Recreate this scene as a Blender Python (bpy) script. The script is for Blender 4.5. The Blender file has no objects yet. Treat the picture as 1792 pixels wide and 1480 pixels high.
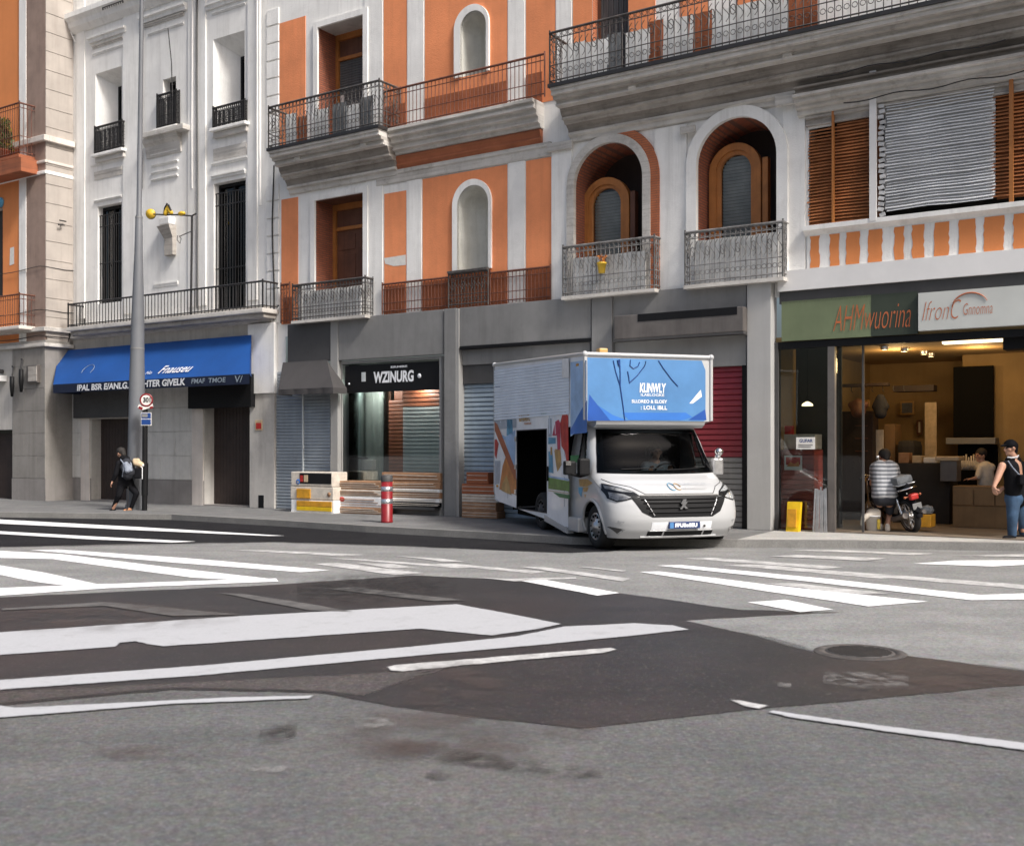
import bpy, bmesh, math, random
from mathutils import Vector, Matrix, noise
random.seed(7)
sc = bpy.context.scene
COL = sc.collection
PI = math.pi
R = math.radians

# ------------------------------------------------------------------ camera model
FPX, CX, HY, CH = 1900.0, 896.0, 785.0, 1.55      # focal (photo px), centre x, horizon y, camera height
SW = 0.12                                          # pavement height
def G(px, py, z=0.0):
    Y = FPX * (CH - z) / (py - HY)
    return Vector(((px - CX) / FPX * Y, Y, z))
# facade frame: local x along the street, local y into the wall, z up
VPX = -1950.0
_t = (VPX - CX) / FPX
_l = math.hypot(_t, 1)
DX, DY = -_t / _l, -1 / _l
F0 = Vector(((800 - CX) / FPX * 23.0, 23.0, 0))
FR = Matrix.Translation(F0) @ Matrix.Rotation(math.atan2(DY, DX), 4, 'Z')
NX, NY = -DY, DX                                   # world direction of local +y
WORLD = Matrix.Identity(4)
def U(px, y=0.0):
    t = (px - CX) / FPX
    ax, ay = F0.x + y * NX, F0.y + y * NY
    return (ax - t * ay) / (t * DY - DX)
def DEP(u, y=0.0):
    return F0.y + u * DY + y * NY
def Z(px, py, y=0.0):
    return CH - (py - HY) / FPX * DEP(U(px, y), y)
def UZ(px, py, y=0.0):
    return (U(px, y), Z(px, py, y))
def PXU(u, y=0.0):
    w = FR @ Vector((u, y, 0)); return CX + FPX * w.x / w.y

# ------------------------------------------------------------------ materials
def s2l(c):
    return tuple(((v / 255) / 12.92 if v / 255 <= .04045 else ((v / 255 + .055) / 1.055) ** 2.4) for v in c)
MATS = {}
def mk(name, col, rough=.7, var=.18, scale=2.0, bump=.15, bscale=60, streak=0, scol=(.10, .085, .07), sdir='z', sscale=5,
       metal=0, fine=.0, coat=0, stain=0, spec=.5):
    m = bpy.data.materials.new(name); m.use_nodes = True
    nt = m.node_tree; N = nt.nodes; L = nt.links
    b = N['Principled BSDF']
    b.inputs['Roughness'].default_value = rough; b.inputs['Metallic'].default_value = metal
    b.inputs['Coat Weight'].default_value = coat
    b.inputs['Specular IOR Level'].default_value = spec
    tc = N.new('ShaderNodeTexCoord')
    n1 = N.new('ShaderNodeTexNoise'); n1.inputs['Scale'].default_value = scale; n1.inputs['Detail'].default_value = 6; n1.inputs['Roughness'].default_value = .62
    L.new(tc.outputs['Object'], n1.inputs['Vector'])
    mr = N.new('ShaderNodeMapRange'); mr.inputs[1].default_value = .3; mr.inputs[2].default_value = .7
    mr.inputs[3].default_value = 1 - var; mr.inputs[4].default_value = 1 + var * .6
    L.new(n1.outputs['Fac'], mr.inputs[0])
    mul = N.new('ShaderNodeMix'); mul.data_type = 'RGBA'; mul.blend_type = 'MULTIPLY'; mul.inputs['Factor'].default_value = 1
    mul.inputs['A'].default_value = (*col, 1)
    L.new(mr.outputs[0], mul.inputs['B'])
    out = mul.outputs['Result']
    def mixto(c, fac_socket, out):
        mx = N.new('ShaderNodeMix'); mx.data_type = 'RGBA'
        L.new(fac_socket, mx.inputs['Factor']); L.new(out, mx.inputs['A']); mx.inputs['B'].default_value = (*c, 1)
        return mx.outputs['Result']
    if streak:
        mp = N.new('ShaderNodeMapping')
        mp.inputs['Scale'].default_value = (sscale, sscale, .35) if sdir == 'z' else (.5, .5, sscale * 1.6)
        L.new(tc.outputs['Object'], mp.inputs['Vector'])
        n2 = N.new('ShaderNodeTexNoise'); n2.inputs['Scale'].default_value = 1.0; n2.inputs['Detail'].default_value = 5; n2.inputs['Roughness'].default_value = .7
        L.new(mp.outputs[0], n2.inputs['Vector'])
        r2 = N.new('ShaderNodeMapRange'); r2.inputs[1].default_value = .48; r2.inputs[2].default_value = .78; r2.inputs[3].default_value = 0; r2.inputs[4].default_value = streak
        L.new(n2.outputs['Fac'], r2.inputs[0])
        out = mixto(scol, r2.outputs[0], out)
    if stain:
        n4 = N.new('ShaderNodeTexNoise'); n4.inputs['Scale'].default_value = scale * 2.7; n4.inputs['Detail'].default_value = 9; n4.inputs['Roughness'].default_value = .75
        L.new(tc.outputs['Object'], n4.inputs['Vector'])
        r4 = N.new('ShaderNodeMapRange'); r4.inputs[1].default_value = .52; r4.inputs[2].default_value = .74; r4.inputs[4].default_value = stain
        L.new(n4.outputs['Fac'], r4.inputs[0])
        out = mixto(scol, r4.outputs[0], out)
    if fine:
        n3 = N.new('ShaderNodeTexNoise'); n3.inputs['Scale'].default_value = bscale; n3.inputs['Detail'].default_value = 3
        L.new(tc.outputs['Object'], n3.inputs['Vector'])
        r3 = N.new('ShaderNodeMapRange'); r3.inputs[1].default_value = .3; r3.inputs[2].default_value = .7; r3.inputs[3].default_value = 1 - fine; r3.inputs[4].default_value = 1 + fine
        L.new(n3.outputs['Fac'], r3.inputs[0])
        m3 = N.new('ShaderNodeMix'); m3.data_type = 'RGBA'; m3.blend_type = 'MULTIPLY'; m3.inputs['Factor'].default_value = 1
        L.new(out, m3.inputs['A']); L.new(r3.outputs[0], m3.inputs['B']); out = m3.outputs['Result']
    L.new(out, b.inputs['Base Color'])
    if bump:
        nb = N.new('ShaderNodeTexNoise'); nb.inputs['Scale'].default_value = bscale; nb.inputs['Detail'].default_value = 5
        L.new(tc.outputs['Object'], nb.inputs['Vector'])
        bp = N.new('ShaderNodeBump'); bp.inputs['Strength'].default_value = bump; bp.inputs['Distance'].default_value = .02
        L.new(nb.outputs['Fac'], bp.inputs['Height']); L.new(bp.outputs[0], b.inputs['Normal'])
    MATS[name] = m
    return m
def brick(name, c1, c2, mortar, w=.24, h=.065, ms=.012, rough=.85):
    m = mk(name, c1, rough, bump=0); nt = m.node_tree; N = nt.nodes; L = nt.links; b = N['Principled BSDF']
    tc = N.new('ShaderNodeTexCoord'); sp = N.new('ShaderNodeSeparateXYZ'); ad = N.new('ShaderNodeMath'); cb = N.new('ShaderNodeCombineXYZ')
    L.new(tc.outputs['Object'], sp.inputs[0]); L.new(sp.outputs[0], ad.inputs[0]); L.new(sp.outputs[1], ad.inputs[1])
    L.new(ad.outputs[0], cb.inputs[0]); L.new(sp.outputs[2], cb.inputs[1])
    br = N.new('ShaderNodeTexBrick'); br.inputs['Scale'].default_value = 1; br.inputs['Brick Width'].default_value = w; br.inputs['Row Height'].default_value = h
    br.inputs['Mortar Size'].default_value = ms; br.inputs['Color1'].default_value = (*c1, 1); br.inputs['Color2'].default_value = (*c2, 1); br.inputs['Mortar'].default_value = (*mortar, 1)
    L.new(cb.outputs[0], br.inputs['Vector'])
    old = b.inputs['Base Color'].links[0].from_node
    old.inputs['A'].default_value = (*c1, 1)
    L.new(br.outputs['Color'], old.inputs['A'])
    bp = N.new('ShaderNodeBump'); bp.inputs['Strength'].default_value = .5; bp.inputs['Distance'].default_value = .01; bp.invert = True
    L.new(br.outputs['Fac'], bp.inputs['Height']); L.new(bp.outputs[0], b.inputs['Normal'])
    return m
def glass(name, tint=(.8, .85, .85), refl=1.0, rough=.02):
    m = bpy.data.materials.new(name); m.use_nodes = True
    nt = m.node_tree; N = nt.nodes; L = nt.links; N.remove(N['Principled BSDF'])
    out = N['Material Output']
    tr = N.new('ShaderNodeBsdfTransparent'); tr.inputs[0].default_value = (*tint, 1)
    gl = N.new('ShaderNodeBsdfGlossy'); gl.inputs['Roughness'].default_value = rough; gl.inputs['Color'].default_value = (refl, refl, refl, 1)
    fr = N.new('ShaderNodeFresnel'); fr.inputs['IOR'].default_value = 1.5
    ns = N.new('ShaderNodeTexNoise'); ns.inputs['Scale'].default_value = .9
    bp = N.new('ShaderNodeBump'); bp.inputs['Strength'].default_value = .08; bp.inputs['Distance'].default_value = .05
    L.new(ns.outputs['Fac'], bp.inputs['Height']); L.new(bp.outputs[0], gl.inputs['Normal'])
    mx = N.new('ShaderNodeMixShader')
    L.new(fr.outputs[0], mx.inputs[0]); L.new(tr.outputs[0], mx.inputs[1]); L.new(gl.outputs[0], mx.inputs[2]); L.new(mx.outputs[0], out.inputs[0])
    MATS[name] = m
    return m
def emit(name, col, s):
    m = mk(name, col, .5, bump=0); b = m.node_tree.nodes['Principled BSDF']
    b.inputs['Emission Color'].default_value = (*col, 1); b.inputs['Emission Strength'].default_value = s
    return m

mk('white_stucco', (.87, .855, .825), .85, var=.11, scale=.9, bump=.25, bscale=40, streak=.42, scol=(.42, .40, .37), stain=.22)
mk('dirty_stucco', (.60, .57, .53), .9, var=.22, scale=1.6, bump=.3, bscale=35, streak=.55, scol=(.16, .13, .10), sdir='x', sscale=9, stain=.5)
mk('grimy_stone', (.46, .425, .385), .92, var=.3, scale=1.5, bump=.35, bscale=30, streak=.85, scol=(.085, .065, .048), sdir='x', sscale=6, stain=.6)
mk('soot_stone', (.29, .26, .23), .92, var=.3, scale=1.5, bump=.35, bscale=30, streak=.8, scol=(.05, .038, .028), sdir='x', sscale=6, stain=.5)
mk('ashlar_pale', (.62, .60, .56), .85, var=.16, scale=1.1, bump=.25, bscale=40, streak=.4, scol=(.22, .2, .18), stain=.25)
mk('dado', (.36, .11, .045), .88, var=.35, scale=1.6, bump=.3, bscale=30, streak=.6, scol=(.15, .045, .02), sdir='x', sscale=9, stain=.4)
mk('limewash', (.80, .795, .78), .9, var=.18, scale=3, bump=.08, bscale=30, streak=.6, scol=(.18, .17, .155), sscale=5, stain=.3)
mk('iron_pale', (.22, .212, .205), .65, var=.5, scale=9, bump=.15, stain=.6, scol=(.05, .04, .035))
mk('blind_grey', (.30, .30, .30), .7, var=.25, scale=3, bump=0, streak=.3, scol=(.14, .14, .14), sdir='x')
mk('cream_return', (.43, .385, .345), .85, var=.14, scale=1.4, bump=.25, bscale=50, streak=.35, scol=(.22, .18, .15))
mk('ashlar', (.265, .248, .228), .85, var=.18, scale=1.1, bump=.25, bscale=40, streak=.45, scol=(.11, .10, .085), stain=.3)
mk('print_grey', (.42, .47, .54), .4, var=.3, scale=4, bump=0)
mk('print_sky', (.36, .54, .80), .4, var=.3, scale=2, bump=0)
mk('sheet_grey', (.55, .555, .56), .7, var=.3, scale=1.4, bump=.1, streak=.4, scol=(.16, .16, .165), sdir='x', sscale=5)
mk('sheet_rust', (.20, .070, .022), .8, var=.5, scale=1.6, bump=.1, streak=.5, scol=(.05, .018, .008))
mk('cream_stone', (.66, .60, .545), .85, var=.14, scale=1.4, bump=.25, bscale=50, streak=.35, scol=(.3, .25, .21))
mk('brown_stone', (.33, .235, .19), .85, var=.2, scale=2, bump=.25, bscale=50, streak=.4, scol=(.16, .11, .09))
mk('ground_stone', (.52, .495, .46), .85, var=.16, scale=1.1, bump=.25, bscale=40, streak=.45, scol=(.16, .14, .12), stain=.25)
mk('base_stone', (.27, .25, .235), .85, var=.2, scale=1.5, bump=.25, bscale=40, streak=.45, scol=(.1, .09, .08))
mk('orange_stucco', (.84, .295, .125), .88, var=.2, scale=.7, bump=.3, bscale=40, streak=.4, scol=(.56, .19, .085), stain=.22)
mk('amber_stucco', (.74, .26, .085), .88, var=.10, scale=.7, bump=.2, bscale=50, streak=.2, scol=(.42, .15, .05))
mk('rust_band', (.36, .115, .05), .85, var=.25, scale=2, bump=.25, bscale=40, streak=.6, scol=(.10, .045, .03), sdir='x', sscale=10)
brick('red_brick', (.36, .105, .05), (.28, .08, .04), (.17, .075, .05), w=.22, h=.05, ms=.010)
brick('orange_brick', (.52, .17, .075), (.46, .14, .06), (.30, .12, .07), w=.3, h=.045, ms=.007)
mk('niche_grey', (.62, .61, .56), .85, var=.2, scale=1.5, bump=.25, streak=.5, scol=(.35, .33, .25), stain=.25)
mk('wood_amber', (.42, .16, .04), .5, var=.25, scale=3, bump=.1, bscale=20, streak=.5, scol=(.2, .07, .02), sscale=14)
mk('wood_brown', (.14, .055, .03), .6, var=.3, scale=3, bump=.15, bscale=20, streak=.5, scol=(.04, .02, .012), sscale=14)
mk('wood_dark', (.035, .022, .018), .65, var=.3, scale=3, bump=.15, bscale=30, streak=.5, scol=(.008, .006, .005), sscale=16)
mk('iron', (.022, .021, .022), .55, var=.3, scale=5, bump=.1, stain=.25, scol=(.09, .05, .03))
mk('iron_worn', (.07, .065, .062), .65, var=.5, scale=9, bump=.15, stain=.5, scol=(.20, .12, .08))
mk('iron_red', (.15, .055, .033), .65, var=.4, scale=9, bump=.15, stain=.5, scol=(.05, .025, .02))
mk('black', (.009, .009, .010), .55, var=.2, bump=0, spec=.2)
mk('void', (.006, .006, .006), .9, var=.1, bump=0, spec=.1)
mk('curtain_dark', (.05, .047, .045), .9, var=.3, scale=2, bump=0, streak=.6, scol=(.012, .011, .011), sscale=14)
mk('curtain_grey', (.12, .12, .12), .9, var=.2, bump=0, streak=.6, scol=(.04, .04, .045), sscale=18)
mk('grey_panel', (.215, .212, .207), .55, var=.18, scale=1.2, bump=.08, bscale=70, streak=.45, scol=(.11, .105, .10), stain=.25)
mk('grey_light', (.30, .295, .285), .6, var=.12, scale=1.2, bump=.08, streak=.3, scol=(.17, .165, .16))
mk('grey_pier', (.40, .395, .385), .6, var=.10, scale=1.2, bump=.08, streak=.3, scol=(.24, .23, .22))
mk('grey_dark', (.06, .058, .058), .6, var=.2, bump=.06, streak=.25, scol=(.03, .03, .03))
mk('taupe_metal', (.17, .152, .14), .4, var=.25, scale=2, bump=.04, streak=.5, scol=(.06, .053, .05), metal=.35)
mk('shutter_grey', (.34, .37, .40), .45, var=.2, scale=1.5, bump=.04, streak=.3, scol=(.09, .1, .11), metal=.4)
mk('shutter_pale', (.66, .69, .69), .45, var=.15, scale=1.5, bump=.04, streak=.2, scol=(.2, .22, .22), metal=.25)
mk('shutter_blue', (.32, .38, .43), .42, var=.2, scale=1.5, bump=.04, streak=.3, scol=(.09, .11, .13), metal=.35)
mk('shutter_red', (.23, .022, .035), .5, var=.25, scale=1.5, bump=.04, streak=.3, scol=(.07, .01, .014))
mk('shutter_orange', (.40, .125, .06), .5, var=.25, scale=2.5, bump=.04, streak=.4, scol=(.15, .05, .03))
mk('blind_brown', (.50, .185, .065), .6, var=.45, scale=2.2, bump=.08, streak=.5, scol=(.12, .045, .016), sscale=4)
mk('blind_silver', (.74, .75, .765), .5, var=.2, scale=1.3, bump=.05, streak=.2, scol=(.4, .4, .41))
mk('awning_blue', (.004, .062, .255), .7, var=.15, scale=1.0, bump=.1, bscale=25)
mk('awning_navy', (.004, .010, .034), .7, var=.15, bump=.05)
mk('awning_grey', (.052, .048, .048), .75, var=.18, scale=2, bump=.1, bscale=30)
mk('letter_white', (.82, .83, .85), .6, var=.12, scale=25, bump=0)
mk('letter_faint', (.30, .36, .42), .6, var=.3, scale=25, bump=0)
mk('letter_orange', (.48, .13, .045), .6, var=.15, bump=0)
mk('sign_green', (.165, .20, .11), .55, var=.2, scale=1, bump=.03, streak=.3, scol=(.1, .14, .06))
mk('sign_olive', (.035, .045, .03), .55, var=.3, scale=1, bump=.03)
mk('sign_pale', (.55, .56, .53), .5, var=.1, scale=1, bump=.03)
mk('white_paint', (.76, .745, .73), .5, var=.06, scale=2, bump=.04)
mk('lamp_grey', (.145, .152, .165), .5, var=.10, scale=1.5, bump=.05, streak=.25, scol=(.2, .2, .21))
mk('yellow', (.66, .42, .03), .5, var=.25, scale=12, bump=.1)
mk('red_paint', (.22, .010, .013), .4, var=.2, scale=8, bump=.05, stain=.25, scol=(.16, .012, .012))
mk('silver', (.62, .62, .63), .3, var=.2, scale=10, bump=.03, metal=.85)
mk('chrome', (.75, .75, .76), .12, var=.1, bump=0, metal=1)
mk('rubber', (.018, .018, .018), .8, var=.3, scale=10, bump=.15)
mk('van_white', (.45, .455, .46), .28, var=.025, scale=1.5, bump=0, coat=.5, stain=.0)
mk('van_grey', (.76, .82, .90), .5, var=.12, scale=1.2, bump=.03, streak=.35, scol=(.46, .52, .60), sdir='x', sscale=7)
mk('van_pale', (.87, .89, .92), .4, var=.12, scale=2.0, bump=0, coat=.3)
mk('van_blue', (.075, .215, .45), .4, var=.22, scale=1.1, bump=0, coat=.4)
mk('van_blue_mid', (.035, .17, .55), .35, var=.2, scale=1.2, bump=0, coat=.4)
mk('van_blue_deep', (.012, .075, .33), .35, var=.15, bump=0, coat=.4)
mk('ink_blue', (.012, .05, .2), .4, var=.1, bump=0)
mk('print_orange', (.60, .22, .05), .4, var=.35, scale=5, bump=0, streak=.4, scol=(.35, .10, .02))
mk('print_rust', (.38, .10, .035), .4, var=.25, scale=5, bump=0)
mk('print_red', (.50, .03, .025), .4, var=.35, scale=7, bump=0)
mk('print_pink', (.50, .03, .09), .4, var=.35, scale=7, bump=0)
mk('print_green', (.12, .26, .05), .4, var=.5, scale=6, bump=0)
mk('print_dgreen', (.02, .20, .06), .4, var=.2, bump=0)
mk('print_blue', (.10, .32, .50), .4, var=.4, scale=6, bump=0)
mk('print_gold', (.50, .30, .10), .4, var=.35, scale=7, bump=0)
mk('teal', (.02, .28, .42), .6, var=.35, scale=9, bump=.1)
mk('headlamp', (.46, .47, .48), .2, var=.55, scale=16, bump=.25, bscale=20, metal=.1)
mk('plate_blue', (.015, .035, .12), .4, var=.2, bump=0)
mk('skin', (.50, .27, .18), .55, var=.1, scale=6, bump=.05)
mk('hair_dark', (.018, .014, .012), .7, var=.3, scale=20, bump=.4, bscale=90)
mk('cloth_black', (.010, .010, .012), .9, var=.3, scale=8, bump=.2, bscale=70, spec=.1)
mk('cloth_navy', (.020, .022, .030), .85, var=.3, scale=7, bump=.2, bscale=70)
mk('denim', (.036, .078, .145), .85, var=.45, scale=5, bump=.25, bscale=90)
mk('cloth_grey', (.16, .17, .18), .85, var=.3, scale=8, bump=.2, bscale=70)
mk('cloth_white', (.6, .6, .62), .85, var=.15, scale=8, bump=.15)
mk('pack_grey', (.24, .27, .33), .7, var=.4, scale=14, bump=.2)
mk('tan', (.55, .42, .27), .8, var=.25, scale=8, bump=.2)
mk('shoe_tan', (.42, .20, .10), .7, var=.2, bump=.1)
mk('card_brown', (.36, .20, .11), .8, var=.35, scale=5, bump=.15, streak=.4, scol=(.16, .08, .045), sdir='x', sscale=14)
mk('card_pale', (.62, .56, .48), .75, var=.25, scale=6, bump=.1, stain=.3, scol=(.35, .24, .14))
mk('plastic_white', (.78, .78, .78), .45, var=.12, scale=5, bump=.05, stain=.2, scol=(.42, .36, .28))
mk('amber_box', (.62, .30, .02), .45, var=.3, scale=6, bump=.05)
mk('yellow_box', (.72, .47, .01), .45, var=.15, scale=6, bump=.05)
mk('wood_red', (.40, .075, .055), .5, var=.35, scale=3, bump=.1, streak=.55, scol=(.07, .012, .012), sdir='x', sscale=12)
mk('shop_wall', (.36, .24, .105), .85, var=.25, scale=.8, bump=.1, streak=.3, scol=(.2, .12, .04))
mk('shop_floor', (.20, .16, .12), .6, var=.2, bump=.05)
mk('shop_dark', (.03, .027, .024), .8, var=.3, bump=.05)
mk('shop_wood', (.22, .13, .055), .6, var=.25, scale=2, bump=.06, streak=.4, scol=(.1, .055, .022), sscale=8)
mk('paper', (.72, .70, .66), .7, var=.1, scale=12, bump=0)
mk('curtain_teal', (.42, .53, .51), .8, var=.1, bump=0, streak=.45, scol=(.2, .27, .25), sscale=7)
mk('curtain_sage', (.36, .40, .37), .8, var=.15, bump=0, streak=.5, scol=(.13, .17, .14), sscale=9)
mk('leaf', (.07, .11, .025), .6, var=.5, scale=20, bump=.1)
mk('leaf_yellow', (.42, .30, .03), .6, var=.4, scale=20, bump=.1)
mk('terracotta', (.42, .13, .06), .8, var=.2, bump=.1)
mk('beige_wall', (.42, .40, .37), .85, var=.15, scale=.6, bump=.1)
mk('kerb_stone', (.20, .195, .185), .85, var=.2, scale=2.5, bump=.2, bscale=50, fine=.15)
def striped(name, c1, c2, per):
    m = mk(name, c1, .85, var=.2, scale=6, bump=.2, bscale=80); nt = m.node_tree; N = nt.nodes; L = nt.links
    tc = N.new('ShaderNodeTexCoord'); wv = N.new('ShaderNodeTexWave'); wv.bands_direction = 'Z'; wv.inputs['Scale'].default_value = per; wv.inputs['Distortion'].default_value = 1.2; wv.inputs['Detail'].default_value = 2
    L.new(tc.outputs['Object'], wv.inputs['Vector']); mx = N.new('ShaderNodeMix'); mx.data_type = 'RGBA'; mx.inputs['A'].default_value = (*c1, 1); mx.inputs['B'].default_value = (*c2, 1)
    mr = N.new('ShaderNodeMapRange'); mr.inputs[1].default_value = .4; mr.inputs[2].default_value = .6; L.new(wv.outputs['Fac'], mr.inputs[0]); L.new(mr.outputs[0], mx.inputs['Factor'])
    old = N['Principled BSDF'].inputs['Base Color'].links[0].from_node; L.new(mx.outputs['Result'], old.inputs['A'])
striped('shirt_stripes', (.50, .51, .53), (.17, .18, .20), 4.6)
def soft_stain(name, col, amt, ns=6):
    m = bpy.data.materials.new(name); m.use_nodes = True; nt = m.node_tree; N = nt.nodes; L = nt.links; b = N['Principled BSDF']
    b.inputs['Base Color'].default_value = (*col, 1); b.inputs['Roughness'].default_value = .85
    tc = N.new('ShaderNodeTexCoord'); mp = N.new('ShaderNodeMapping'); mp.inputs['Location'].default_value = (-1, -1, 0); mp.inputs['Scale'].default_value = (2, 2, 0)
    L.new(tc.outputs['Generated'], mp.inputs[0]); gr = N.new('ShaderNodeTexGradient'); gr.gradient_type = 'SPHERICAL'; L.new(mp.outputs[0], gr.inputs[0])
    n = N.new('ShaderNodeTexNoise'); n.inputs['Scale'].default_value = ns; n.inputs['Detail'].default_value = 8; n.inputs['Roughness'].default_value = .7; L.new(tc.outputs['Object'], n.inputs['Vector'])
    mr = N.new('ShaderNodeMapRange'); mr.inputs[1].default_value = .42; mr.inputs[2].default_value = .62; L.new(n.outputs['Fac'], mr.inputs[0])
    r2 = N.new('ShaderNodeMapRange'); r2.inputs[1].default_value = .0; r2.inputs[2].default_value = .45; L.new(gr.outputs['Fac'], r2.inputs[0])
    mu = N.new('ShaderNodeMath'); mu.operation = 'MULTIPLY'; L.new(mr.outputs[0], mu.inputs[0]); L.new(r2.outputs[0], mu.inputs[1])
    m2 = N.new('ShaderNodeMath'); m2.operation = 'MULTIPLY'; L.new(mu.outputs[0], m2.inputs[0]); m2.inputs[1].default_value = amt
    L.new(m2.outputs[0], b.inputs['Alpha']); MATS[name] = m
soft_stain('stain_dark', (.045, .038, .035), .7); soft_stain('stain_brown', (.095, .068, .06), .35, 2.2); soft_stain('stain_pale', (.30, .29, .28), .45, 9); soft_stain('stain_black', (.02, .019, .019), .6, 5)
glass('shop_glass', (.86, .90, .89), .9)
glass('window_glass', (.45, .47, .47), .9)
glass('screen_glass', (.36, .40, .42), .28)
glass('lens_glass', (.92, .92, .92), .8)
emit('warm_bulb', (1.0, .72, .35), 14.0)
emit('warm_tube', (1.0, .80, .50), 3.0)

def feather(m, ns):
    nt = m.node_tree; N = nt.nodes; L = nt.links; b = N['Principled BSDF']
    at = N.new('ShaderNodeAttribute'); at.attribute_name = 'edge'
    tc = N.new('ShaderNodeTexCoord'); n = N.new('ShaderNodeTexNoise'); n.inputs['Scale'].default_value = ns; n.inputs['Detail'].default_value = 7; n.inputs['Roughness'].default_value = .7
    L.new(tc.outputs['Object'], n.inputs['Vector'])
    ad = N.new('ShaderNodeMath'); ad.operation = 'MULTIPLY_ADD'; L.new(n.outputs['Fac'], ad.inputs[0]); ad.inputs[1].default_value = .9; L.new(at.outputs['Fac'], ad.inputs[2])
    mr = N.new('ShaderNodeMapRange'); mr.interpolation_type = 'SMOOTHSTEP'; mr.inputs[1].default_value = .62; mr.inputs[2].default_value = 1.22; L.new(ad.outputs[0], mr.inputs[0]); L.new(mr.outputs[0], b.inputs['Alpha'])
def ground_mat(name, col, tint, var, tv, fine, bump, rough=.88, scale=.35, crack=0.0, spec=.12, fe=0):
    m = bpy.data.materials.new(name); m.use_nodes = True; nt = m.node_tree; N = nt.nodes; L = nt.links; b = N['Principled BSDF']
    b.inputs['Roughness'].default_value = rough; b.inputs['Specular IOR Level'].default_value = spec
    tc = N.new('ShaderNodeTexCoord')
    def nz(s, d=6, r=.6, src=None):
        n = N.new('ShaderNodeTexNoise'); n.inputs['Scale'].default_value = s; n.inputs['Detail'].default_value = d; n.inputs['Roughness'].default_value = r
        L.new(src or tc.outputs['Object'], n.inputs['Vector']); return n
    def rng(sock, a, bb, c, d):
        r = N.new('ShaderNodeMapRange'); r.inputs[1].default_value = a; r.inputs[2].default_value = bb; r.inputs[3].default_value = c; r.inputs[4].default_value = d
        L.new(sock, r.inputs[0]); return r.outputs[0]
    def mul(a, bsock):
        x = N.new('ShaderNodeMix'); x.data_type = 'RGBA'; x.blend_type = 'MULTIPLY'; x.inputs['Factor'].default_value = 1
        L.new(a, x.inputs['A']); L.new(bsock, x.inputs['B']); return x.outputs['Result']
    mx = N.new('ShaderNodeMix'); mx.data_type = 'RGBA'; mx.inputs['A'].default_value = (*col, 1); mx.inputs['B'].default_value = (*tint, 1)
    L.new(rng(nz(scale).outputs['Fac'], .42, .66, 0, tv), mx.inputs['Factor'])
    o = mul(mx.outputs['Result'], rng(nz(scale * 4, 8, .7).outputs['Fac'], .3, .7, 1 - var, 1 + var))
    # traffic-direction wear
    mp = N.new('ShaderNodeMapping'); mp.inputs['Rotation'].default_value = (0, 0, R(8)); mp.inputs['Scale'].default_value = (.12, 1.6, 1)
    L.new(tc.outputs['Object'], mp.inputs['Vector'])
    o = mul(o, rng(nz(1.0, 5, .65, mp.outputs[0]).outputs['Fac'], .3, .7, 1 - var * .9, 1 + var * .8))
    fn = nz(75, 3, .75)
    o = mul(o, rng(fn.outputs['Fac'], .32, .68, 1 - fine, 1 + fine))
    vo = N.new('ShaderNodeTexVoronoi'); vo.inputs['Scale'].default_value = 85
    L.new(tc.outputs['Object'], vo.inputs['Vector'])
    sepc = N.new('ShaderNodeSeparateColor'); L.new(vo.outputs['Color'], sepc.inputs[0])
    o = mul(o, rng(sepc.outputs[0], 0, 1, 1 - fine * .8, 1 + fine * .8))
    # pale stone chips in the asphalt
    ch = N.new('ShaderNodeMix'); ch.data_type = 'RGBA'; L.new(o, ch.inputs['A']); ch.inputs['B'].default_value = (.42, .38, .35, 1)
    L.new(rng(sepc.outputs[1], .95, .99, 0, .16), ch.inputs['Factor']); o = ch.outputs['Result']
    cn = nz(14, 4, .7); hm = N.new('ShaderNodeMix'); hm.data_type = 'RGBA'; hm.blend_type = 'OVERLAY'; hm.inputs['Factor'].default_value = .22
    L.new(o, hm.inputs['A']); L.new(cn.outputs['Color'], hm.inputs['B']); o = hm.outputs['Result']
    o = mul(o, rng(nz(26, 5, .7).outputs['Fac'], .34, .66, 1 - fine * 1.3, 1 + fine * 1.3))
    if crack:
        n0 = nz(.8, 4); va = N.new('ShaderNodeVectorMath'); va.operation = 'MULTIPLY_ADD'
        L.new(n0.outputs['Color'], va.inputs[0]); va.inputs[1].default_value = (.9, .9, .9); L.new(tc.outputs['Object'], va.inputs[2])
        v2 = N.new('ShaderNodeTexVoronoi'); v2.feature = 'DISTANCE_TO_EDGE'; v2.inputs['Scale'].default_value = .22
        L.new(va.outputs[0], v2.inputs['Vector'])
        o = mul(o, rng(v2.outputs['Distance'], .0, .006, 1 - crack, 1))
    L.new(o, b.inputs['Base Color'])
    bp = N.new('ShaderNodeBump'); bp.inputs['Strength'].default_value = bump; bp.inputs['Distance'].default_value = .012
    L.new(fn.outputs['Fac'], bp.inputs['Height']); L.new(bp.outputs[0], b.inputs['Normal'])
    if fe: feather(m, fe)
    MATS[name] = m
ground_mat('asphalt_old', (.112, .113, .113), (.126, .116, .112), .13, .7, .17, .4, crack=.14)
ground_mat('asphalt_sunlit', (.205, .206, .203), (.235, .231, .222), .14, .7, .15, .4, fe=1.6)  # paler copy of the road, sunlight put into its colour
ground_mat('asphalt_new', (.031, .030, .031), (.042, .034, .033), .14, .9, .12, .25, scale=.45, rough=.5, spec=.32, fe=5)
ground_mat('asphalt_shaded', (.014, .014, .016), (.022, .022, .024), .14, .6, .2, .5, fe=3)  # near-black copy of the road, kerb-side shade put into its colour
ground_mat('asphalt_mid', (.075, .069, .068), (.085, .070, .066), .14, .7, .22, .5, fe=4)
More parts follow.
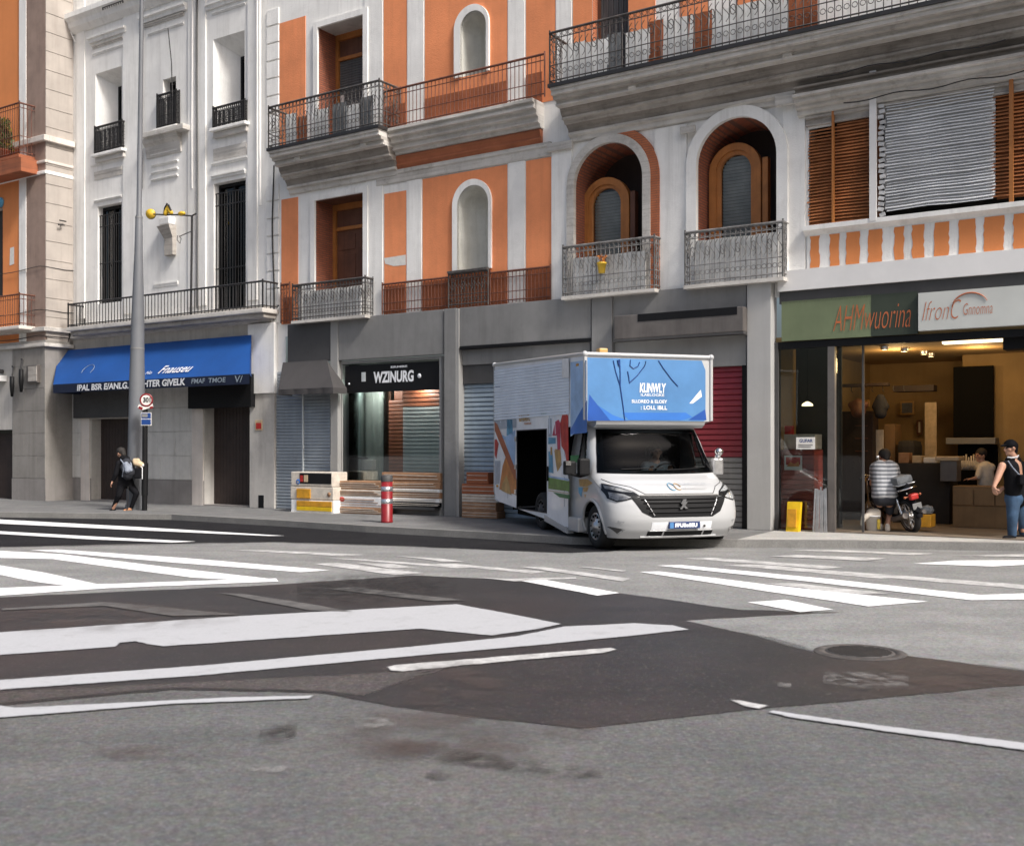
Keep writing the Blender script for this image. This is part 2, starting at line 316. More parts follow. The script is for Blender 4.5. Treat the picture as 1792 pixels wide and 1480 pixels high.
ground_mat('paving', (.15, .15, .149), (.19, .188, .185), .14, .8, .1, .3, scale=.6)  # darker copy, shade of the left pavement put into the colour
ground_mat('paving_sunlit', (.36, .352, .335), (.42, .41, .385), .10, .8, .1, .3, scale=.6)  # lighter copy, sunlight on the right pavement put into the colour
def worn_paint(name, col, wear):
    m = bpy.data.materials.new(name); m.use_nodes = True; nt = m.node_tree; N = nt.nodes; L = nt.links; b = N['Principled BSDF']
    b.inputs['Roughness'].default_value = .7
    tc = N.new('ShaderNodeTexCoord')
    n = N.new('ShaderNodeTexNoise'); n.inputs['Scale'].default_value = 3.5; n.inputs['Detail'].default_value = 10; n.inputs['Roughness'].default_value = .78
    L.new(tc.outputs['Object'], n.inputs['Vector'])
    r = N.new('ShaderNodeMapRange'); r.inputs[1].default_value = .56 - wear * .2; r.inputs[2].default_value = .80 - wear * .2; r.inputs[3].default_value = 0; r.inputs[4].default_value = .35 + wear * .6
    L.new(n.outputs['Fac'], r.inputs[0])
    mx = N.new('ShaderNodeMix'); mx.data_type = 'RGBA'; mx.inputs['A'].default_value = (*col, 1); mx.inputs['B'].default_value = (.14, .135, .13, 1)
    L.new(r.outputs[0], mx.inputs['Factor'])
    n2 = N.new('ShaderNodeTexNoise'); n2.inputs['Scale'].default_value = 55; L.new(tc.outputs['Object'], n2.inputs['Vector'])
    r2 = N.new('ShaderNodeMapRange'); r2.inputs[3].default_value = .86; r2.inputs[4].default_value = 1.08; L.new(n2.outputs['Fac'], r2.inputs[0])
    m2 = N.new('ShaderNodeMix'); m2.data_type = 'RGBA'; m2.blend_type = 'MULTIPLY'; m2.inputs['Factor'].default_value = 1
    L.new(mx.outputs['Result'], m2.inputs['A']); L.new(r2.outputs[0], m2.inputs['B'])
    L.new(m2.outputs['Result'], b.inputs['Base Color'])
    feather(m, 16)
    MATS[name] = m
worn_paint('road_paint_shaded', (.41, .415, .43), .15)  # greyer copy of the white paint, foreground shade in its colour
worn_paint('road_paint_bright', (.82, .82, .82), .1)  # brighter copy of the white paint, sunlight in its colour
worn_paint('road_paint_worn', (.55, .545, .535), .7)
worn_paint('road_paint_ghost', (.075, .072, .07), .8)

# ------------------------------------------------------------------ mesh builder
BASE = {}     # object name -> (base vector in its frame, frame)
def props(o, label=None, cat=None, group=None, kind=None):
    if label: o['label'] = label
    if cat: o['category'] = cat
    if group: o['group'] = group
    if kind: o['kind'] = kind
    return o
def thing(name, label, cat, base=(0, 0, 0), frame=None, group=None):
    frame = FR if frame is None else frame
    o = bpy.data.objects.new(name, None); COL.objects.link(o)
    o.empty_display_size = .2
    o.matrix_world = frame @ Matrix.Translation(Vector(base))
    BASE[o.name] = (Vector(base), frame)
    return props(o, label, cat, group)
class MB:
    def __init__(s): s.v = []; s.f = []; s.sm = []
    def add(s, vs, fs, smooth=False):
        o = len(s.v); s.v += [Vector(a) for a in vs]; s.f += [tuple(i + o for i in f) for f in fs]; s.sm += [smooth] * len(fs); return s
    def box(s, x0, x1, y0, y1, z0, z1):
        x0, x1 = sorted((x0, x1)); y0, y1 = sorted((y0, y1)); z0, z1 = sorted((z0, z1))
        return s.add([(x0, y0, z0), (x1, y0, z0), (x1, y1, z0), (x0, y1, z0), (x0, y0, z1), (x1, y0, z1), (x1, y1, z1), (x0, y1, z1)],
                     [(0, 3, 2, 1), (4, 5, 6, 7), (0, 1, 5, 4), (1, 2, 6, 5), (2, 3, 7, 6), (3, 0, 4, 7)])
    def obox(s, c, size, rz=0, rx=0, ry=0):
        M = Matrix.Translation(Vector(c)) @ Matrix.Rotation(rz, 4, 'Z') @ Matrix.Rotation(rx, 4, 'X') @ Matrix.Rotation(ry, 4, 'Y')
        a, b, c2 = [v / 2 for v in size]
        vs = [M @ Vector((x * a, y * b, z * c2)) for z in (-1, 1) for x, y in ((-1, -1), (1, -1), (1, 1), (-1, 1))]
        return s.add(vs, [(0, 3, 2, 1), (4, 5, 6, 7), (0, 1, 5, 4), (1, 2, 6, 5), (2, 3, 7, 6), (3, 0, 4, 7)])
    def cyl(s, p0, p1, r0, r1=None, n=10, caps=True):
        r1 = r0 if r1 is None else r1
        p0 = Vector(p0); p1 = Vector(p1); d = (p1 - p0)
        if d.length < 1e-6: return s
        q = d.to_track_quat('Z', 'Y')
        a = [p0 + q @ Vector((r0 * math.cos(2 * PI * i / n), r0 * math.sin(2 * PI * i / n), 0)) for i in range(n)]
        b = [p1 + q @ Vector((r1 * math.cos(2 * PI * i / n), r1 * math.sin(2 * PI * i / n), 0)) for i in range(n)]
        s.add(a + b, [(i, (i + 1) % n, n + (i + 1) % n, n + i) for i in range(n)], True)
        if caps: s.add(a, [tuple(range(n - 1, -1, -1))]); s.add(b, [tuple(range(n))])
        return s
    def tube(s, pts, r, n=6, closed=False):
        pts = [Vector(p) for p in pts]; m = len(pts); rings = []
        rr = r if isinstance(r, (list, tuple)) else [r] * m
        for i, p in enumerate(pts):
            a = pts[(i - 1) % m] if (closed or i > 0) else p
            b = pts[(i + 1) % m] if (closed or i < m - 1) else p
            d = (b - a).normalized(); up = Vector((0, 0, 1)) if abs(d.z) < .95 else Vector((1, 0, 0))
            sx = d.cross(up).normalized(); sy = sx.cross(d).normalized()
            rings.append([p + rr[i] * (math.cos(2 * PI * k / n) * sx + math.sin(2 * PI * k / n) * sy) for k in range(n)])
        vs = [v for rg in rings for v in rg]; fs = []
        for i in range(m if closed else m - 1):
            j = (i + 1) % m
            for k in range(n): fs.append((i * n + k, i * n + (k + 1) % n, j * n + (k + 1) % n, j * n + k))
        s.add(vs, fs, True)
        if not closed: s.add(rings[0], [tuple(range(n))]); s.add(rings[-1], [tuple(range(n - 1, -1, -1))])
        return s
    def sphere(s, c, r, n=12, m=8, sc3=(1, 1, 1)):
        c = Vector(c); vs = []; fs = []
        for j in range(1, m):
            t = PI * j / m
            for i in range(n):
                a = 2 * PI * i / n
                vs.append(c + Vector((r * sc3[0] * math.sin(t) * math.cos(a), r * sc3[1] * math.sin(t) * math.sin(a), r * sc3[2] * math.cos(t))))
        top = len(vs); vs.append(c + Vector((0, 0, r * sc3[2]))); bot = len(vs); vs.append(c - Vector((0, 0, r * sc3[2])))
        for j in range(m - 2):
            for i in range(n): fs.append((j * n + i, (j + 1) * n + i, (j + 1) * n + (i + 1) % n, j * n + (i + 1) % n))
        for i in range(n): fs.append((top, i, (i + 1) % n)); fs.append((bot, (m - 2) * n + (i + 1) % n, (m - 2) * n + i))
        return s.add(vs, fs, True)
    def cap(s, p0, p1, r0, r1=None, n=12):
        r1 = r0 if r1 is None else r1
        s.cyl(p0, p1, r0, r1, n); s.sphere(p0, r0, n, 8); s.sphere(p1, r1, n, 8); return s
    def lathe(s, c, axis, prof, n=24, smooth=True):
        c = Vector(c); q = Vector(axis).normalized().to_track_quat('Z', 'Y'); m = len(prof)
        vs = [c + q @ Vector((r * math.cos(2 * PI * i / n), r * math.sin(2 * PI * i / n), h)) for (r, h) in prof for i in range(n)]
        fs = [(j * n + i, j * n + (i + 1) % n, (j + 1) * n + (i + 1) % n, (j + 1) * n + i) for j in range(m - 1) for i in range(n)]
        return s.add(vs, fs, smooth)
    def poly_y(s, pts, y0, y1=None):
        """pts (x,z) polygon, at y0 (front), extruded back to y1"""
        from mathutils.geometry import tessellate_polygon
        P = [Vector((a, y0, b)) for a, b in pts]; n = len(P)
        tris = tessellate_polygon([P])
        s.add(P, [tuple(t) for t in tris])
        if y1 is not None:
            B = [Vector((a, y1, b)) for a, b in pts]
            s.add(B, [tuple(t) for t in tris])
            s.add(P + B, [(i, (i + 1) % n, n + (i + 1) % n, n + i) for i in range(n)])
        return s
    def poly_x(s, pts, x0, x1=None):
        from mathutils.geometry import tessellate_polygon
        P = [Vector((x0, a, b)) for a, b in pts]; n = len(P)
        tris = tessellate_polygon([P]); s.add(P, [tuple(t) for t in tris])
        if x1 is not None:
            B = [Vector((x1, a, b)) for a, b in pts]; s.add(B, [tuple(t) for t in tris])
            s.add(P + B, [(i, (i + 1) % n, n + (i + 1) % n, n + i) for i in range(n)])
        return s
    def poly_z(s, pts, z0, z1=None):
        from mathutils.geometry import tessellate_polygon
        P = [Vector((a[0], a[1], z1 if z1 is not None else z0)) for a in pts]; n = len(P)
        tris = tessellate_polygon([P]); s.add(P, [tuple(t) for t in tris])
        if z1 is not None:
            B = [Vector((a[0], a[1], z0)) for a in pts]; s.add(P + B, [(i, (i + 1) % n, n + (i + 1) % n, n + i) for i in range(n)])
        return s
    def slats(s, x0, x1, z0, z1, pitch, depth, y, wob=0, nx=1):
        """corrugated roller-shutter sheet"""
        rows = []; k = max(1, round((z1 - z0) / pitch)); pitch = (z1 - z0) / k
        prof = [(0, 0), (.12, -1), (.55, -.8), (.88, -.25), (.97, .25)]
        for i in range(k):
            for a, d in prof: rows.append((z0 + (i + a) * pitch, y + d * depth))
        rows.append((z1, y)); vs = []
        for z, yy in rows:
            for j in range(nx + 1):
                x = x0 + (x1 - x0) * j / nx
                vs.append((x, yy, z + (wob * noise.noise(Vector((x * 1.1, z * .6, 3))) if wob else 0)))
        n = nx + 1
        return s.add(vs, [(i * n + j, i * n + j + 1, (i + 1) * n + j + 1, (i + 1) * n + j) for i in range(len(rows) - 1) for j in range(nx)])
    def bevel_box(s, x0, x1, y0, y1, z0, z1, b=.02):
        bm = bmesh.new(); bmesh.ops.create_cube(bm, size=1)
        for v in bm.verts: v.co = Vector(((x0 + x1) / 2 + v.co.x * (x1 - x0), (y0 + y1) / 2 + v.co.y * (y1 - y0), (z0 + z1) / 2 + v.co.z * (z1 - z0)))
        bmesh.ops.bevel(bm, geom=bm.edges[:], offset=b, segments=2, affect='EDGES', profile=.6)
        bm.verts.index_update()
        s.add([v.co.copy() for v in bm.verts], [tuple(v.index for v in f.verts) for f in bm.faces]); bm.free(); return s
    def build(s, name, mat, parent=None, label=None, cat=None, base=None, frame=None, group=None, kind=None, remesh=0, sub=0):
        if parent is not None: b, fr = BASE[parent.name]
        else: b = Vector(base or (0, 0, 0)); fr = FR if frame is None else frame
        me = bpy.data.meshes.new(name)
        me.from_pydata([v - b for v in s.v], [], s.f)
        me.polygons.foreach_set('use_smooth', s.sm)
        me.validate(); me.update()
        bm = bmesh.new(); bm.from_mesh(me); bmesh.ops.recalc_face_normals(bm, faces=bm.faces[:]); bm.to_mesh(me); bm.free()
        o = bpy.data.objects.new(name, me); COL.objects.link(o)
        if remesh:
            md = o.modifiers.new('r', 'REMESH'); md.mode = 'VOXEL'; md.voxel_size = remesh; md.use_smooth_shade = True
            sm = o.modifiers.new('s', 'SMOOTH'); sm.factor = .5; sm.iterations = 4
            dg = bpy.context.evaluated_depsgraph_get(); dg.update()
            m2 = bpy.data.meshes.new_from_object(o.evaluated_get(dg)); o.modifiers.clear(); o.data = m2; m2.name = name; me = m2
            me.polygons.foreach_set('use_smooth', [True] * len(me.polygons))
        me.materials.clear(); me.materials.append(MATS[mat])
        if parent is not None: o.parent = parent
        else: o.matrix_world = fr @ Matrix.Translation(b)
        BASE[o.name] = (b, fr)
        return props(o, label, cat, group, kind)
def arch_pts(u0, u1, z0, zt, n=20):
    r = (u1 - u0) / 2; c = (u0 + u1) / 2; zs = zt - r
    return [(u0, z0)] + [(c - r * math.cos(PI * i / n), zs + r * math.sin(PI * i / n)) for i in range(n + 1)] + [(u1, z0)]
def wall_mb(u0, u1, z0, z1, holes, y=0.0):
    """holes: (u0,u1,z0,z1,arched)"""
    m = MB(); us = sorted({u0, u1, *[h[0] for h in holes], *[h[1] for h in holes]}); zs = sorted({z0, z1, *[h[2] for h in holes], *[h[3] for h in holes]})
    us = [u for u in us if u0 <= u <= u1]; zs = [z for z in zs if z0 <= z <= z1]
    for i in range(len(us) - 1):
        for j in range(len(zs) - 1):
            cu, cz = (us[i] + us[i + 1]) / 2, (zs[j] + zs[j + 1]) / 2
            if any(h[0] < cu < h[1] and h[2] < cz < h[3] for h in holes): continue
            m.add([(us[i], y, zs[j]), (us[i + 1], y, zs[j]), (us[i + 1], y, zs[j + 1]), (us[i], y, zs[j + 1])], [(0, 1, 2, 3)])
    for h in holes:
        if len(h) > 4 and h[4]:
            pts = arch_pts(h[0], h[1], h[2], h[3])[1:-1]; k = len(pts) // 2
            for half, cor in ((pts[:k + 1], (h[0], h[3])), (pts[k:], (h[1], h[3]))):
                for a, b in zip(half, half[1:]): m.add([(cor[0], y, cor[1]), (a[0], y, a[1]), (b[0], y, b[1])], [(0, 1, 2)])
    return m
def reveal(m, outline, y0, y1, closed=False):
    n = len(outline); A = [(a, y0, b) for a, b in outline]; B = [(a, y1, b) for a, b in outline]
    return m.add(A + B, [(i, (i + 1) % n, n + (i + 1) % n, n + i) for i in range(n if closed else n - 1)])
def ring(m, inner, outer, y0, y1):
    n = len(inner)
    I0 = [(a, y0, b) for a, b in inner]; O0 = [(a, y0, b) for a, b in outer]; I1 = [(a, y1, b) for a, b in inner]; O1 = [(a, y1, b) for a, b in outer]
    fs = []
    for i in range(n - 1):
        fs += [(i, i + 1, n + i + 1, n + i), (i, i + 1, 2 * n + i + 1, 2 * n + i), (n + i, n + i + 1, 3 * n + i + 1, 3 * n + i)]
    fs += [(0, n, 3 * n, 2 * n), (n - 1, 2 * n - 1, 4 * n - 1, 3 * n - 1)]
    return m.add(I0 + O0 + I1 + O1, fs)
def railing_mb(path, z0, z1, sp=.11, r=.009, scroll=True, mid=True):
    m = MB(); h = z1 - z0
    for (a, b) in zip(path, path[1:]):
        a = Vector((*a, 0)); b = Vector((*b, 0)); d = b - a; L = d.length
        if L < .02: continue
        for zz, rr in ((z1, .024), (z0 + .06, .014)) + (((z1 - .12, .010), (z0 + h * .36, .010)) if mid else ()):
            m.cyl(a + Vector((0, 0, zz)), b + Vector((0, 0, zz)), rr, n=6)
        k = max(1, round(L / sp))
        for i in range(k + 1):
            p = a + d * (i / k); rr = r * (2.0 if i in (0, k) else 1)
            m.cyl(p + Vector((0, 0, z0)), p + Vector((0, 0, z1 + (.05 if i in (0, k) else 0))), rr, n=5)
            if scroll and i < k:
                q = a + d * ((i + .5) / k)
                dn = d.normalized()
                for zc in (z1 - .06, z0 + h * .22):
                    rad = min(.045, L / k * .42)
                    m.tube([q + dn * (rad * math.cos(2 * PI * t / 8)) + Vector((0, 0, zc + rad * math.sin(2 * PI * t / 8))) for t in range(8)], .007, 4, closed=True)
                zm = z0 + h * .62; rad = L / k * .45
                m.tube([q + dn * (rad * math.sin(t * .9)) + Vector((0, 0, zm + (t - 3.5) * h * .055)) for t in range(8)], .007, 4)
                if i % 3 == 1: m.tube([q + dn * (rad * .9 * math.cos(t)) + Vector((0, 0, zm + .09 * math.sin(t * 1.0))) for t in [x_ * .8 for x_ in range(8)]], .009, 4, closed=True)
    return m
def text(name, body, mat, parent, size, at, right=(1, 0, 0), up=(0, 0, 1), shear=0, width=None, height=None, bold=0, frame=None, label=None):
    cu = bpy.data.curves.new(name, 'FONT'); cu.body = body; cu.size = size; cu.shear = shear; cu.offset = bold; cu.resolution_u = 3
    to = bpy.data.objects.new('t', cu); COL.objects.link(to)
    dg = bpy.context.evaluated_depsgraph_get(); dg.update()
    me = bpy.data.meshes.new_from_object(to.evaluated_get(dg)); bpy.data.objects.remove(to)
    xs = [v.co.x for v in me.vertices]; ys = [v.co.y for v in me.vertices]
    x0, x1, y0, y1 = min(xs), max(xs), min(ys), max(ys)
    sx = width / (x1 - x0) if width else 1; sy = height / (y1 - y0) if height else (sx if width else 1)
    if not width: sx = sy
    r_ = Vector(right).normalized(); u_ = Vector(up).normalized(); nn = r_.cross(u_)
    m = MB()
    vs = [Vector(at) + r_ * ((v.co.x - x0) * sx) + u_ * ((v.co.y - y0) * sy) for v in me.vertices]
    m.add(vs, [tuple(p.vertices) for p in me.polygons]); bpy.data.meshes.remove(me)
    return m.build(name, mat, parent, label=label)

# ================================================================== ground
def gp(pts, z=0.0): return [G(a, b, z) for a, b in pts]
MB().poly_z([(-220, -120), (220, -120), (220, 260), (-220, 260)], 0).build('road', 'asphalt_old', base=(0, 0, 0), frame=WORLD, kind='structure')
def sheet(name, pts, z, mat, kind='structure'):
    P = gp(pts, z)
    if mat.startswith('stain'): return MB().poly_z([(p.x, p.y) for p in P], z).build(name, mat, base=(0, 0, 0), frame=WORLD, kind=kind)
    bm = bmesh.new(); ed = bm.verts.layers.float.new('edge'); vs = [bm.verts.new((p.x, p.y, z)) for p in P]; f = bm.faces.new(vs); f.normal_update()
    if f.normal.z < 0: f.normal_flip()
    th = {'asphalt_sunlit': .22, 'asphalt_new': .07, 'asphalt_shaded': .35, 'asphalt_mid': .12}.get(mat, .045)
    bmesh.ops.inset_individual(bm, faces=[f], thickness=th, use_even_offset=False)
    rim = set(vs)
    for v in bm.verts: v[ed] = 0.0 if v in rim else 1.0
    from mathutils.geometry import tessellate_polygon
    iv = list(f.verts); tr = tessellate_polygon([[v.co.copy() for v in iv]]); bm.faces.remove(f)
    for t in tr:
        try: bm.faces.new([iv[k] for k in t])
        except ValueError: pass
    bmesh.ops.recalc_face_normals(bm, faces=bm.faces[:])
    for q in bm.faces:
        if q.normal.z < 0: q.normal_flip()
    me = bpy.data.meshes.new(name); bm.to_mesh(me); bm.free(); me.materials.append(MATS[mat])
    o = bpy.data.objects.new(name, me); COL.objects.link(o); return props(o, kind=kind)
def wob_poly(pts, amp=2.0, step=40):
    out = []
    for (a, b) in zip(pts, pts[1:] + pts[:1]):
        L = math.hypot(b[0] - a[0], b[1] - a[1]); k = max(1, int(L / step))
        for i in range(k):
            t = i / k; x = a[0] + (b[0] - a[0]) * t; y = a[1] + (b[1] - a[1]) * t
            w = noise.noise(Vector((x * .03, y * .05, 1))) * amp if i else 0
            out.append((x, y + w * (.25 if y < 1000 else .6)))
    return out
# sunlit band and kerb-side shade drawn as road colour; newer dark asphalt patches
sheet('sunlit_band', wob_poly([(-500, 950), (0, 957), (480, 948), (700, 955), (1000, 966), (1300, 950), (1792, 956), (2400, 972), (2400, 1240), (1792, 1176), (1560, 1150), (1430, 1146), (1330, 1118), (1200, 1096), (900, 1056), (480, 1040), (0, 1054), (-500, 1074)], 1.0), .003, 'asphalt_sunlit')
sheet('asphalt_patch', wob_poly([(-300, 1060), (0, 1044), (480, 1022), (720, 1006), (900, 1014), (1110, 1040), (1300, 1066), (1480, 1071), (1205, 1086), (1330, 1112), (1430, 1140), (1560, 1142), (1792, 1172), (2200, 1222), (2320, 1240), (2000, 1213), (1792, 1200), (1350, 1240), (1018, 1276), (820, 1255), (690, 1238), (560, 1214), (300, 1208), (0, 1236), (-300, 1262)], 2.5), .004, 'asphalt_new')
sheet('asphalt_patch', wob_poly([(-300, 1236), (0, 1207), (330, 1190), (700, 1172), (790, 1167), (700, 1200), (640, 1220), (560, 1212), (300, 1206), (0, 1234), (-300, 1262)], 2.5), .006, 'asphalt_mid')
sheet('asphalt_shaded', wob_poly([(-600, 893), (-200, 898), (0, 901), (300, 906), (500, 918), (640, 927), (830, 938), (1000, 950), (1120, 956), (1080, 966), (980, 969), (700, 956), (480, 949), (200, 953), (0, 958), (-300, 962), (-700, 965)], 2.0), .004, 'asphalt_shaded')
PAINT = [
    ('road_paint_worn', [(560, 975), (640, 978), (840, 992), (800, 994)]),
    ('road_paint_worn', [(740, 985), (800, 986), (960, 1000), (930, 1003)]),
    ('road_paint_worn', [(1190, 976), (1250, 975), (1480, 992), (1440, 995)]),
    ('road_paint_worn', [(1260, 988), (1330, 987), (1600, 1010), (1540, 1012)]),
    ('road_paint_worn', [(1420, 1000), (1480, 999), (1840, 1026), (1800, 1031)]),
    ('road_paint_worn', [(1380, 962), (1440, 961), (1640, 968), (1600, 971)]),
    ('road_paint_worn', [(1330, 1020), (1390, 1019), (1560, 1038), (1500, 1040)]),
    ('road_paint_worn', [(400, 962), (470, 962), (640, 970), (600, 973)]),
    ('road_paint_bright', [(-300, 896), (0, 908.5), (250, 922), (500, 937), (470, 937.5), (230, 927), (0, 916), (-300, 902)]),
    ('road_paint_bright', [(-200, 918), (20, 930), (200, 940), (345, 947), (300, 949), (150, 943), (0, 934), (-200, 923)]),
    ('road_paint_bright', [(50, 962), (105, 961), (330, 976), (580, 997), (525, 1001), (300, 984)]),
    ('road_paint_bright', [(-100, 957), (0, 963), (110, 969), (300, 992), (485, 1013), (430, 1016), (330, 1010), (200, 993), (90, 978), (0, 976), (-100, 972)]),
    ('road_paint_bright', [(-60, 972), (0, 988), (80, 1001), (192, 1025), (150, 1029), (60, 1018), (0, 1006), (-60, 1002)]),
    ('road_paint_bright', [(-200, 1034), (0, 1028), (180, 1021), (485, 1011), (490, 1017), (190, 1029), (0, 1042), (-200, 1056)]),
    ('road_paint_worn', [(545, 986), (590, 984), (745, 1002), (690, 1006)]),
    ('road_paint_worn', [(620, 984), (690, 986), (740, 994), (680, 994)]),
    ('road_paint_worn', [(690, 972), (770, 976), (830, 984), (770, 982)]),
    ('road_paint_bright', [(910, 1016), (952, 1013), (1088, 1037), (1045, 1042)]),
    ('road_paint_worn', [(830, 1010), (890, 1012), (1010, 1009), (1012, 1012), (900, 1017)]),
    ('road_paint_worn', [(905, 991), (957, 992), (1108, 1012), (1090, 1017)]),
    ('road_paint_worn', [(1005, 991), (1040, 992), (1100, 998), (1090, 1000)]),
    ('road_paint_bright', [(1116, 1000), (1155, 999), (1380, 1026), (1628, 1052), (1520, 1061), (1350, 1036)]),
    ('road_paint_bright', [(1146, 989), (1195, 988), (1450, 1012), (1715, 1040), (1830, 1036), (1830, 1048), (1700, 1050), (1420, 1018)]),
    ('road_paint_bright', [(1304, 1053), (1374, 1048), (1462, 1066), (1400, 1071)]),
    ('road_paint_worn', [(1345, 973), (1394, 970), (1555, 976), (1520, 981)]),
    ('road_paint_bright', [(1595, 986), (1670, 980), (1850, 979), (1850, 985), (1740, 991)]),
    ('road_paint_worn', [(1665, 972), (1850, 967), (1850, 975)]),
    ('road_paint_shaded', [(-300, 1128), (0, 1105), (400, 1078), (800, 1056), (900, 1074), (986, 1091), (940, 1101), (860, 1112), (735, 1100), (560, 1112), (285, 1131), (255, 1127), (235, 1122), (214, 1124), (205, 1131), (130, 1137), (0, 1146), (-300, 1170)]),
    ('road_paint_shaded', [(-300, 1215), (0, 1188), (350, 1163), (720, 1130), (900, 1112), (985, 1095), (1110, 1089), (1180, 1093), (1210, 1101), (1130, 1110), (940, 1129), (700, 1150), (350, 1182), (0, 1207), (-300, 1232)]),
    ('road_paint_worn', [(673, 1166), (690, 1162), (900, 1145), (1070, 1132), (1083, 1136), (1060, 1142), (880, 1158), (705, 1175), (680, 1173)]),
    ('road_paint_shaded', [(-200, 1238), (0, 1232), (30, 1236), (250, 1226), (400, 1218), (552, 1215), (545, 1222), (300, 1232), (0, 1256), (-200, 1280)]),
    ('road_paint_shaded', [(1338, 1245), (1350, 1241), (1550, 1268), (1792, 1297), (1900, 1310), (1900, 1332), (1792, 1313), (1550, 1280), (1380, 1255)]),
    ('road_paint_worn', [(1272, 1223), (1300, 1224), (1350, 1234), (1330, 1240), (1300, 1236)]),
    ('road_paint_ghost', [(380, 1037), (430, 1038), (560, 1058), (620, 1070), (540, 1068)]),
    ('road_paint_ghost', [(570, 1030), (620, 1026), (820, 1050), (760, 1052)]),
    ('road_paint_ghost', [(0, 1064), (180, 1052), (230, 1056), (430, 1075), (300, 1078), (180, 1060), (0, 1068)]),
]
for i, (m_, pts) in enumerate(PAINT):
    sheet('road_marking', wob_poly(pts, .9 if 'worn' not in m_ else 1.6, 30), .0068 + .00015 * i, m_)
# pavement with kerb
KP = [(-900, 882), (-400, 888), (0, 896), (300, 900), (500, 911), (640, 920), (830, 930), (1000, 940), (1290, 945), (1500, 946), (1792, 951), (2300, 968)]
kw = [G(a, b, SW) for a, b in KP]
back = [FR @ Vector((u, 9.0, 0)) for u in (22, -60)]
# kerb strip 0.16 m wide
inn = []
for i, p in enumerate(kw):
    a = kw[max(0, i - 1)]; b = kw[min(len(kw) - 1, i + 1)]; d = (b - a).normalized(); inn.append(p + Vector((-d.y, d.x, 0)) * .16)
mid_b = FR @ Vector((U(1300), 9.0, 0))
MB().poly_z([(p.x, p.y) for p in inn[:9]] + [(mid_b.x, mid_b.y), (back[1].x, back[1].y)], 0, SW).build('pavement', 'paving', base=(0, 0, 0), frame=WORLD, kind='structure')
MB().poly_z([(p.x, p.y) for p in inn[8:]] + [(back[0].x, back[0].y), (mid_b.x, mid_b.y)], 0, SW).build('pavement', 'paving_sunlit', base=(0, 0, 0), frame=WORLD, kind='structure')
MB().poly_z([(p.x, p.y) for p in kw] + [(p.x, p.y) for p in reversed(inn)], 0, SW + .003).build('kerb', 'kerb_stone', base=(0, 0, 0), frame=WORLD, kind='structure')
# paving joints as thin dark gaps are in material scale; manhole cover
mh = G(1505, 1142); t = thing('manhole_cover', 'round iron manhole cover set in the dark asphalt of the crossing', 'manhole cover', mh, WORLD)
MB().lathe(mh + Vector((0, 0, .006)), (0, 0, 1), [(.0, .006), (.25, .006), (.252, .001), (.262, .001), (.264, .006), (.31, .007), (.34, .0)], 32).build('lid', 'iron_worn', t)
mm = MB()
for i in range(-5, 6):
    w = math.sqrt(max(0, .23 ** 2 - (i * .042) ** 2)); mm.box(mh.x - w, mh.x + w, mh.y + i * .042 - .008, mh.y + i * .042 + .008, .011, .017)
mm.build('tread', 'iron', t)
mh2 = G(880, 1330)
def stain(px0, py0, px1, py1, mat, z): sheet('road_stain', [(px0, py0), (px1, py0), (px1, py1), (px0, py1)], z, mat)
for i, (a_, b_, c_, d_, mt_) in enumerate([(680, 1292, 790, 1318, 'stain_dark'), (730, 1306, 850, 1336, 'stain_dark'), (800, 1312, 900, 1342, 'stain_dark'), (860, 1322, 960, 1352, 'stain_dark'), (930, 1336, 1060, 1364, 'stain_dark'), (1250, 1400, 1270, 1408, 'stain_pale'), (160, 1300, 420, 1330, 'stain_brown'), (600, 1278, 1000, 1340, 'stain_brown'), (500, 1225, 960, 1330, 'stain_brown'), (940, 1255, 1060, 1300, 'stain_brown'), (455, 1262, 520, 1300, 'stain_dark'), (620, 1252, 695, 1275, 'stain_pale'), (435, 1332, 515, 1354, 'stain_pale'), (745, 1345, 800, 1362, 'stain_dark'),
        (1440, 1172, 1590, 1206, 'stain_pale'), (1360, 1190, 1385, 1204, 'stain_pale'), (700, 1150, 900, 1270, 'stain_brown'), (1500, 1150, 1792, 1230, 'stain_brown'), (520, 1000, 800, 1060, 'stain_black'), (0, 1050, 420, 1110, 'stain_brown')]):
    stain(a_, b_, c_, d_, mt_, .0150 + .0002 * i)

# ================================================================== main orange and white building
ZA = Z(585, 560)               # top of the shopfronts
ZB = Z(500, 274)               # upper balcony floor
UL, UR = U(466), U(1412)
ZTOP = ZB + 7.5
bld = thing('apartment_building', 'orange and white apartment building with arched loggias and iron balconies above grey shopfronts', 'building', (UL, 0, SW))
def rect(px0, px1, pt, pb, ref=None):
    ref = px0 if ref is None else ref
    return (U(px0), U(px1), Z(ref, pb) if not isinstance(pb, str) else None, Z(ref, pt))
zd1 = Z(553, 352); zd2 = Z(558, 50)
D1 = (U(553), U(637), ZA + .02, zd1, 0)
D2 = (U(558), U(637), ZB + .06, zd2, 0)
N1 = (U(803), U(857), Z(803, 476), Z(830, 325), 1)
N2 = (U(808), U(853), Z(808, 136), Z(830, 21), 1)
A1 = (U(1008), U(1128), ZA + .04, Z(1075, 250), 1)
A2 = (U(1222), U(1362), ZA + .04, Z(1296, 206), 1)
S1 = (U(1037), U(1100), ZB + .1, ZB + 2.9, 0)
HOLES = [D1, D2, N1, N2, A1, A2, S1]
wall_mb(UL, UR, SW, ZTOP, HOLES + [(U(500), UR, SW, ZA - .3)]).build('wall', 'white_stucco', bld)
# side/back mass so the block has volume
MB().add([(UL, 0, ZTOP), (UR, 0, ZTOP), (UR, 9, ZTOP), (UL, 9, ZTOP)], [(0, 1, 2, 3)]).build('roof', 'grey_panel', bld)
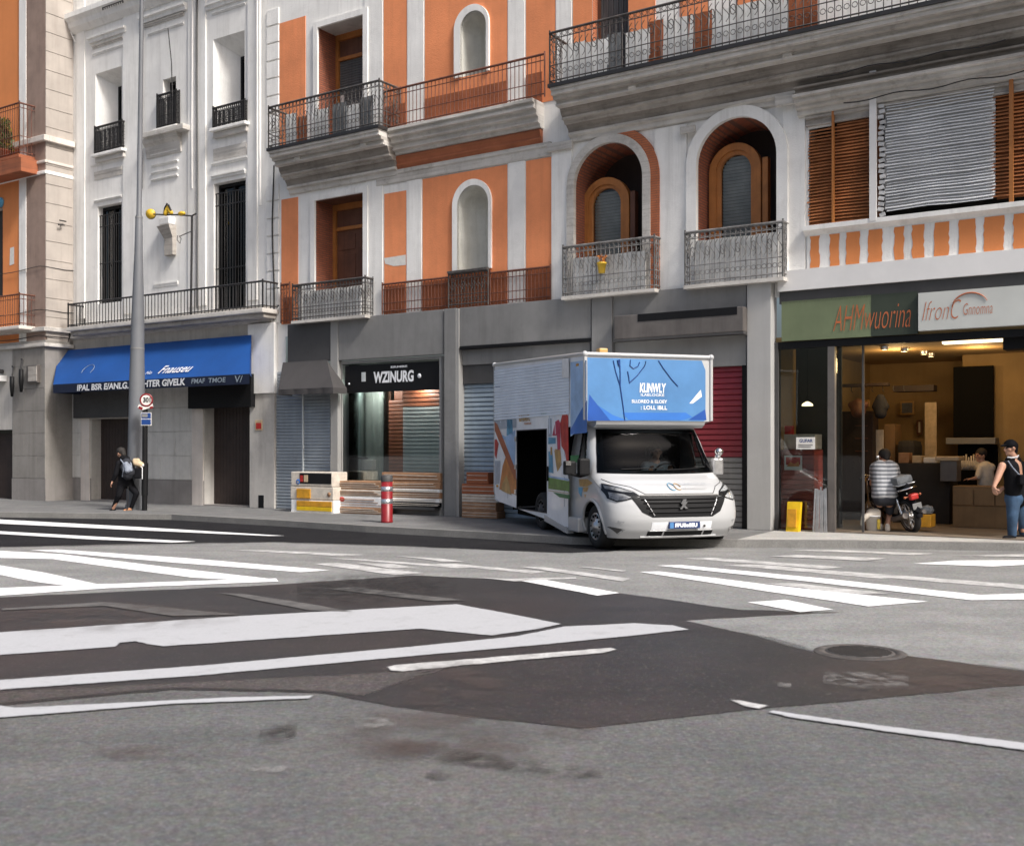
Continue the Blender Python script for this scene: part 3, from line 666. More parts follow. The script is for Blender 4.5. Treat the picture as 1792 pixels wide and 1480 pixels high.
# orange stucco panels, slightly proud
def opanel(px0, px1, z0, z1, hole=None, mat='orange_stucco'):
    m = wall_mb(U(px0), U(px1), z0, z1, [hole] if hole else [], -.012)
    m.add([(U(px0), -.012, z0), (U(px0), 0, z0), (U(px0), 0, z1), (U(px0), -.012, z1)], [(0, 1, 2, 3)])
    m.add([(U(px1), -.012, z0), (U(px1), 0, z0), (U(px1), 0, z1), (U(px1), -.012, z1)], [(0, 1, 2, 3)])
    m.build('stucco_panel', mat, bld)
zl = Z(673, 340)
opanel(493, 522, ZA, Z(493, 350)); opanel(673, 711, ZA, zl); opanel(740, 888, ZA, zl + .18, (U(794), U(862), Z(803, 476), Z(830, 314), 1)); opanel(921, 967, ZA, zl + .18)
opanel(490, 535, ZB, Z(490, 42)); opanel(672, 712, ZB, ZTOP); opanel(744, 888, ZB, ZTOP, (U(797), U(858), Z(808, 136), Z(830, 9), 1)); opanel(921, 972, ZB, ZTOP)
opanel(1003, 1147, ZB, ZTOP, (U(1037), U(1100), ZB + .1, ZB + 2.9, 0)); opanel(1190, 1240, ZB, ZTOP); opanel(1290, 1400, ZB, ZTOP)
# arched niches
for (hi, ho, dd) in ((N1, (U(794), U(862), Z(803, 476), Z(830, 314)), .5), (N2, (U(797), U(858), Z(808, 136), Z(830, 9)), .45)):
    inner = arch_pts(*hi[:4]); outer = arch_pts(*ho[:4])
    nf = ring(MB(), inner, outer, -.06, 0).build('niche', 'white_stucco', bld)
    # half-round niche shell
    m = MB(); k = 14; rows = []
    for j in range(k + 1):
        a = PI * j / k; c = (hi[0] + hi[1]) / 2; r = (hi[1] - hi[0]) / 2
        rows.append((c - r * math.cos(a), .02 + dd * math.sin(a)))
    zs = hi[3] - r; vs = [(x, y, z) for z in (hi[2], zs) for x, y in rows]; n = k + 1
    m.add(vs, [(i, i + 1, n + i + 1, n + i) for i in range(k)], True)
    dome = []
    for i in range(7):
        b_ = PI / 2 * i / 6
        for j in range(k + 1):
            a = PI * j / k; dome.append((c - r * math.cos(a) * math.cos(b_), .02 + dd * math.sin(a) * math.cos(b_), zs + r * math.sin(b_)))
    m.add(dome, [(i * n + j, i * n + j + 1, (i + 1) * n + j + 1, (i + 1) * n + j) for i in range(6) for j in range(k)], True)
    m.add([(x, y, hi[2]) for x, y in rows], [tuple(range(n))])
    reveal(m, inner, -.06, .02)
    m.build('niche_shell', 'niche_grey', nf)
# French doors
def french(h, wood, kind):
    u0, u1, z0, z1 = h[:4]; d = .62
    m = MB(); reveal(m, [(u0, z0), (u0, z1)], 0, d); reveal(m, [(u1, z0), (u1, z1)], 0, d); m.build('brick_reveal', 'red_brick', bld)
    m = MB(); reveal(m, [(u0, z0), (u1, z0)], 0, d); m.build('threshold', 'grey_panel', bld)
    m = MB(); reveal(m, [(u0, z1), (u1, z1)], 0, d); m.build('soffit', 'dirty_stucco' if kind == 2 else 'wood_brown', bld)
    fr = MB(); f = .09
    fr.box(u0, u0 + f, d - .06, d + .04, z0, z1); fr.box(u1 - f, u1, d - .06, d + .04, z0, z1); fr.box(u0 + f, u1 - f, d - .06, d + .04, z1 - .14, z1)
    fr.box(u0 + f, u1 - f, d - .05, d + .03, z1 - .62, z1 - .54)
    c = (u0 + u1) / 2
    o = fr.build('door', wood, bld)
    if kind == 1:
        m = MB(); m.box(u0 + f, u1 - f, d, d + .03, z0, z1 - .62)
        for a, b in ((u0 + f, c), (c, u1 - f)):
            for zz0, zz1 in ((z0 + .15, z0 + .75), (z0 + .85, z0 + 1.6), (z0 + 1.7, z1 - .72)):
                m.bevel_box(a + .07, b - .07, d - .02, d + .02, zz0, zz1, .012)
        m.build('door_leaf', 'wood_brown', o)
        MB().box(u0 + f, u1 - f, d, d + .02, z1 - .54, z1 - .14).build('transom', 'wood_brown', o)
    else:
        MB().slats(u0 + f, u1 - f, z0, z1 - .62, .06, .012, d + .01).build('roller_blind', 'curtain_grey', o)
        MB().box(u0 + f, u1 - f, d, d + .02, z1 - .54, z1 - .14).build('transom', 'wood_brown', o)
        MB().box(u0 + f + .02, u0 + f + .14, d - .02, d - .01, z0 + .95, z0 + 1.35).build('notice', 'paper', o)
french(D1, 'wood_amber', 1); french(D2, 'wood_amber', 2)
# door surrounds
for h in (D1, D2):
    m = MB(); w = .14
    m.box(h[0] - w, h[0] - .004, -.05, .0, h[2], h[3] + w); m.box(h[1] + .004, h[1] + w, -.05, 0, h[2], h[3] + w); m.box(h[0] - .004, h[1] + .004, -.05, 0, h[3] + .004, h[3] + w)
    m.build('door_surround', 'white_stucco', bld)
# shuttered window behind the top balcony
m = MB(); reveal(m, [(S1[0], S1[2]), (S1[0], S1[3]), (S1[1], S1[3]), (S1[1], S1[2])], 0, .3); m.build('brick_reveal', 'orange_brick', bld)
w_ = MB().box(S1[0], S1[0] + .06, .2, .3, S1[2], S1[3]).box(S1[1] - .06, S1[1], .2, .3, S1[2], S1[3]).build('window', 'wood_brown', bld)
m = MB()
for i in range(12):
    x = S1[0] + .06 + (S1[1] - S1[0] - .12) * i / 12; m.box(x, x + (S1[1] - S1[0] - .12) / 12 - .012, .24 + (i % 2) * .012, .28, S1[2], S1[3])
m.build('shutter', 'curtain_grey', w_)
# arched loggias
for hi, brickside, wl in ((A1, 1, (1022, 1104, 312)), (A2, 0, (1244, 1334, 252))):
    u0, u1, z0, z1 = hi[:4]; d = .95
    outl = arch_pts(u0, u1, z0, z1, 28)
    m = MB(); reveal(m, outl, 0.0, d); m.build('loggia', 'red_brick', bld)
    lg = [o for o in bld.children if o.name.startswith('loggia')][-1]
    w = .16 if brickside else .20
    outer = arch_pts(u0 - w, u1 + w, z0, z1 + w, 28)
    ring(MB(), outl, outer, -.10, -.002).build('arch_surround', 'dirty_stucco' if brickside else 'white_stucco', bld)
    if brickside:
        w2 = .42; o1 = arch_pts(u0 - .16, u1 + .16, z0, z1 + .16, 28); o2 = arch_pts(u0 - .30, u1 + .34, z0, z1 + .30, 28)
        ring(MB(), o1[14:], o2[14:], -.07, -.002).build('brick_arch', 'orange_brick', bld)
    # back wall with arched wooden window
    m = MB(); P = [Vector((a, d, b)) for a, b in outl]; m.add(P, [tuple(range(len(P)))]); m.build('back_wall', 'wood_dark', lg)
    # wooden arch window standing at depth
    yy = .42 if brickside else .46
    a0 = U(wl[0], yy); a1 = U(wl[1], yy); zt = Z((wl[0] + wl[1]) / 2, wl[2], yy)
    f1 = arch_pts(a0, a1, z0, zt, 24); f2 = arch_pts(a0 + .13, a1 - .13, z0, zt - .13, 24); f3 = arch_pts(a0 + .20, a1 - .20, z0, zt - .20, 24)
    fr = ring(MB(), f2, f1, yy - .08, yy + .06); ring(fr, f3, f2, yy - .04, yy + .06)
    fo = fr.build('window', 'wood_amber', lg)
    m = MB(); m.add([(a, yy + .03, b) for a, b in f3], [tuple(range(len(f3)))]); m.build('pane', 'shop_glass', fo)
    m = MB(); x0, x1 = a0 + .20, a1 - .20; c = (x0 + x1) / 2; r = (x1 - x0) / 2
    zz = z0
    while zz < zt - .26:
        hw = r if zz < zt - .20 - r else math.sqrt(max(0, r * r - (zz - (zt - .20 - r)) ** 2))
        m.add([(c - hw, yy + .12, zz), (c + hw, yy + .12, zz), (c + hw, yy + .09, zz + .05), (c - hw, yy + .09, zz + .05)], [(0, 1, 2, 3)]); zz += .062
    m.build('blind', 'blind_grey', fo)
    # screen wall around the window, in the recess
    m = MB(); ob = arch_pts(u0, u1, z0, z1, 24)
    if brickside:
        m.box(u0, a0, yy, yy + .05, z0, zt - .5)
    else:
        m.box(u0, a0, yy, yy + .05, z0, zt - .3)
    m.build('brick_screen', 'red_brick', lg)
    m = MB(); m.box(a1 + .04, a1 + .14, yy - .1, yy + .04, z0, zt - .35); m.build('side_post', 'wood_amber' if brickside == 0 else 'wood_brown', lg)
    MB().box(u0, u1, .02, d, z0 - .03, z0).build('loggia_floor', 'grey_panel', lg)
    # imposts
    if not brickside:
        MB().bevel_box(u0 - .30, u0 - .0, -.16, -.101, z1 - .16, z1 - .02, .02).build('impost', 'dirty_stucco', bld); MB().bevel_box(u1, u1 + .34, -.2, -.101, z1 + .02, z1 + .2, .03).build('impost', 'dirty_stucco', bld)
# profile mouldings: extruded profile along u  (list of (y,z) from top to bottom)
def moulding(px0, px1, prof, mat, name='cornice', parent=None, y_end=0, u=None):
    a, b = u if u else (U(px0), U(px1)); P = [(y_end, prof[0][1])] + prof + [(y_end, prof[-1][1])]; n = len(P)
    m = MB(); m.add([(a, y, z) for y, z in P] + [(b, y, z) for y, z in P], [(i, i + 1, n + i + 1, n + i) for i in range(n - 1)])
    m.add([(a, y, z) for y, z in P], [tuple(range(n))]); m.add([(b, y, z) for y, z in P], [tuple(range(n))])
    return m.build(name, mat, parent or bld)
zB = ZB
# entablature between the balconies
moulding(672, 952, [(-.44, zB - .02), (-.44, zB - .08), (-.37, zB - .09), (-.37, zB - .14), (-.40, zB - .15), (-.40, zB - .20), (-.31, zB - .21), (-.29, zB - .27), (-.31, zB - .275), (-.31, zB - .31), (-.22, zB - .33), (-.21, zB - .40), (-.235, zB - .41), (-.235, zB - .44), (-.15, zB - .46), (-.14, zB - .52), (-.1, zB - .53)], 'dirty_stucco')
moulding(676, 950, [(-.1, zB - .535), (-.12, zB - .58), (-.085, zB - .70), (-.10, zB - .74), (-.06, zB - .82)], 'rust_band', 'rust_band')
moulding(660, 966, [(-.075, zB - .825), (-.075, zB - .90), (-.045, zB - .93), (-.035, zB - 1.08), (-.02, zB - 1.1)], 'dirty_stucco')
# upper-left balcony
def balcony(px0, px1, zf, proj, railh, mat_r, und, lip=.07, sp=.11, name='balcony', ends=(1, 1), scroll=True, brk=()):
    a, b = U(px0, -proj), U(px1, -proj)
    sl = MB().box(a, b, -proj, .0, zf - lip, zf).build(name, 'iron' if und else 'dirty_stucco', bld)
    path = ([(a, -.01)] if ends[0] else []) + [(a + .02, -proj + .05), (b - .02, -proj + .05)] + ([(b, -.01)] if ends[1] else [])
    railing_mb(path, zf, zf + railh, sp, scroll=scroll).build('railing', mat_r, sl)
    if und:
        def prof(P, nm, mt):
            P = [(0, P[0][1])] + P + [(0, P[-1][1])]; n = len(P); m = MB()
            m.add([(a + .04, y, z) for y, z in P] + [(b - .04, y, z) for y, z in P], [(i, i + 1, n + i + 1, n + i) for i in range(n - 1)])
            m.add([(a + .04, y, z) for y, z in P], [tuple(range(n))]); m.add([(b - .04, y, z) for y, z in P], [tuple(range(n))]); m.build(nm, mt, sl)
        zl_ = zf - lip
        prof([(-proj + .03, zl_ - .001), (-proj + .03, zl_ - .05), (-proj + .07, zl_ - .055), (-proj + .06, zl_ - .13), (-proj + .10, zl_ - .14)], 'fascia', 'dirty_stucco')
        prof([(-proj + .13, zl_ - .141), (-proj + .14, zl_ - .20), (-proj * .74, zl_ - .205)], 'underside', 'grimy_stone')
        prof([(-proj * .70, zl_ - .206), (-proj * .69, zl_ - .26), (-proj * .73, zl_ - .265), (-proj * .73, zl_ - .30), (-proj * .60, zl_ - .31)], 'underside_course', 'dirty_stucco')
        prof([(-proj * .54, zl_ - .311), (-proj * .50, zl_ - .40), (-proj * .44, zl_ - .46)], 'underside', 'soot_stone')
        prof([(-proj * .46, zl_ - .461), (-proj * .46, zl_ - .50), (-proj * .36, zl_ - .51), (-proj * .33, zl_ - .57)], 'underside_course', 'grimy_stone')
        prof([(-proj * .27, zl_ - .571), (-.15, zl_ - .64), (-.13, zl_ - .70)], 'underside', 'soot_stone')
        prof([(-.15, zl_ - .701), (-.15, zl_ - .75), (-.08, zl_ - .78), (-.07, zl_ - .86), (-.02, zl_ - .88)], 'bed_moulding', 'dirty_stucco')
        for bp_ in brk:
            uu = U(bp_, -proj * .5)
            Q = [(-.02, zl_ - .16), (-proj * .84, zl_ - .16), (-proj * .86, zl_ - .30), (-proj * .70, zl_ - .38), (-proj * .58, zl_ - .36), (-proj * .42, zl_ - .52), (-.20, zl_ - .80), (-.10, zl_ - .86), (-.02, zl_ - .84)]
            Q = [(y * .9, zl_ - .16 + (z - zl_ + .16) * .62) for y, z in Q]
            br = MB().poly_x([(y, z) for y, z in Q], uu - .07, uu + .07)
            br.cyl((uu - .085, -proj * .68, zl_ - .24), (uu + .085, -proj * .68, zl_ - .24), .065, n=12)
            br.build('bracket', 'dirty_stucco', sl)
    return sl
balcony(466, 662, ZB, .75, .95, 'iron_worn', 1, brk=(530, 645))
# low parapet balustrade between
a, b = U(672, -.36), U(953, -.36)
m = railing_mb([(a, -.36), (b, -.36)], ZB - .02, ZB + .82, .10, scroll=False, mid=True); m.build('railing', 'iron_red', bld)
zc = Z(1000, 148, -.9) ; zc = max(zc, ZB)
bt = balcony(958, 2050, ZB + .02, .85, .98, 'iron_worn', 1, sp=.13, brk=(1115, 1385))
# heavy cornice under the long balcony on the right
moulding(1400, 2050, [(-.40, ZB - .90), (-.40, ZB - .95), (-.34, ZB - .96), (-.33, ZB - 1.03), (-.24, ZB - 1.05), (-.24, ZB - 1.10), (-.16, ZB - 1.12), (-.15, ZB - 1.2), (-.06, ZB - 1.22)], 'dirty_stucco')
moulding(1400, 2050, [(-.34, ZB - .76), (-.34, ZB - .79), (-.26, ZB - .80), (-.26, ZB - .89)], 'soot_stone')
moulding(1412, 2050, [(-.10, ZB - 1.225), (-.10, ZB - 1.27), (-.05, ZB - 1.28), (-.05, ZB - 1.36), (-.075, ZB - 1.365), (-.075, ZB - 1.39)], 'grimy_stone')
for q_, dz_ in ((1430, .70), (1500, .98), (1470, 1.15)):
    m = MB(); m.tube([(U(q_ + 22 * i, -.45), -.45 + .1 * (dz_ > .9) * 2, ZB - dz_ - .025 * math.sin(i * 1.1)) for i in range(16)], .011, 5); m.build('cable', 'iron', bld)
# piers and pilasters
for px0, px1, za, zb_ in ((967, 1002, ZA, ZB - .9), (1147, 1203, ZA, ZB - .95), (1372, 1410, ZA, ZB - .95)):
    MB().box(U(px0), U(px1), -.045, 0, za, zb_).build('pilaster', 'white_stucco', bld)
for px0, px1 in ((962, 1006), (1143, 1208), (1366, 1414)):
    z = Z(px0 + 20, 255 if px0 < 1000 else (200 if px0 < 1200 else 165))
    MB().bevel_box(U(px0), U(px1), -.12, -.046, z - .12, z + .05, .02).build('pilaster_capital', 'dirty_stucco', bld)
for px0, px1, za, zb_ in ((711, 740, ZA, zl + .2), (888, 921, ZA, zl + .2), (712, 744, ZB, ZTOP), (888, 921, ZB, ZTOP), (637, 672, ZB, ZTOP), (640, 672, ZA, ZB - .9), (972, 1003, ZB, ZTOP)):
    MB().box(U(px0) + .03, U(px1) - .03, -.02, 0, za, zb_).build('pilaster', 'white_stucco', bld)
# white strip with grooves at the left end, like quoins
m = MB()
for k in range(18):
    z0 = ZA + .05 + k * .42
    if z0 > ZTOP - .5: break
    if ZB - .9 < z0 < ZB + .1: continue
    m.bevel_box(U(468), U(489), -.035, 0, z0, z0 + .385, .012)
m.build('quoin', 'white_stucco', bld)
# first-floor railings
zr = Z(512, 501) - ZA
def juliet(px0, px1, mat, zt, proj=.28, rubble=False):
    a, b = U(px0, -proj), U(px1, -proj)
    o = railing_mb([(a, -.01), (a, -proj), (b, -proj), (b, -.01)], ZA + .02, zt, .095).build('railing', mat, bld)
    MB().box(a - .02, b + .02, -proj - .03, -.001, ZA - .05, ZA + .015).build('balcony_floor', 'dirty_stucco', o)
    return o
jb = juliet(512, 639, 'iron_worn', Z(512, 500, -.28))
railing_mb([(U(497), -.1), (U(512), -.1)], ZA + .02, Z(497, 498, -.1), .09).build('railing', 'iron_red', bld)
railing_mb([(U(673), -.08), (U(789), -.08)], ZA + .02, Z(673, 499), .09, scroll=False).build('railing', 'iron_red', bld)
railing_mb([(U(791), -.12), (U(860), -.12)], ZA + .02, Z(791, 481), .085, scroll=True).build('railing', 'iron_worn', bld)
railing_mb([(U(862), -.08), (U(967), -.08)], ZA + .02, Z(862, 479), .09, scroll=False).build('railing', 'iron_red', bld)
for px0, px1 in ((791, 860),):
    MB().box(U(px0), U(px1), -.17, -.08, Z(791, 481), Z(791, 481) + .05).build('sill', 'iron_worn', bld)
juliet(985, 1145, 'iron_pale', Z(985, 433, -.28))
juliet(1199, 1370, 'iron_pale', Z(1199, 408, -.28))
# lime-washed boards behind the loggia railings
for px0, px1, ptop in ((1003, 1130, 452), (1215, 1362, 422), (530, 632, 510)):
    m = MB(); a, b = U(px0, -.2), U(px1, -.2); z1 = Z(px0, ptop, -.2); k = max(3, int((b - a) / .19))
    for i in range(k):
        w = (b - a) / k; m.box(a + i * w + .006, a + (i + 1) * w - .006, -.2 + .008 * (i % 2), -.17, ZA + .03, z1 - .015 * random.random())
    m.build('railing_board', 'limewash', bld)
# drainpipe at the boundary and loose cables
def pipe(px, py0, py1, r, mat, parent, name='drainpipe', y=-.07, sway=.0):
    u = U(px, y); z0, z1 = Z(px, py1, y), Z(px, py0, y); pts = []
    for i in range(13):
        t_ = i / 12; pts.append((u + sway * math.sin(t_ * 7 + px), y, z0 + (z1 - z0) * t_))
    return MB().tube(pts, r, 8).build(name, mat, parent)
pipe(478, 290, 560, .018, 'iron', bld, 'cable', -.06, .03)
# small broken plaster sign
MB().poly_y([UZ(673, 452), UZ(711, 446), UZ(711, 464), UZ(690, 466), UZ(675, 462)], -.016).build('paper_scrap', 'paper', bld)
for p0, p1 in ((673, 711), (740, 790), (862, 888), (921, 967), (497, 512)):
    zt_ = Z(p0, 499 - (p0 - 673) * .112) - .03
    MB().box(U(p0) + .004, U(p1) - .004, -.03, -.013, ZA + .01, zt_).build('dado', 'dado', bld)
MB().box(U(791), U(860), -.03, -.013, ZA + .01, Z(791, 481)).build('dado', 'dado', bld)
MB().box(U(674), U(711), -.03, -.013, ZB, ZB + .62).build('dado', 'dado', bld); MB().box(U(745), U(887), -.03, -.0135, ZB, ZB + .6).build('dado', 'dado', bld); MB().box(U(922), U(950), -.03, -.013, ZB, ZB + .62).build('dado', 'dado', bld)
# washing, boards and clutter behind the upper railings
def clutter(px, w, h, y, z, mat, nm):
    m = MB(); k = 7; a = U(px, y); vs = []
    for i in range(k + 1):
        x = a + w * i / k; vs += [(x, y + .012 * math.sin(i * 2), z + .004 * math.sin(i * 1.3)), (x, y + .008 * math.sin(i * 2.4), z + h + .008 * math.sin(i * 1.9))]
    m.add(vs, [(2 * i, 2 * i + 2, 2 * i + 3, 2 * i + 1) for i in range(k)], True); return m.build(nm, mat, bld)
for px, w, h, mt_ in ((500, .35, .72, 'limewash'), (520, .3, .6, 'dado'), (546, .5, .66, 'limewash'), (583, .4, .7, 'cloth_grey'), (600, .5, .6, 'limewash'), (632, .35, .7, 'cloth_grey')): clutter(px, w, h, -.55, ZB + .03, mt_, 'balcony_screen')
for px, w, h, mt_ in ((985, .5, .75, 'limewash'), (1020, .55, .7, 'limewash'), (1062, .3, .75, 'cloth_grey'), (1095, .5, .7, 'limewash'), (1135, .3, .8, 'dado'), (1160, .6, .75, 'limewash'), (1205, .45, .75, 'dado'), (1240, .8, .72, 'limewash'), (1300, .8, .72, 'limewash'), (1370, .6, .74, 'dado')): clutter(px, w, h, -.6, ZB + .04, mt_, 'balcony_screen')
# pendant on the arched balcony
pt = thing('plant_pot', 'small orange and yellow pot hanging on the railing of the left arched balcony', 'flower pot', (U(1053, -.34), -.34, Z(1053, 478, -.34)))
u_, z_ = U(1053, -.36), Z(1053, 478, -.36)
MB().lathe((u_, -.36, z_), (0, 0, 1), [(.0, 0), (.06, 0), (.085, .17), (.095, .17), (.095, .2), (.0, .2)], 14).build('pot', 'yellow', pt)
m = MB()
for i in range(40): m.obox((u_ + random.gauss(0, .05), -.36 + random.gauss(0, .04), z_ + .22 + random.random() * .12), (.03, .002, .05), random.random() * 6, random.random() * 3)
m.build('leaves', 'print_orange', pt)

# ================================================================== right-hand building with blinds
URR = U(2150)
rb = thing('corner_building', 'white building with brown and silver slatted blinds and orange striped parapet above the open shop', 'building', (UR, 0, SW))
zP0, zP1 = Z(1418, 470), Z(1418, 412)       # striped parapet
zW0, zW1 = Z(1415, 398), Z(1460, 138)       # blind window
wall_mb(UR + .002, URR, Z(1365, 530), ZB + 7, [(U(1416), URR - .3, zW0, zW1)]).build('wall', 'white_stucco', rb)
m = MB(); reveal(m, [(U(1416), zW0), (U(1416), zW1), (URR - .3, zW1), (URR - .3, zW0)], 0, .5, True); m.build('window_reveal', 'dirty_stucco', rb)
wo = MB().box(U(1416), URR - .3, .42, .48, zW0, zW1).build('window', 'shop_dark', rb)
def slat_blind(px0, px1, z0, z1, mat, y, pitch, wob, name='blind', ragged=0, pxl=None):
    m = MB(); a, b = U(px0, y), U(px1, y); k = int((z1 - z0) / pitch)
    for i in range(k):
        z = z0 + i * pitch; seg = 10
        a_ = a + (ragged * random.random() if ragged else 0); b_ = b - (ragged * random.random() if ragged else 0)
        if pxl and z > pxl[1]: a_ = U(pxl[0], y) + (ragged * random.random() if ragged else 0)
        ph = random.uniform(-.4, .4); ty = random.uniform(.0, .02)
        vs = []
        for j in range(seg + 1):
            x = a_ + (b_ - a_) * j / seg; w = wob * noise.noise(Vector((x * 1.3, z * .9, 2.2))) + wob * .4 * noise.noise(Vector((x * 3.1, i * .7, ph)))
            vs += [(x, y - .018 + ty, z + w), (x, y + .022 + ty, z + w + pitch * .62), (x, y + .026 + ty, z + w + pitch * .60), (x, y - .014 + ty, z + w - .006)]
        m.add(vs, [(4 * j + q, 4 * j + (q + 1) % 4, 4 * j + 4 + (q + 1) % 4, 4 * j + 4 + q) for j in range(seg) for q in range(4)])
    return m.build(name, mat, rb)
MB().box(U(1418, .0), U(1540, .0), .02, .03, zW0 + .02, Z(1460, 240)).build('blind_backing', 'sheet_rust', rb)
MB().box(U(1464, .0), U(1540, .0), .02, .03, Z(1460, 240) + .002, zW1 - .1).build('blind_backing', 'sheet_rust', rb)
MB().box(U(1548, -.02), U(1742, -.02), -.02, -.01, Z(1548, 368), Z(1548, 134)).build('blind_backing', 'sheet_grey', rb)
MB().box(U(1744, 0), URR - .3, .02, .03, zW0 + .1, zW1 - .1).build('blind_backing', 'sheet_rust', rb)
MB().box(U(1414), U(1459), -.02, -.003, Z(1412, 228), zW1 + .05).build('plaster_corner', 'white_stucco', rb)
slat_blind(1412, 1524, Z(1415, 395), Z(1460, 150), 'blind_brown', -.03, .055, .014, ragged=.05, pxl=(1462, Z(1412, 232)))
slat_blind(1548, 1742, Z(1548, 372), Z(1548, 128), 'blind_silver', -.09, .050, .022, ragged=.04)
slat_blind(1735, 2040, Z(1748, 345), Z(1748, 90), 'blind_brown', -.03, .058, .014, ragged=.02)
slat_blind(1560, 1745, Z(1560, 148), Z(1560, 112), 'blind_brown', -.03, .062, .05, ragged=.02)
for px, mt, w, yy in ((1528, 'white_paint', .055, -.14), (1770, 'wood_amber', .03, -.1), (1458, 'wood_amber', .018, -.08)):
    u_ = U(px, yy); MB().box(u_ - w, u_ + w, yy - .03, yy + .03, zW0 - .05, zW1 + (.2 if mt == 'white_paint' else 0)).build('blind_post', mt, rb)
# the dented blind guide rail between post and silver blind
m = MB(); u_ = U(1543, -.1)
for i in range(26):
    z = zW0 + .05 + i * .09; m.obox((u_ + random.uniform(-.02, .02), -.1, z), (.09, .04, .06), 0, random.uniform(-.3, .3), random.uniform(-.3, .3))
m.build('guide_rail', 'sheet_grey', rb)
moulding(1408, 1412, [(-.16, zW0 - .0), (-.16, zW0 - .08), (-.10, zW0 - .11), (-.06, zP1 - .0), (-.02, zP1 - .02)], 'white_stucco', 'sill', rb, u=(U(1410), URR))
# striped parapet
MB().box(U(1414), URR, -.04, 0, zP0 - .02, zP1).build('parapet', 'white_stucco', rb)
edges = [(1418, 1434), (1452, 1469), (1481, 1505), (1519, 1544), (1565, 1582), (1596, 1617), (1635, 1661), (1678, 1708), (1722, 1757), (1773, 1800), (1818, 1850)]
for p0, p1 in edges:
    a, b = U(p0, -.045), U(p1, -.045)
    m = MB()
    k = 8; L_ = [(a + random.uniform(-.012, .012), zP0 + (zP1 - .03 - zP0) * i / k) for i in range(k + 1)]; Rr = [(b + random.uniform(-.012, .012), zP0 + (zP1 - .03 - zP0) * i / k) for i in range(k + 1)]
    m.poly_y(L_ + Rr[::-1], -.048)
    m.build('parapet_stripe', 'amber_stucco', rb)
MB().box(U(1365), URR, -.12, -.002, Z(1365, 512), zP0 - .02).build('canopy_beam', 'white_paint', rb)
MB().box(U(1366), URR, -.06, .1, Z(1365, 533), Z(1365, 512)).build('fascia', 'grey_dark', rb)

# ================================================================== open shop on the right
zS0, zS1 = Z(1368, 598), Z(1368, 529)       # sign band
us0, us1 = U(1350), URR
shop = thing('shop_unit', 'open fronted shop with dark frame and warm lit tan interior under green and white signs', 'shop', (us0, 0, SW))
zF = SW + .02
MB().box(us0, us1, -.0, 6.0, SW + .003, zF).build('floor', 'shop_floor', shop)
ceil = zS0 - .02
MB().box(us0, us1, .05, 6.0, ceil, ceil + .1).build('ceiling', 'shop_wall', shop)
MB().box(us0, us1 + 3, 5.9, 6.0, zF, ceil).build('back_wall', 'shop_wall', shop)
MB().box(us0 - .02, us0 + .08, .05, 6.0, zF, ceil).build('side_wall', 'shop_wall', shop)
MB().box(us1 - .1, us1, .05, 6, zF, ceil).build('side_wall', 'shop_wall', shop)
# frame, mullions
m = MB(); m.box(us0, us0 + .13, -.03, .12, SW, zS0 - .01); m.build('frame', 'grey_dark', shop)
MB().box(us0 + .13, us1, -.02, .15, zS0 - .13, zS0 - .01).build('lintel', 'black', shop)
um = U(1455); MB().box(um - .06, um + .06, -.02, .08, SW, zS0 - .13).build('mullion', 'taupe_metal', shop)
# second partition seen behind
uq = U(1640, 2.2); MB().box(uq, uq + 1.5, 4.4, 4.5, zF, ceil).build('partition', 'shop_wall', shop)
MB().box(us0 + .13, um - .06, .02, .03, SW + .05, zS0 - .13).build('shop_window', 'shop_glass', shop)
MB().box(um + .06, U(1509, .1), .10, .112, SW + .05, zS0 - .13).build('glass_door', 'shop_glass', shop); MB().box(U(1509, .1), U(1509, .1) + .03, .08, .13, SW + .02, zS0 - .13).build('door_stile', 'grey_dark', shop)
# dark backing of display window
MB().box(us0 + .13, um - .1, .9, .95, zF, ceil).build('display_back', 'shop_dark', shop)
# signs
sg = thing('shop_sign', 'long green and dark shop sign with scrawled orange lettering', 'sign', (U(1368), -.08, zS0))
MB().box(U(1368, -.05), U(1525, -.05), -.06, -.005, zS0, zS1).build('panel', 'sign_green', sg)
MB().box(U(1525, -.05), U(1606, -.05), -.065, -.005, zS0, zS1).build('dark_panel', 'sign_olive', sg)
hs = zS1 - zS0
text('lettering', 'AHMwuorina', 'letter_orange', sg, .3, (U(1458, -.07), -.072, zS0 + .17 * hs), shear=.35, width=U(1594, -.07) - U(1458, -.07), height=hs * .62, bold=-.004)
sg2 = thing('shop_sign', 'white shop sign with curly orange script above the right half of the shop', 'sign', (U(1607), -.1, zS0))
y_ = -.13
MB().box(U(1607, y_), URR - .4, y_, -.005, Z(1607, 579, y_), Z(1607, 513, y_)).build('panel', 'sign_pale', sg2)
zz0, zz1 = Z(1607, 579, y_), Z(1607, 513, y_); hh = zz1 - zz0
text('lettering', 'IfronC', 'letter_orange', sg2, .3, (U(1614, y_), y_ - .006, zz0 + .26 * hh), shear=.4, width=U(1682, y_) - U(1614, y_), height=hh * .50, bold=-.006)
text('lettering', 'Gnnomna', 'letter_orange', sg2, .3, (U(1686, y_), y_ - .006, zz0 + .34 * hh), shear=.2, width=U(1737, y_) - U(1686, y_), height=hh * .30, bold=-.004)
m = MB(); pts = []
cx_, cz_ = U(1700, y_), zz0 + .55 * hh
for i in range(16):
    a = R(20 + 160 * i / 15); pts.append((cx_ + .27 * math.cos(a) - .02, y_ - .01, cz_ + .22 * math.sin(a)))
m.tube(pts, [.004 + .008 * math.sin(PI * i / 15) for i in range(16)], 5)
m.build('flourish', 'letter_orange', sg2)

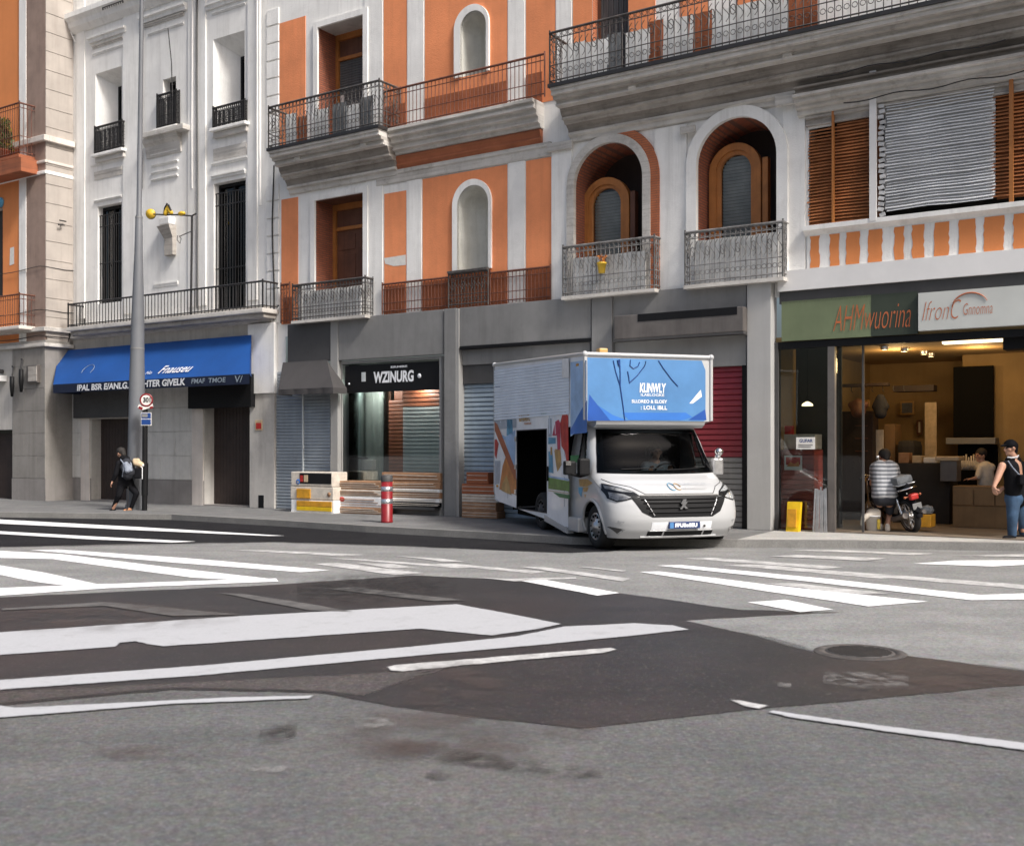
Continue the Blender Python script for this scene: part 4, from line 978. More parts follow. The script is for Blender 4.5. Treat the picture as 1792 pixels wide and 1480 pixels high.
# shop contents -------------------------------------------------------------
def bx(name, label, cat, px0, px1, pt, pb, y, dep, mat, group=None, bev=.012, parts=None):
    a, b = U(px0, y), U(px1, y); z0, z1 = Z(px0, pb, y), Z(px0, pt, y); z0 = max(z0, zF)
    t_ = thing(name, label, cat, (a, y, z0), group=group)
    MB().bevel_box(a, b, y, y + dep, z0, z1, bev).build('body', mat, t_)
    return t_, a, b, z0, z1
# red slatted cabinet behind the left display glass
y = .12
a, b = U(1352, y), U(1424, y); z0, z1 = zF, Z(1352, 787, y)
cab = thing('cabinet', 'dark red slatted wooden cabinet behind the shop display glass', 'cabinet', (a, y, z0))
m = MB(); k = 16
for i in range(k): m.bevel_box(a, b, y, y + .05, z0 + (z1 - z0) * i / k + .006, z0 + (z1 - z0) * (i + 1) / k - .006, .006)
m.build('slatted_front', 'wood_red', cab); MB().box(a, b, y + .05, y + .5, z0, z1).build('carcass', 'wood_red', cab)
nt_ = thing('notice', 'white notice with grey print stuck on the shop glass above the cabinet', 'notice', (U(1409), -.01, Z(1409, 785)))
MB().box(U(1393), U(1426), .006, .012, Z(1393, 786), Z(1393, 765)).build('sheet', 'paper', nt_)
text('lettering', 'GUFAR', 'ink_blue', nt_, .1, (U(1399), .003, Z(1399, 774)), width=U(1422) - U(1399), height=.06, bold=.002)
m = MB()
for i in range(2): m.box(U(1397), U(1422 - 3 * i), .002, .004, Z(1397, 779 + 3.4 * i), Z(1397, 777.6 + 3.4 * i))
m.build('printed_line', 'grey_panel', nt_)
ps = thing('poster', 'small red and orange picture poster on the red cabinet front', 'poster', (U(1389, y), y - .02, Z(1389, 820, y)))
MB().box(U(1373, y), U(1404, y), y - .012, y - .004, Z(1373, 822, y), Z(1373, 797, y)).build('sheet', 'paper', ps)
MB().box(U(1376, y), U(1401, y), y - .018, y - .0125, Z(1373, 813, y), Z(1373, 799.5, y)).build('red_field', 'print_red', ps)
MB().poly_y([UZ(1377, 816, y), UZ(1384, 808, y), UZ(1391, 812, y), UZ(1398, 807, y), UZ(1400, 816, y)], y - .022).build('orange_field', 'print_orange', ps)
yc = .0
cr = thing('crate', 'yellow plastic crate standing before the red cabinet', 'crate', (U(1385, -.05), -.05, SW))
a, b = U(1374, -.2), U(1399, -.2); z0, z1 = SW, Z(1374, 878, -.2)
m = MB(); m.add([(a + .02, -.22, z0), (b - .02, -.22, z0), (b, -.14, z1), (a + .02, -.14, z1), (a + .02, -.08, z0), (b - .02, -.08, z0), (b, -.05, z1), (a + .02, -.05, z1)], [(0, 1, 2, 3), (4, 5, 6, 7), (0, 1, 5, 4), (1, 2, 6, 5), (2, 3, 7, 6), (3, 0, 4, 7)]); m.build('body', 'yellow_box', cr)
m = MB(); m.box(a + .05, b - .05, -.235, -.20, z0 + .08, z1 - .12); m.build('label_panel', 'amber_box', cr)
sl_ = thing('slat_bundle', 'bundle of grey metal slats leaning upright by the shop mullion', 'slats', (U(1436), -.06, SW))
m = MB()
for i in range(7):
    u_ = U(1423 + i * 3.4, -.1); zt = Z(1436, 853 + random.uniform(-2, 5), -.1); m.obox((u_ + .02, -.09 + .012 * (i % 2), (SW + zt) / 2), (.028, .012, zt - SW), 0, R(-3), R(1.2 * (3 - i) * .5))
m.build('slats', 'silver', sl_)
# hanging yellow lamp behind display glass
lp = thing('pendant_lamp', 'small glowing amber pendant lamp behind the display glass', 'lamp', (U(1413, .5), .5, Z(1413, 707, .5)))
u_, z_ = U(1413, .5), Z(1413, 710, .5)
MB().lathe((u_, .5, z_), (0, 0, 1), [(.10, 0), (.09, .03), (.05, .06), (.012, .075), (.0, .08)], 16).build('shade', 'warm_tube', lp)
MB().cyl((u_, .5, z_ + .07), (u_, .5, ceil), .006, n=6).build('cord', 'black', lp)
bx('tin', 'small red tin on the shelf behind the display glass', 'tin', 1370, 1386, 745, 760, .45, .12, 'print_red')
bx('shelf', 'brown shelf crossing the display window above the red cabinet', 'shelf', 1356, 1426, 760, 786, .42, .4, 'card_pale')
# wall cupboard with framed panes, coat rail with dark clothes
def cupboard():
    y = 3.2; a, b = U(1506, y), U(1528, y); z0, z1 = Z(1506, 790, y), Z(1506, 728, y)
    t_ = thing('display_cabinet', 'tall dark glazed cabinet against the shop wall left of the paper calendar', 'cabinet', (a, y, z0))
    MB().bevel_box(a - .5, b, y, y + .4, zF, z1 + .1, .02).build('body', 'wood_dark', t_)
    m = MB()
    for i in range(3): m.box(a - .1, b - .1, y - .02, y - .002, z0 + i * .25, z0 + i * .25 + .02)
    m.build('shelf_edge', 'wood_brown', t_)
cupboard()
def rail():
    y = 3.0; a, b = U(1470, y), U(1553, y); z = Z(1470, 672, y)
    t_ = thing('clothes_rail', 'dark wooden clothes rail high on the tan shop wall', 'rail', (a, y, z))
    MB().bevel_box(a, b, y, y + .2, z - .06, z, .01).build('bar', 'wood_dark', t_)
    m = MB(); 
    for i in range(6): m.tube([(a + .2 + i * .2, y + .1, z - .06), (a + .2 + i * .2, y + .08, z - .14), (a + .23 + i * .2, y + .08, z - .17)], .008, 5)
    m.build('hook', 'iron', t_)
    for px0, px1, p0, p1, mt, lb in ((1484, 1520, 700, 728, 'wood_brown', 'brown leather bag hanging on the rail at the left'), (1526, 1556, 690, 732, 'cloth_navy', 'dark grey jacket hanging from the rail'),):
        o = thing('garment', lb, 'clothing', (U(px0, y), y, Z(px0, p1, y)))
        m = MB(); a2, b2, q0, q1 = U(px0, y), U(px1, y), Z(px0, p1, y), Z(px0, p0, y); c2 = (a2 + b2) / 2
        m.cap((c2, y, q0 + .1), (c2, y, q1 - .08), (b2 - a2) * .38, (b2 - a2) * .28); m.cap((a2 + .06, y, q0 + .22), (c2, y, q1 - .08), .07, .09); m.cap((b2 - .06, y, q0 + .22), (c2, y, q1 - .08), .07, .09)
        m.build('fabric', mt, o, remesh=.03)
rail()
bx('calendar', 'tall cream paper calendar with three boxes on the shop wall', 'calendar', 1531, 1546, 752, 805, 3.4, .03, 'card_pale')
bx('cupboard', 'narrow pale yellow cupboard beside the calendar', 'cupboard', 1547, 1566, 742, 810, 3.5, .5, 'shop_wood')
bx('beam', 'dark wooden beam shelf across the tan back wall', 'shelf', 1563, 1634, 675, 686, 3.8, .3, 'wood_dark')
bx('wall_map', 'pale crumpled poster hanging on the tan wall', 'poster', 1618, 1639, 704, 800, 4.3, .02, 'tan')
bx('armchair', 'dark upholstered armchair at the back of the shop', 'armchair', 1568, 1601, 770, 812, 3.4, .7, 'shop_dark', bev=.12)
bx('counter', 'long black counter behind the parked motorbike', 'counter', 1562, 1662, 810, 925, 2.9, .7, 'shop_dark')
wb = bx('waste_bin', 'pale lidded bin on the end of the black counter', 'bin', 1645, 1674, 806, 842, 2.6, .4, 'taupe_metal')
MB().bevel_box(wb[1] - .08, wb[2] + .05, 2.55, 3.05, wb[4], wb[4] + .08, .02).build('lid', 'tan', wb[0])
bx('wall_screen', 'large black screen panel on the back wall of the shop', 'screen', 1668, 1738, 642, 765, 4.2, .08, 'void')
bx('mantel', 'grey mantel shelf below the black screen panel', 'shelf', 1655, 1742, 766, 777, 3.9, .4, 'grey_panel')
bx('recess', 'dark hearth recess under the grey mantel', 'hearth', 1676, 1745, 778, 850, 4.2, .1, 'void')
ct = bx('counter', 'low brown wooden counter with panelled front at the right of the shop', 'counter', 1667, 1900, 850, 932, 2.2, .6, 'shop_wood')
m = MB()
for i in range(6):
    w = (ct[2] - ct[1]) / 6; m.bevel_box(ct[1] + i * w + .01, ct[1] + (i + 1) * w - .01, 2.17, 2.199, ct[3] + .4, ct[4] - .05, .01)
m.build('front_panel', 'shop_wood', ct[0])
bx('stool', 'orange topped box stool behind the motorbike wheel', 'stool', 1610, 1629, 900, 922, .7, .35, 'amber_box')
bx('bag', 'grey cloth bag on the orange stool', 'bag', 1607, 1630, 884, 901, .7, .3, 'cloth_grey', bev=.1)
m = MB(); t_ = thing('bottle_row', 'row of pale bottles on the hearth ledge', 'bottles', (U(1690, 3.8), 3.8, Z(1690, 820, 3.8)))
for i in range(9): m.lathe((U(1682 + i * 4.4, 3.8), 3.8, Z(1690, 822, 3.8)), (0, 0, 1), [(.0, 0), (.04, 0), (.04, .14), (.015, .19), (.015, .24 + .03 * (i % 3)), (0, .25)], 10)
m.build('bottle', 'card_pale', t_); t_['kind'] = 'thing'
k_ = 0
for px0, px1, pt_, pb_, yy_, mt_, lb_ in ((1572, 1590, 792, 810, 3.0, 'card_brown', 'brown carton on the black counter behind the squatting man'), (1596, 1612, 797, 810, 3.0, 'tan', 'low tan box on the black counter'), (1616, 1640, 800, 810, 3.0, 'paper', 'stack of white papers on the black counter'),
        (1500, 1522, 700, 712, 4.6, 'frame_gold', 'small gilt picture frame high on the tan wall'), (1575, 1600, 702, 726, 5.7, 'frame_gold', 'wide gilt picture frame on the tan back wall'), (1604, 1614, 735, 760, 5.7, 'wood_brown', 'narrow brown picture frame on the tan back wall'), (1752, 1775, 690, 730, 5.6, 'wood_dark', 'dark picture frame right of the black screen')):
    t_, a, b, z0, z1 = bx('carton' if yy_ < 4 else 'picture_frame', lb_, 'carton' if yy_ < 4 else 'picture', px0, px1, pt_, pb_, yy_, .3 if yy_ < 4 else .04, 'print_gold' if mt_ == 'frame_gold' else mt_)
    if yy_ > 4: MB().box(a + .04, b - .04, yy_ - .006, yy_ - .001, z0 + .04, z1 - .04).build('picture', 'card_pale' if k_ % 2 else 'cloth_grey', t_)
    k_ += 1
# lamps in the ceiling
lamps = [(1583, 623, 2.2), (1617, 610, 3.0), (1629, 655, 3.6), (1548, 601, 1.6)]
for i, (px, py, yy) in enumerate(lamps):
    lb = ['ceiling spot lamp glowing above the coat rail', 'ceiling spot lamp glowing deeper in the shop', 'ceiling spot lamp glowing near the black screen', 'ceiling spot lamp glowing just inside the shop front'][i]
    u_ = U(px, yy); zc_ = ceil - .04
    t_ = thing('spot_lamp', lb, 'lamp', (u_, yy, zc_), group='spot lamps in the shop ceiling')
    MB().lathe((u_, yy, zc_ - .03), (0, 0, 1), [(.06, 0), (.075, .02), (.075, .07)], 14).build('housing', 'silver', t_)
    MB().lathe((u_, yy, zc_ - .025), (0, 0, 1), [(0, 0), (.058, .001)], 14).build('bulb', 'warm_bulb', t_)
tl = thing('strip_light', 'long warm strip light under the shop ceiling at the right', 'lamp', (U(1650, .6), .6, ceil - .1))
MB().bevel_box(U(1648, .6), U(1756, .6), .6, .75, ceil - .11, ceil - .04, .02).build('tube', 'warm_tube', tl)
MB().box(U(1646, .6), U(1758, .6), .58, .77, ceil - .04, ceil - .001).build('housing', 'grey_panel', tl)
for i, (uu, yy, e) in enumerate(((U(1560, 2.0), 2.4, 34), (U(1700, 2.2), 2.8, 30))):
    l = bpy.data.lights.new('shop_point_light', 'POINT'); l.energy = e; l.color = (1, .66, .30); l.shadow_soft_size = .15
    o = bpy.data.objects.new('shop_point_light', l); COL.objects.link(o); o.location = FR @ Vector((uu, yy, ceil - .25))
# dark fascia box at far right of ceiling
MB().box(U(1757, .3), us1, .2, .6, ceil - .28, ceil - .002).build('shutter_box', 'black', shop)

# ================================================================== grey shopfronts
YF = -.14
sf = thing('shopfront', 'long grey panelled shopfront with roller shutters below the orange apartment building', 'shopfront', (U(503), 0, SW))
def panel(px0, px1, z0, z1, mat='grey_panel', y0=YF, y1=0, name='fascia', bev=.012):
    return MB().bevel_box(U(px0, y0), U(px1, y0), y0, y1, z0, z1, bev).build(name, mat, sf)
zfb = Z(590, 632)      # bottom of main fascia
# left: awning unit
panel(503, 578, Z(503, 636), Z(503, 570), 'grey_dark')
panel(578, 591, SW, ZA - .002, 'grey_light', YF - .02, 0, 'pier')
panel(592, 776, zfb, ZA)
panel(777, 798, SW, ZA + .001, 'grey_panel', YF - .03, .1, 'pier')
panel(798, 803, SW, ZA - .01, 'grey_light', YF - .02, .1, 'pier')
panel(804, 1034, Z(804, 608), ZA)
panel(804, 1034, Z(804, 613), Z(804, 608), 'black', YF - .03, 0, 'black_trim', .004)  # black strip along the foot of the fascia
panel(1035, 1071, SW, ZA + .001, 'grey_panel', YF - .04, .1, 'pier')
panel(1072, 1306, Z(1072, 600), ZA)
panel(1307, 1349, SW, Z(1345, 489), 'grey_pier', YF - .06, .1, 'pier')
# slot canopy box
y = YF - .22
MB().bevel_box(U(1074, y), U(1301, y), y, YF, Z(1074, 594, y), Z(1074, 553, y), .02).build('canopy_box', 'taupe_metal', sf)
MB().box(U(1116, y), U(1290, y), y - .006, y - .001, Z(1116, 563, y), Z(1116, 550, y)).build('slot', 'black', sf)
MB().box(U(1074, y), U(1301, y), y, YF, Z(1074, 594, y) - .04, Z(1074, 594, y) - .002).build('canopy_lip', 'grey_dark', sf)
# soffits / backs
def opening(px0, px1, ztop, dep, mat):
    m = MB(); reveal(m, [(U(px0), SW), (U(px0), ztop), (U(px1), ztop), (U(px1), SW)], 0, dep); return m.build('reveal', mat, sf)
# unit 1 : small awning and shutter
ua0, ua1 = U(486), U(586)
MB().slats(U(486, .02), U(580, .02), SW + .01, Z(503, 650), .075, .018, -.01).build('roller_shutter', 'shutter_grey', sf)
MB().box(U(531), U(533), -.045, -.02, SW, Z(503, 650)).build('shutter_post', 'shutter_pale', sf)
aw = thing('awning', 'small dark grey sloping awning over the leftmost shutter of the grey shopfront', 'awning', (U(500), 0, Z(503, 690)))
zt, zb_ = Z(503, 635), Z(487, 682, -.55)
zv = zb_ - .13
a0, a1 = U(503), U(580); f0, f1 = U(487, -.6), U(583, -.6)
m = MB(); m.add([(a0, -.15, zt), (a1, -.15, zt), (f1, -.6, zb_), (f0, -.6, zb_)], [(0, 1, 2, 3)])
m.add([(a0, -.15, zt), (f0, -.6, zb_), (f0, -.15, zb_)], [(0, 1, 2)]); m.add([(a1, -.15, zt), (f1, -.6, zb_), (f1, -.15, zb_)], [(0, 1, 2)])
m.build('canopy', 'awning_grey', aw)
m = MB(); k = 12; vs = []
for i in range(k + 1):
    u_ = f0 + (f1 - f0) * i / k; vs += [(u_, -.602 + .012 * math.sin(i * 2.1), zb_), (u_, -.602 + .03 * math.sin(i * 2.1), zv)]
m.add(vs, [(2 * i, 2 * i + 2, 2 * i + 3, 2 * i + 1) for i in range(k)], True); m.add([(f1, -.6, zb_), (f1, -.15, zb_), (f1, -.15, zv), (f1, -.6, zv)], [(0, 1, 2, 3)]); m.add([(f0, -.6, zb_), (f0, -.15, zb_), (f0, -.15, zv), (f0, -.6, zv)], [(0, 1, 2, 3)])
m.build('valance', 'awning_grey', aw)
# unit 2 : glazed shop
g0, g1 = U(599), U(773); gz1 = zfb - .02
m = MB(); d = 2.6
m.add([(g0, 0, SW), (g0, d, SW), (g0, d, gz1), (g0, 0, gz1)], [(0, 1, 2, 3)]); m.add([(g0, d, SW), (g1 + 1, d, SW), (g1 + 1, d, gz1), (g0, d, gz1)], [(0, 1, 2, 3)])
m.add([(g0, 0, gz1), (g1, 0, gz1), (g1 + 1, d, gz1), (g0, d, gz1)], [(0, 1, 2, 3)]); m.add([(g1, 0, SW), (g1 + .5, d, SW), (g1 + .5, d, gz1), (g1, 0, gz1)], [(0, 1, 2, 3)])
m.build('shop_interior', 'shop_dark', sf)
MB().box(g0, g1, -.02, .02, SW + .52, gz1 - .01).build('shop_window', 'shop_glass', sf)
m = MB(); m.box(g0 - .03, g0 + .04, -.05, .03, SW, gz1); m.box(g1 - .03, g1 + .03, -.05, .03, SW, gz1); m.box(g0 + .04, g1 - .03, -.05, .03, gz1 - .06, gz1); m.build('window_frame', 'grey_light', sf)
MB().box(g0, g1, -.03, .4, SW, SW + .5).build('stall_riser', 'grey_panel', sf); MB().box(U(668), U(772), -.24, -.031, Z(672, 889, -.2), Z(672, 884.4, -.2)).build('ledge', 'grey_dark', sf)
l = bpy.data.lights.new('shop_point_light', 'POINT'); l.energy = 26; l.color = (1, .97, .92); l.shadow_soft_size = .05  # unseen fill, added to brighten the curtains and inner shutter
for pl_ in (618, 655, 738):
    o = bpy.data.objects.new('shop_point_light', l); COL.objects.link(o); o.location = FR @ Vector((U(pl_, .1), .1, Z(607, 680)))
# dark sign band over glass
sb = thing('shop_sign', 'black sign with chunky white lettering over the glass shop window', 'sign', (U(618), -.04, Z(618, 680)))
zs0, zs1 = Z(607, 688), Z(607, 641)
MB().box(U(607), U(770), -.06, -.022, zs0, zs1).build('panel', 'black', sb)
text('lettering', 'WZINURG', 'letter_white', sb, .3, (U(654, -.06), -.066, Z(654, 671)), width=U(724) - U(654), height=Z(654, 650) - Z(654, 670), bold=.012, shear=.05)
text('small_lettering', 'ERMBE', 'letter_white', sb, .1, (U(684, -.06), -.066, Z(684, 644.5)), width=U(713) - U(684), height=.045, bold=.004)
MB().lathe((U(734, -.06), -.064, Z(734, 658)), (0, -1, 0), [(0, .004), (.05, .004), (.052, 0)], 16).build('dot', 'letter_white', sb)
MB().box(U(633, -.06), U(640, -.06), -.068, -.061, Z(633, 668), Z(633, 652)).build('green_light', 'shutter_pale', sb)
MB().sphere((U(611, -.07), -.07, Z(611, 672)), .022).build('bulb', 'letter_white', sb)
# inside: curtains, column, orange panel, shutter
def drape(px0, px1, y, z0, z1, mat, amp=.04, name='curtain', waves=7):
    m = MB(); a, b = U(px0, y), U(px1, y); k = 48; vs = []
    for i in range(k + 1):
        x = a + (b - a) * i / k; yy = y + amp * math.sin(i / k * waves * 2 * PI); vs += [(x, yy, z0), (x, yy, z1)]
    m.add(vs, [(2 * i, 2 * i + 2, 2 * i + 3, 2 * i + 1) for i in range(k)], True); return m.build(name, mat, sf)
drape(594, 631, .24, SW + .5, gz1 - .1, 'curtain_teal', amp=.025, waves=2)
drape(632, 671, .42, SW + .5, gz1 - .1, 'curtain_sage', amp=.03, waves=3)
MB().box(U(672, .6), U(684, .6), .6, .65, SW + .5, gz1 - .1).build('dark_post', 'wood_brown', sf)
MB().box(U(690, .5), U(704, .5), .5, .7, SW, gz1 - .6).build('column', 'shutter_orange', sf)
MB().slats(U(706, .25), U(771, .25), SW + .5, Z(706, 712, .25), .085, .02, .25).build('inner_shutter', 'shutter_pale', sf)
MB().slats(U(706, .25), U(771, .25), Z(706, 712, .25), Z(706, 682, .25), .085, .02, .25).build('inner_shutter', 'shutter_orange', sf)
MB().slats(U(680, .4), U(706, .4), SW + .5, Z(690, 700, .4), .085, .015, .42).build('inner_shutter', 'shutter_orange', sf)
tb = thing('table', 'thin black side table with white box seen through the glass shop window', 'table', (U(625, .35), .35, SW + .5))
MB().box(U(603, .2), U(633, .2), .2, .5, Z(603, 803, .2), Z(603, 800, .2)).build('tabletop', 'black', tb)
m = MB(); m.cyl((U(618, .35), .35, SW + .5), (U(618, .35), .35, Z(603, 803, .2)), .02); m.build('leg', 'black', tb)
bx('carton', 'white carton beside the thin table behind the shop glass', 'carton', 633, 652, 804, 822, .3, .2, 'paper')
# unit 3 : blue grey shutter
MB().slats(U(809), U(1034), SW + .01, Z(809, 672), .095, .024, .05).build('roller_shutter', 'shutter_blue', sf)
MB().box(U(809), U(1034), -.02, .04, Z(809, 672), Z(809, 640)).build('shutter_box', 'grey_dark', sf)
MB().box(U(804), U(1034), -.05, .04, Z(804, 640) + .003, Z(804, 613) - .003).build('lintel', 'grey_panel', sf)
MB().box(U(803), U(809), -.05, .06, SW, Z(809, 640)).build('guide_rail', 'grey_light', sf)
# unit 4 : red shutter
MB().slats(U(1078), U(1307), Z(1310, 800), Z(1290, 640), .10, .024, .05).build('roller_shutter', 'shutter_red', sf)
MB().slats(U(1078), U(1307), SW + .01, Z(1310, 800), .10, .024, .05).build('roller_shutter', 'grey_panel', sf)
MB().box(U(1072), U(1307), -.05, .04, Z(1290, 640) + .003, Z(1072, 600) - .003).build('lintel', 'grey_light', sf)
MB().box(U(1300), U(1308), -.04, .06, SW, Z(1290, 640)).build('guide_rail', 'black', sf)

# ---------- things standing in front of the grey shopfront
def stack_box(name, label, cat, px0, px1, pt, pb, y, dep, mat, group=None, bev=.02, rz=0):
    a, b = U(px0, y), U(px1, y); z0, z1 = Z(px0, pb, y), Z(px0, pt, y)
    t_ = thing(name, label, cat, (a, y, z0), group=group); MB().bevel_box(a, b, y, y + dep, z0, z1, bev).build('body', mat, t_); return t_, a, b, z0, z1
y = -.75
t_, a, b, z0, z1 = stack_box('crate', 'white crate with dark open top at the top of the stack under the small awning', 'crate', 509, 581, 825, 850, y, .5, 'card_pale')
MB().box(a + .28, b - .02, y - .006, y - .001, z0 + .06, z1 - .03).build('dark_label', 'black', t_)
MB().lathe((a + .23, y - .002, z0 + .1), (0, -1, 0), [(.03, .006), (.06, .006), (.062, 0)], 16).build('round_mark', 'van_blue_mid', t_)
MB().box(a + .3, a + .39, y - .012, y - .0065, z0 + .10, z1 - .08).build('red_mark', 'print_red', t_)
MB().box(a + .42, a + .54, y - .012, y - .0065, z0 + .10, z1 - .07).build('pale_mark', 'tan', t_)
t_, a, b, zz0, zz1 = stack_box('crate', 'cream crate with amber panel in the middle of the stack under the awning', 'crate', 508, 583, 850.5, 873, y, .52, 'card_pale')
MB().bevel_box(a + .22, a + .64, y - .03, y - .001, zz0 + .03, zz1 - .05, .01).build('amber_panel', 'amber_box', t_)
MB().lathe((b - .12, y - .002, zz0 + .13), (0, -1, 0), [(.0, .008), (.05, .008), (.052, 0)], 14).build('round_mark', 'card_brown', t_)
t_, a, b, z0, z1 = stack_box('crate', 'cream crate with bright yellow panel at the bottom of the stack under the awning', 'crate', 509, 584, 873.5, 895, y, .52, 'plastic_white')
MB().bevel_box(a + .2, b - .05, y - .03, y - .001, z0 + .04, z0 + .13, .01).build('yellow_panel', 'yellow_box', t_)
MB().bevel_box(a + .2, b - .05, y - .03, y - .001, z0 + .135, z1 - .02, .01).build('amber_panel', 'amber_box', t_)
MB().box(a - .02, b + .03, y - .04, y + .5, SW + .002, z0 - .002).build('pallet', 'paper', t_)
# cardboard stacks
y = -.55
specs = [('cardboard_box', 'long brown flattened carton lowest in the pile before the glass shop', 588, 668, 886, 897, 'card_brown', 0),
         ('cardboard_box', 'white long carton with a red oval mark in the pile before the glass shop', 590, 668, 868, 885.5, 'plastic_white', .02),
         ('cardboard_box', 'pale corrugated carton above the white one left of the bollard', 592, 668, 856, 867.5, 'card_pale', .03),
         ('cardboard_box', 'bundled tan cardboard topmost left of the red bollard', 593, 670, 841, 855.5, 'card_brown', .05)]
for nm, lb, p0, p1, pt_, pb_, mt, dy in specs:
    t_, a, b, z0, z1 = stack_box(nm, lb, 'cardboard', p0, p1, pt_, pb_, y + dy, .4, mt, bev=.015)
    if 'red oval' in lb: MB().sphere((a + .13, y + dy, z0 + .16), .1, sc3=(1, .06, .55)).build('red_mark', 'print_red', t_)
    m = MB()
    for i in range(3): m.box(a + .01, b - .01 - .1 * i, y + dy - .006 * (i + 1), y + dy - .0005, z0 + (z1 - z0) * (.2 + .25 * i), z0 + (z1 - z0) * (.2 + .25 * i) + .012)
    m.build('folded_edge', 'card_pale' if 'brown' in mt else 'card_brown', t_)
y = -.20
specs = [('folded black panel lowest in the pile right of the bollard', 672, 768, 877, 884, 'black', 0), ('white strip board in the pile right of the red bollard', 672, 769, 870, 876.5, 'plastic_white', .01),
         ('dark brown bundled carton right of the red bollard', 672, 770, 860, 869.5, 'card_brown', .03), ('white flat board above the dark brown carton', 672, 769, 854, 859.5, 'plastic_white', .03),
         ('tan carton with torn lid right of the red bollard', 670, 770, 842, 853.5, 'card_brown', .05), ('large open brown carton on top of the pile before the pale shutter', 668, 770, 826, 841.5, 'card_brown', .07)]
for lb, p0, p1, pt_, pb_, mt, dy in specs:
    t_, a, b, z0, z1 = stack_box('cardboard_box', lb, 'cardboard', p0, p1, pt_, pb_, y + dy, .10, mt, bev=.012)
    m = MB()
    for i in range(2): m.obox(((a + b) / 2 + random.uniform(-.1, .1), y + dy - .012, z0 + (z1 - z0) * (.3 + .4 * i)), ((b - a) * .9, .012, .012), 0, 0, random.uniform(-.02, .02))
    m.build('folded_edge', 'card_pale', t_)
# cartons in front of the blue shutter, left of the van
y = -.3
for i, (lb, pt_, pb_, p1, mt) in enumerate((('shallow brown carton lowest beside the blue shutter', 893, 905, 866, 'card_brown'), ('pale brown carton second from the ground beside the blue shutter', 878, 892.5, 864, 'card_brown'),
                                          ('cream carton third in the pile beside the blue shutter', 864, 877.5, 866, 'card_pale'), ('dark reddish carton fourth in the pile beside the blue shutter', 846, 863.5, 862, 'rust_band'), ('torn rust brown carton topmost beside the blue shutter', 826, 845.5, 850, 'rust_band'))):
    t_, a, b, z0, z1 = stack_box('cardboard_box', lb, 'cardboard', 808 + (i == 4) * 8, p1 + 4, pt_, pb_, y + .02 * i, .3, mt, bev=.012)
    m = MB()
    for k in range(2): m.box(a + .02, b - .02, y + .02 * i - .008, y + .02 * i - .0005, z0 + (z1 - z0) * (.3 + .4 * k), z0 + (z1 - z0) * (.3 + .4 * k) + .01)
    m.build('folded_edge', 'card_pale' if 'pale' not in mt else 'card_brown', t_)
# bollard
gb = G(677, 914, SW); t_ = thing('bollard', 'red bollard with dark cap and two silver reflective bands on the pavement', 'bollard', gb, WORLD)
sp_ = gb.y / FPX; hb = 83 * sp_; rb_ = 10.2 * sp_
MB().lathe(gb, (0, 0, 1), [(0, 0), (rb_ * 1.06, 0), (rb_ * 1.06, .03), (rb_, .04), (rb_, hb * .86), (0, hb * .86)], 24).build('post', 'red_paint', t_)
MB().lathe(gb, (0, 0, 1), [(rb_ * 1.02, hb * .862), (rb_ * 1.03, hb * .97), (rb_ * .85, hb), (0, hb)], 24).build('cap', 'grey_dark', t_)
for q in (.40, .66): MB().lathe(gb, (0, 0, 1), [(rb_ * 1.005, hb * q), (rb_ * 1.025, hb * q + .004), (rb_ * 1.025, hb * (q + .1)), (rb_ * 1.005, hb * (q + .1))], 24).build('reflective_band', 'silver', t_)

# ================================================================== white building
UW0, UW1 = U(120), UL
wb_ = thing('apartment_building', 'white plastered building with dark recessed windows and a blue shop awning below', 'building', (UW0, 0, SW))
zG = Z(115, 592)
W = {'w1': (U(167), U(213), Z(167, 262), Z(167, 130)), 'w3': (U(373), U(428), Z(373, 222), Z(373, 70)), 'w4': (U(171), U(213), Z(171, 532), Z(171, 362)), 'w5': (U(374), U(430), Z(374, 548), Z(374, 322)), 'w2': (U(285), U(308), Z(285, 222), Z(285, 140))}
d1 = (U(160), U(232), SW, Z(160, 733)); d2 = (U(358), U(438), SW, Z(358, 700))
wall_mb(UW0 - .3, UW1, zG, ZB + 7.4, [tuple(v) + (0,) for v in W.values()]).build('wall', 'white_stucco', wb_)
wall_mb(UW0 - 1.2, UW1 + .25, SW, zG, [d1 + (0,), d2 + (0,)]).build('ground_floor_wall', 'ground_stone', wb_)
for (a, b) in ((UW0 - 1.2, d1[0]), (d1[1], d2[0]), (d2[1], UW1 + .2)): MB().box(a + .003, b - .003, -.03, 0, SW, SW + .62).build('plinth', 'base_stone', wb_)
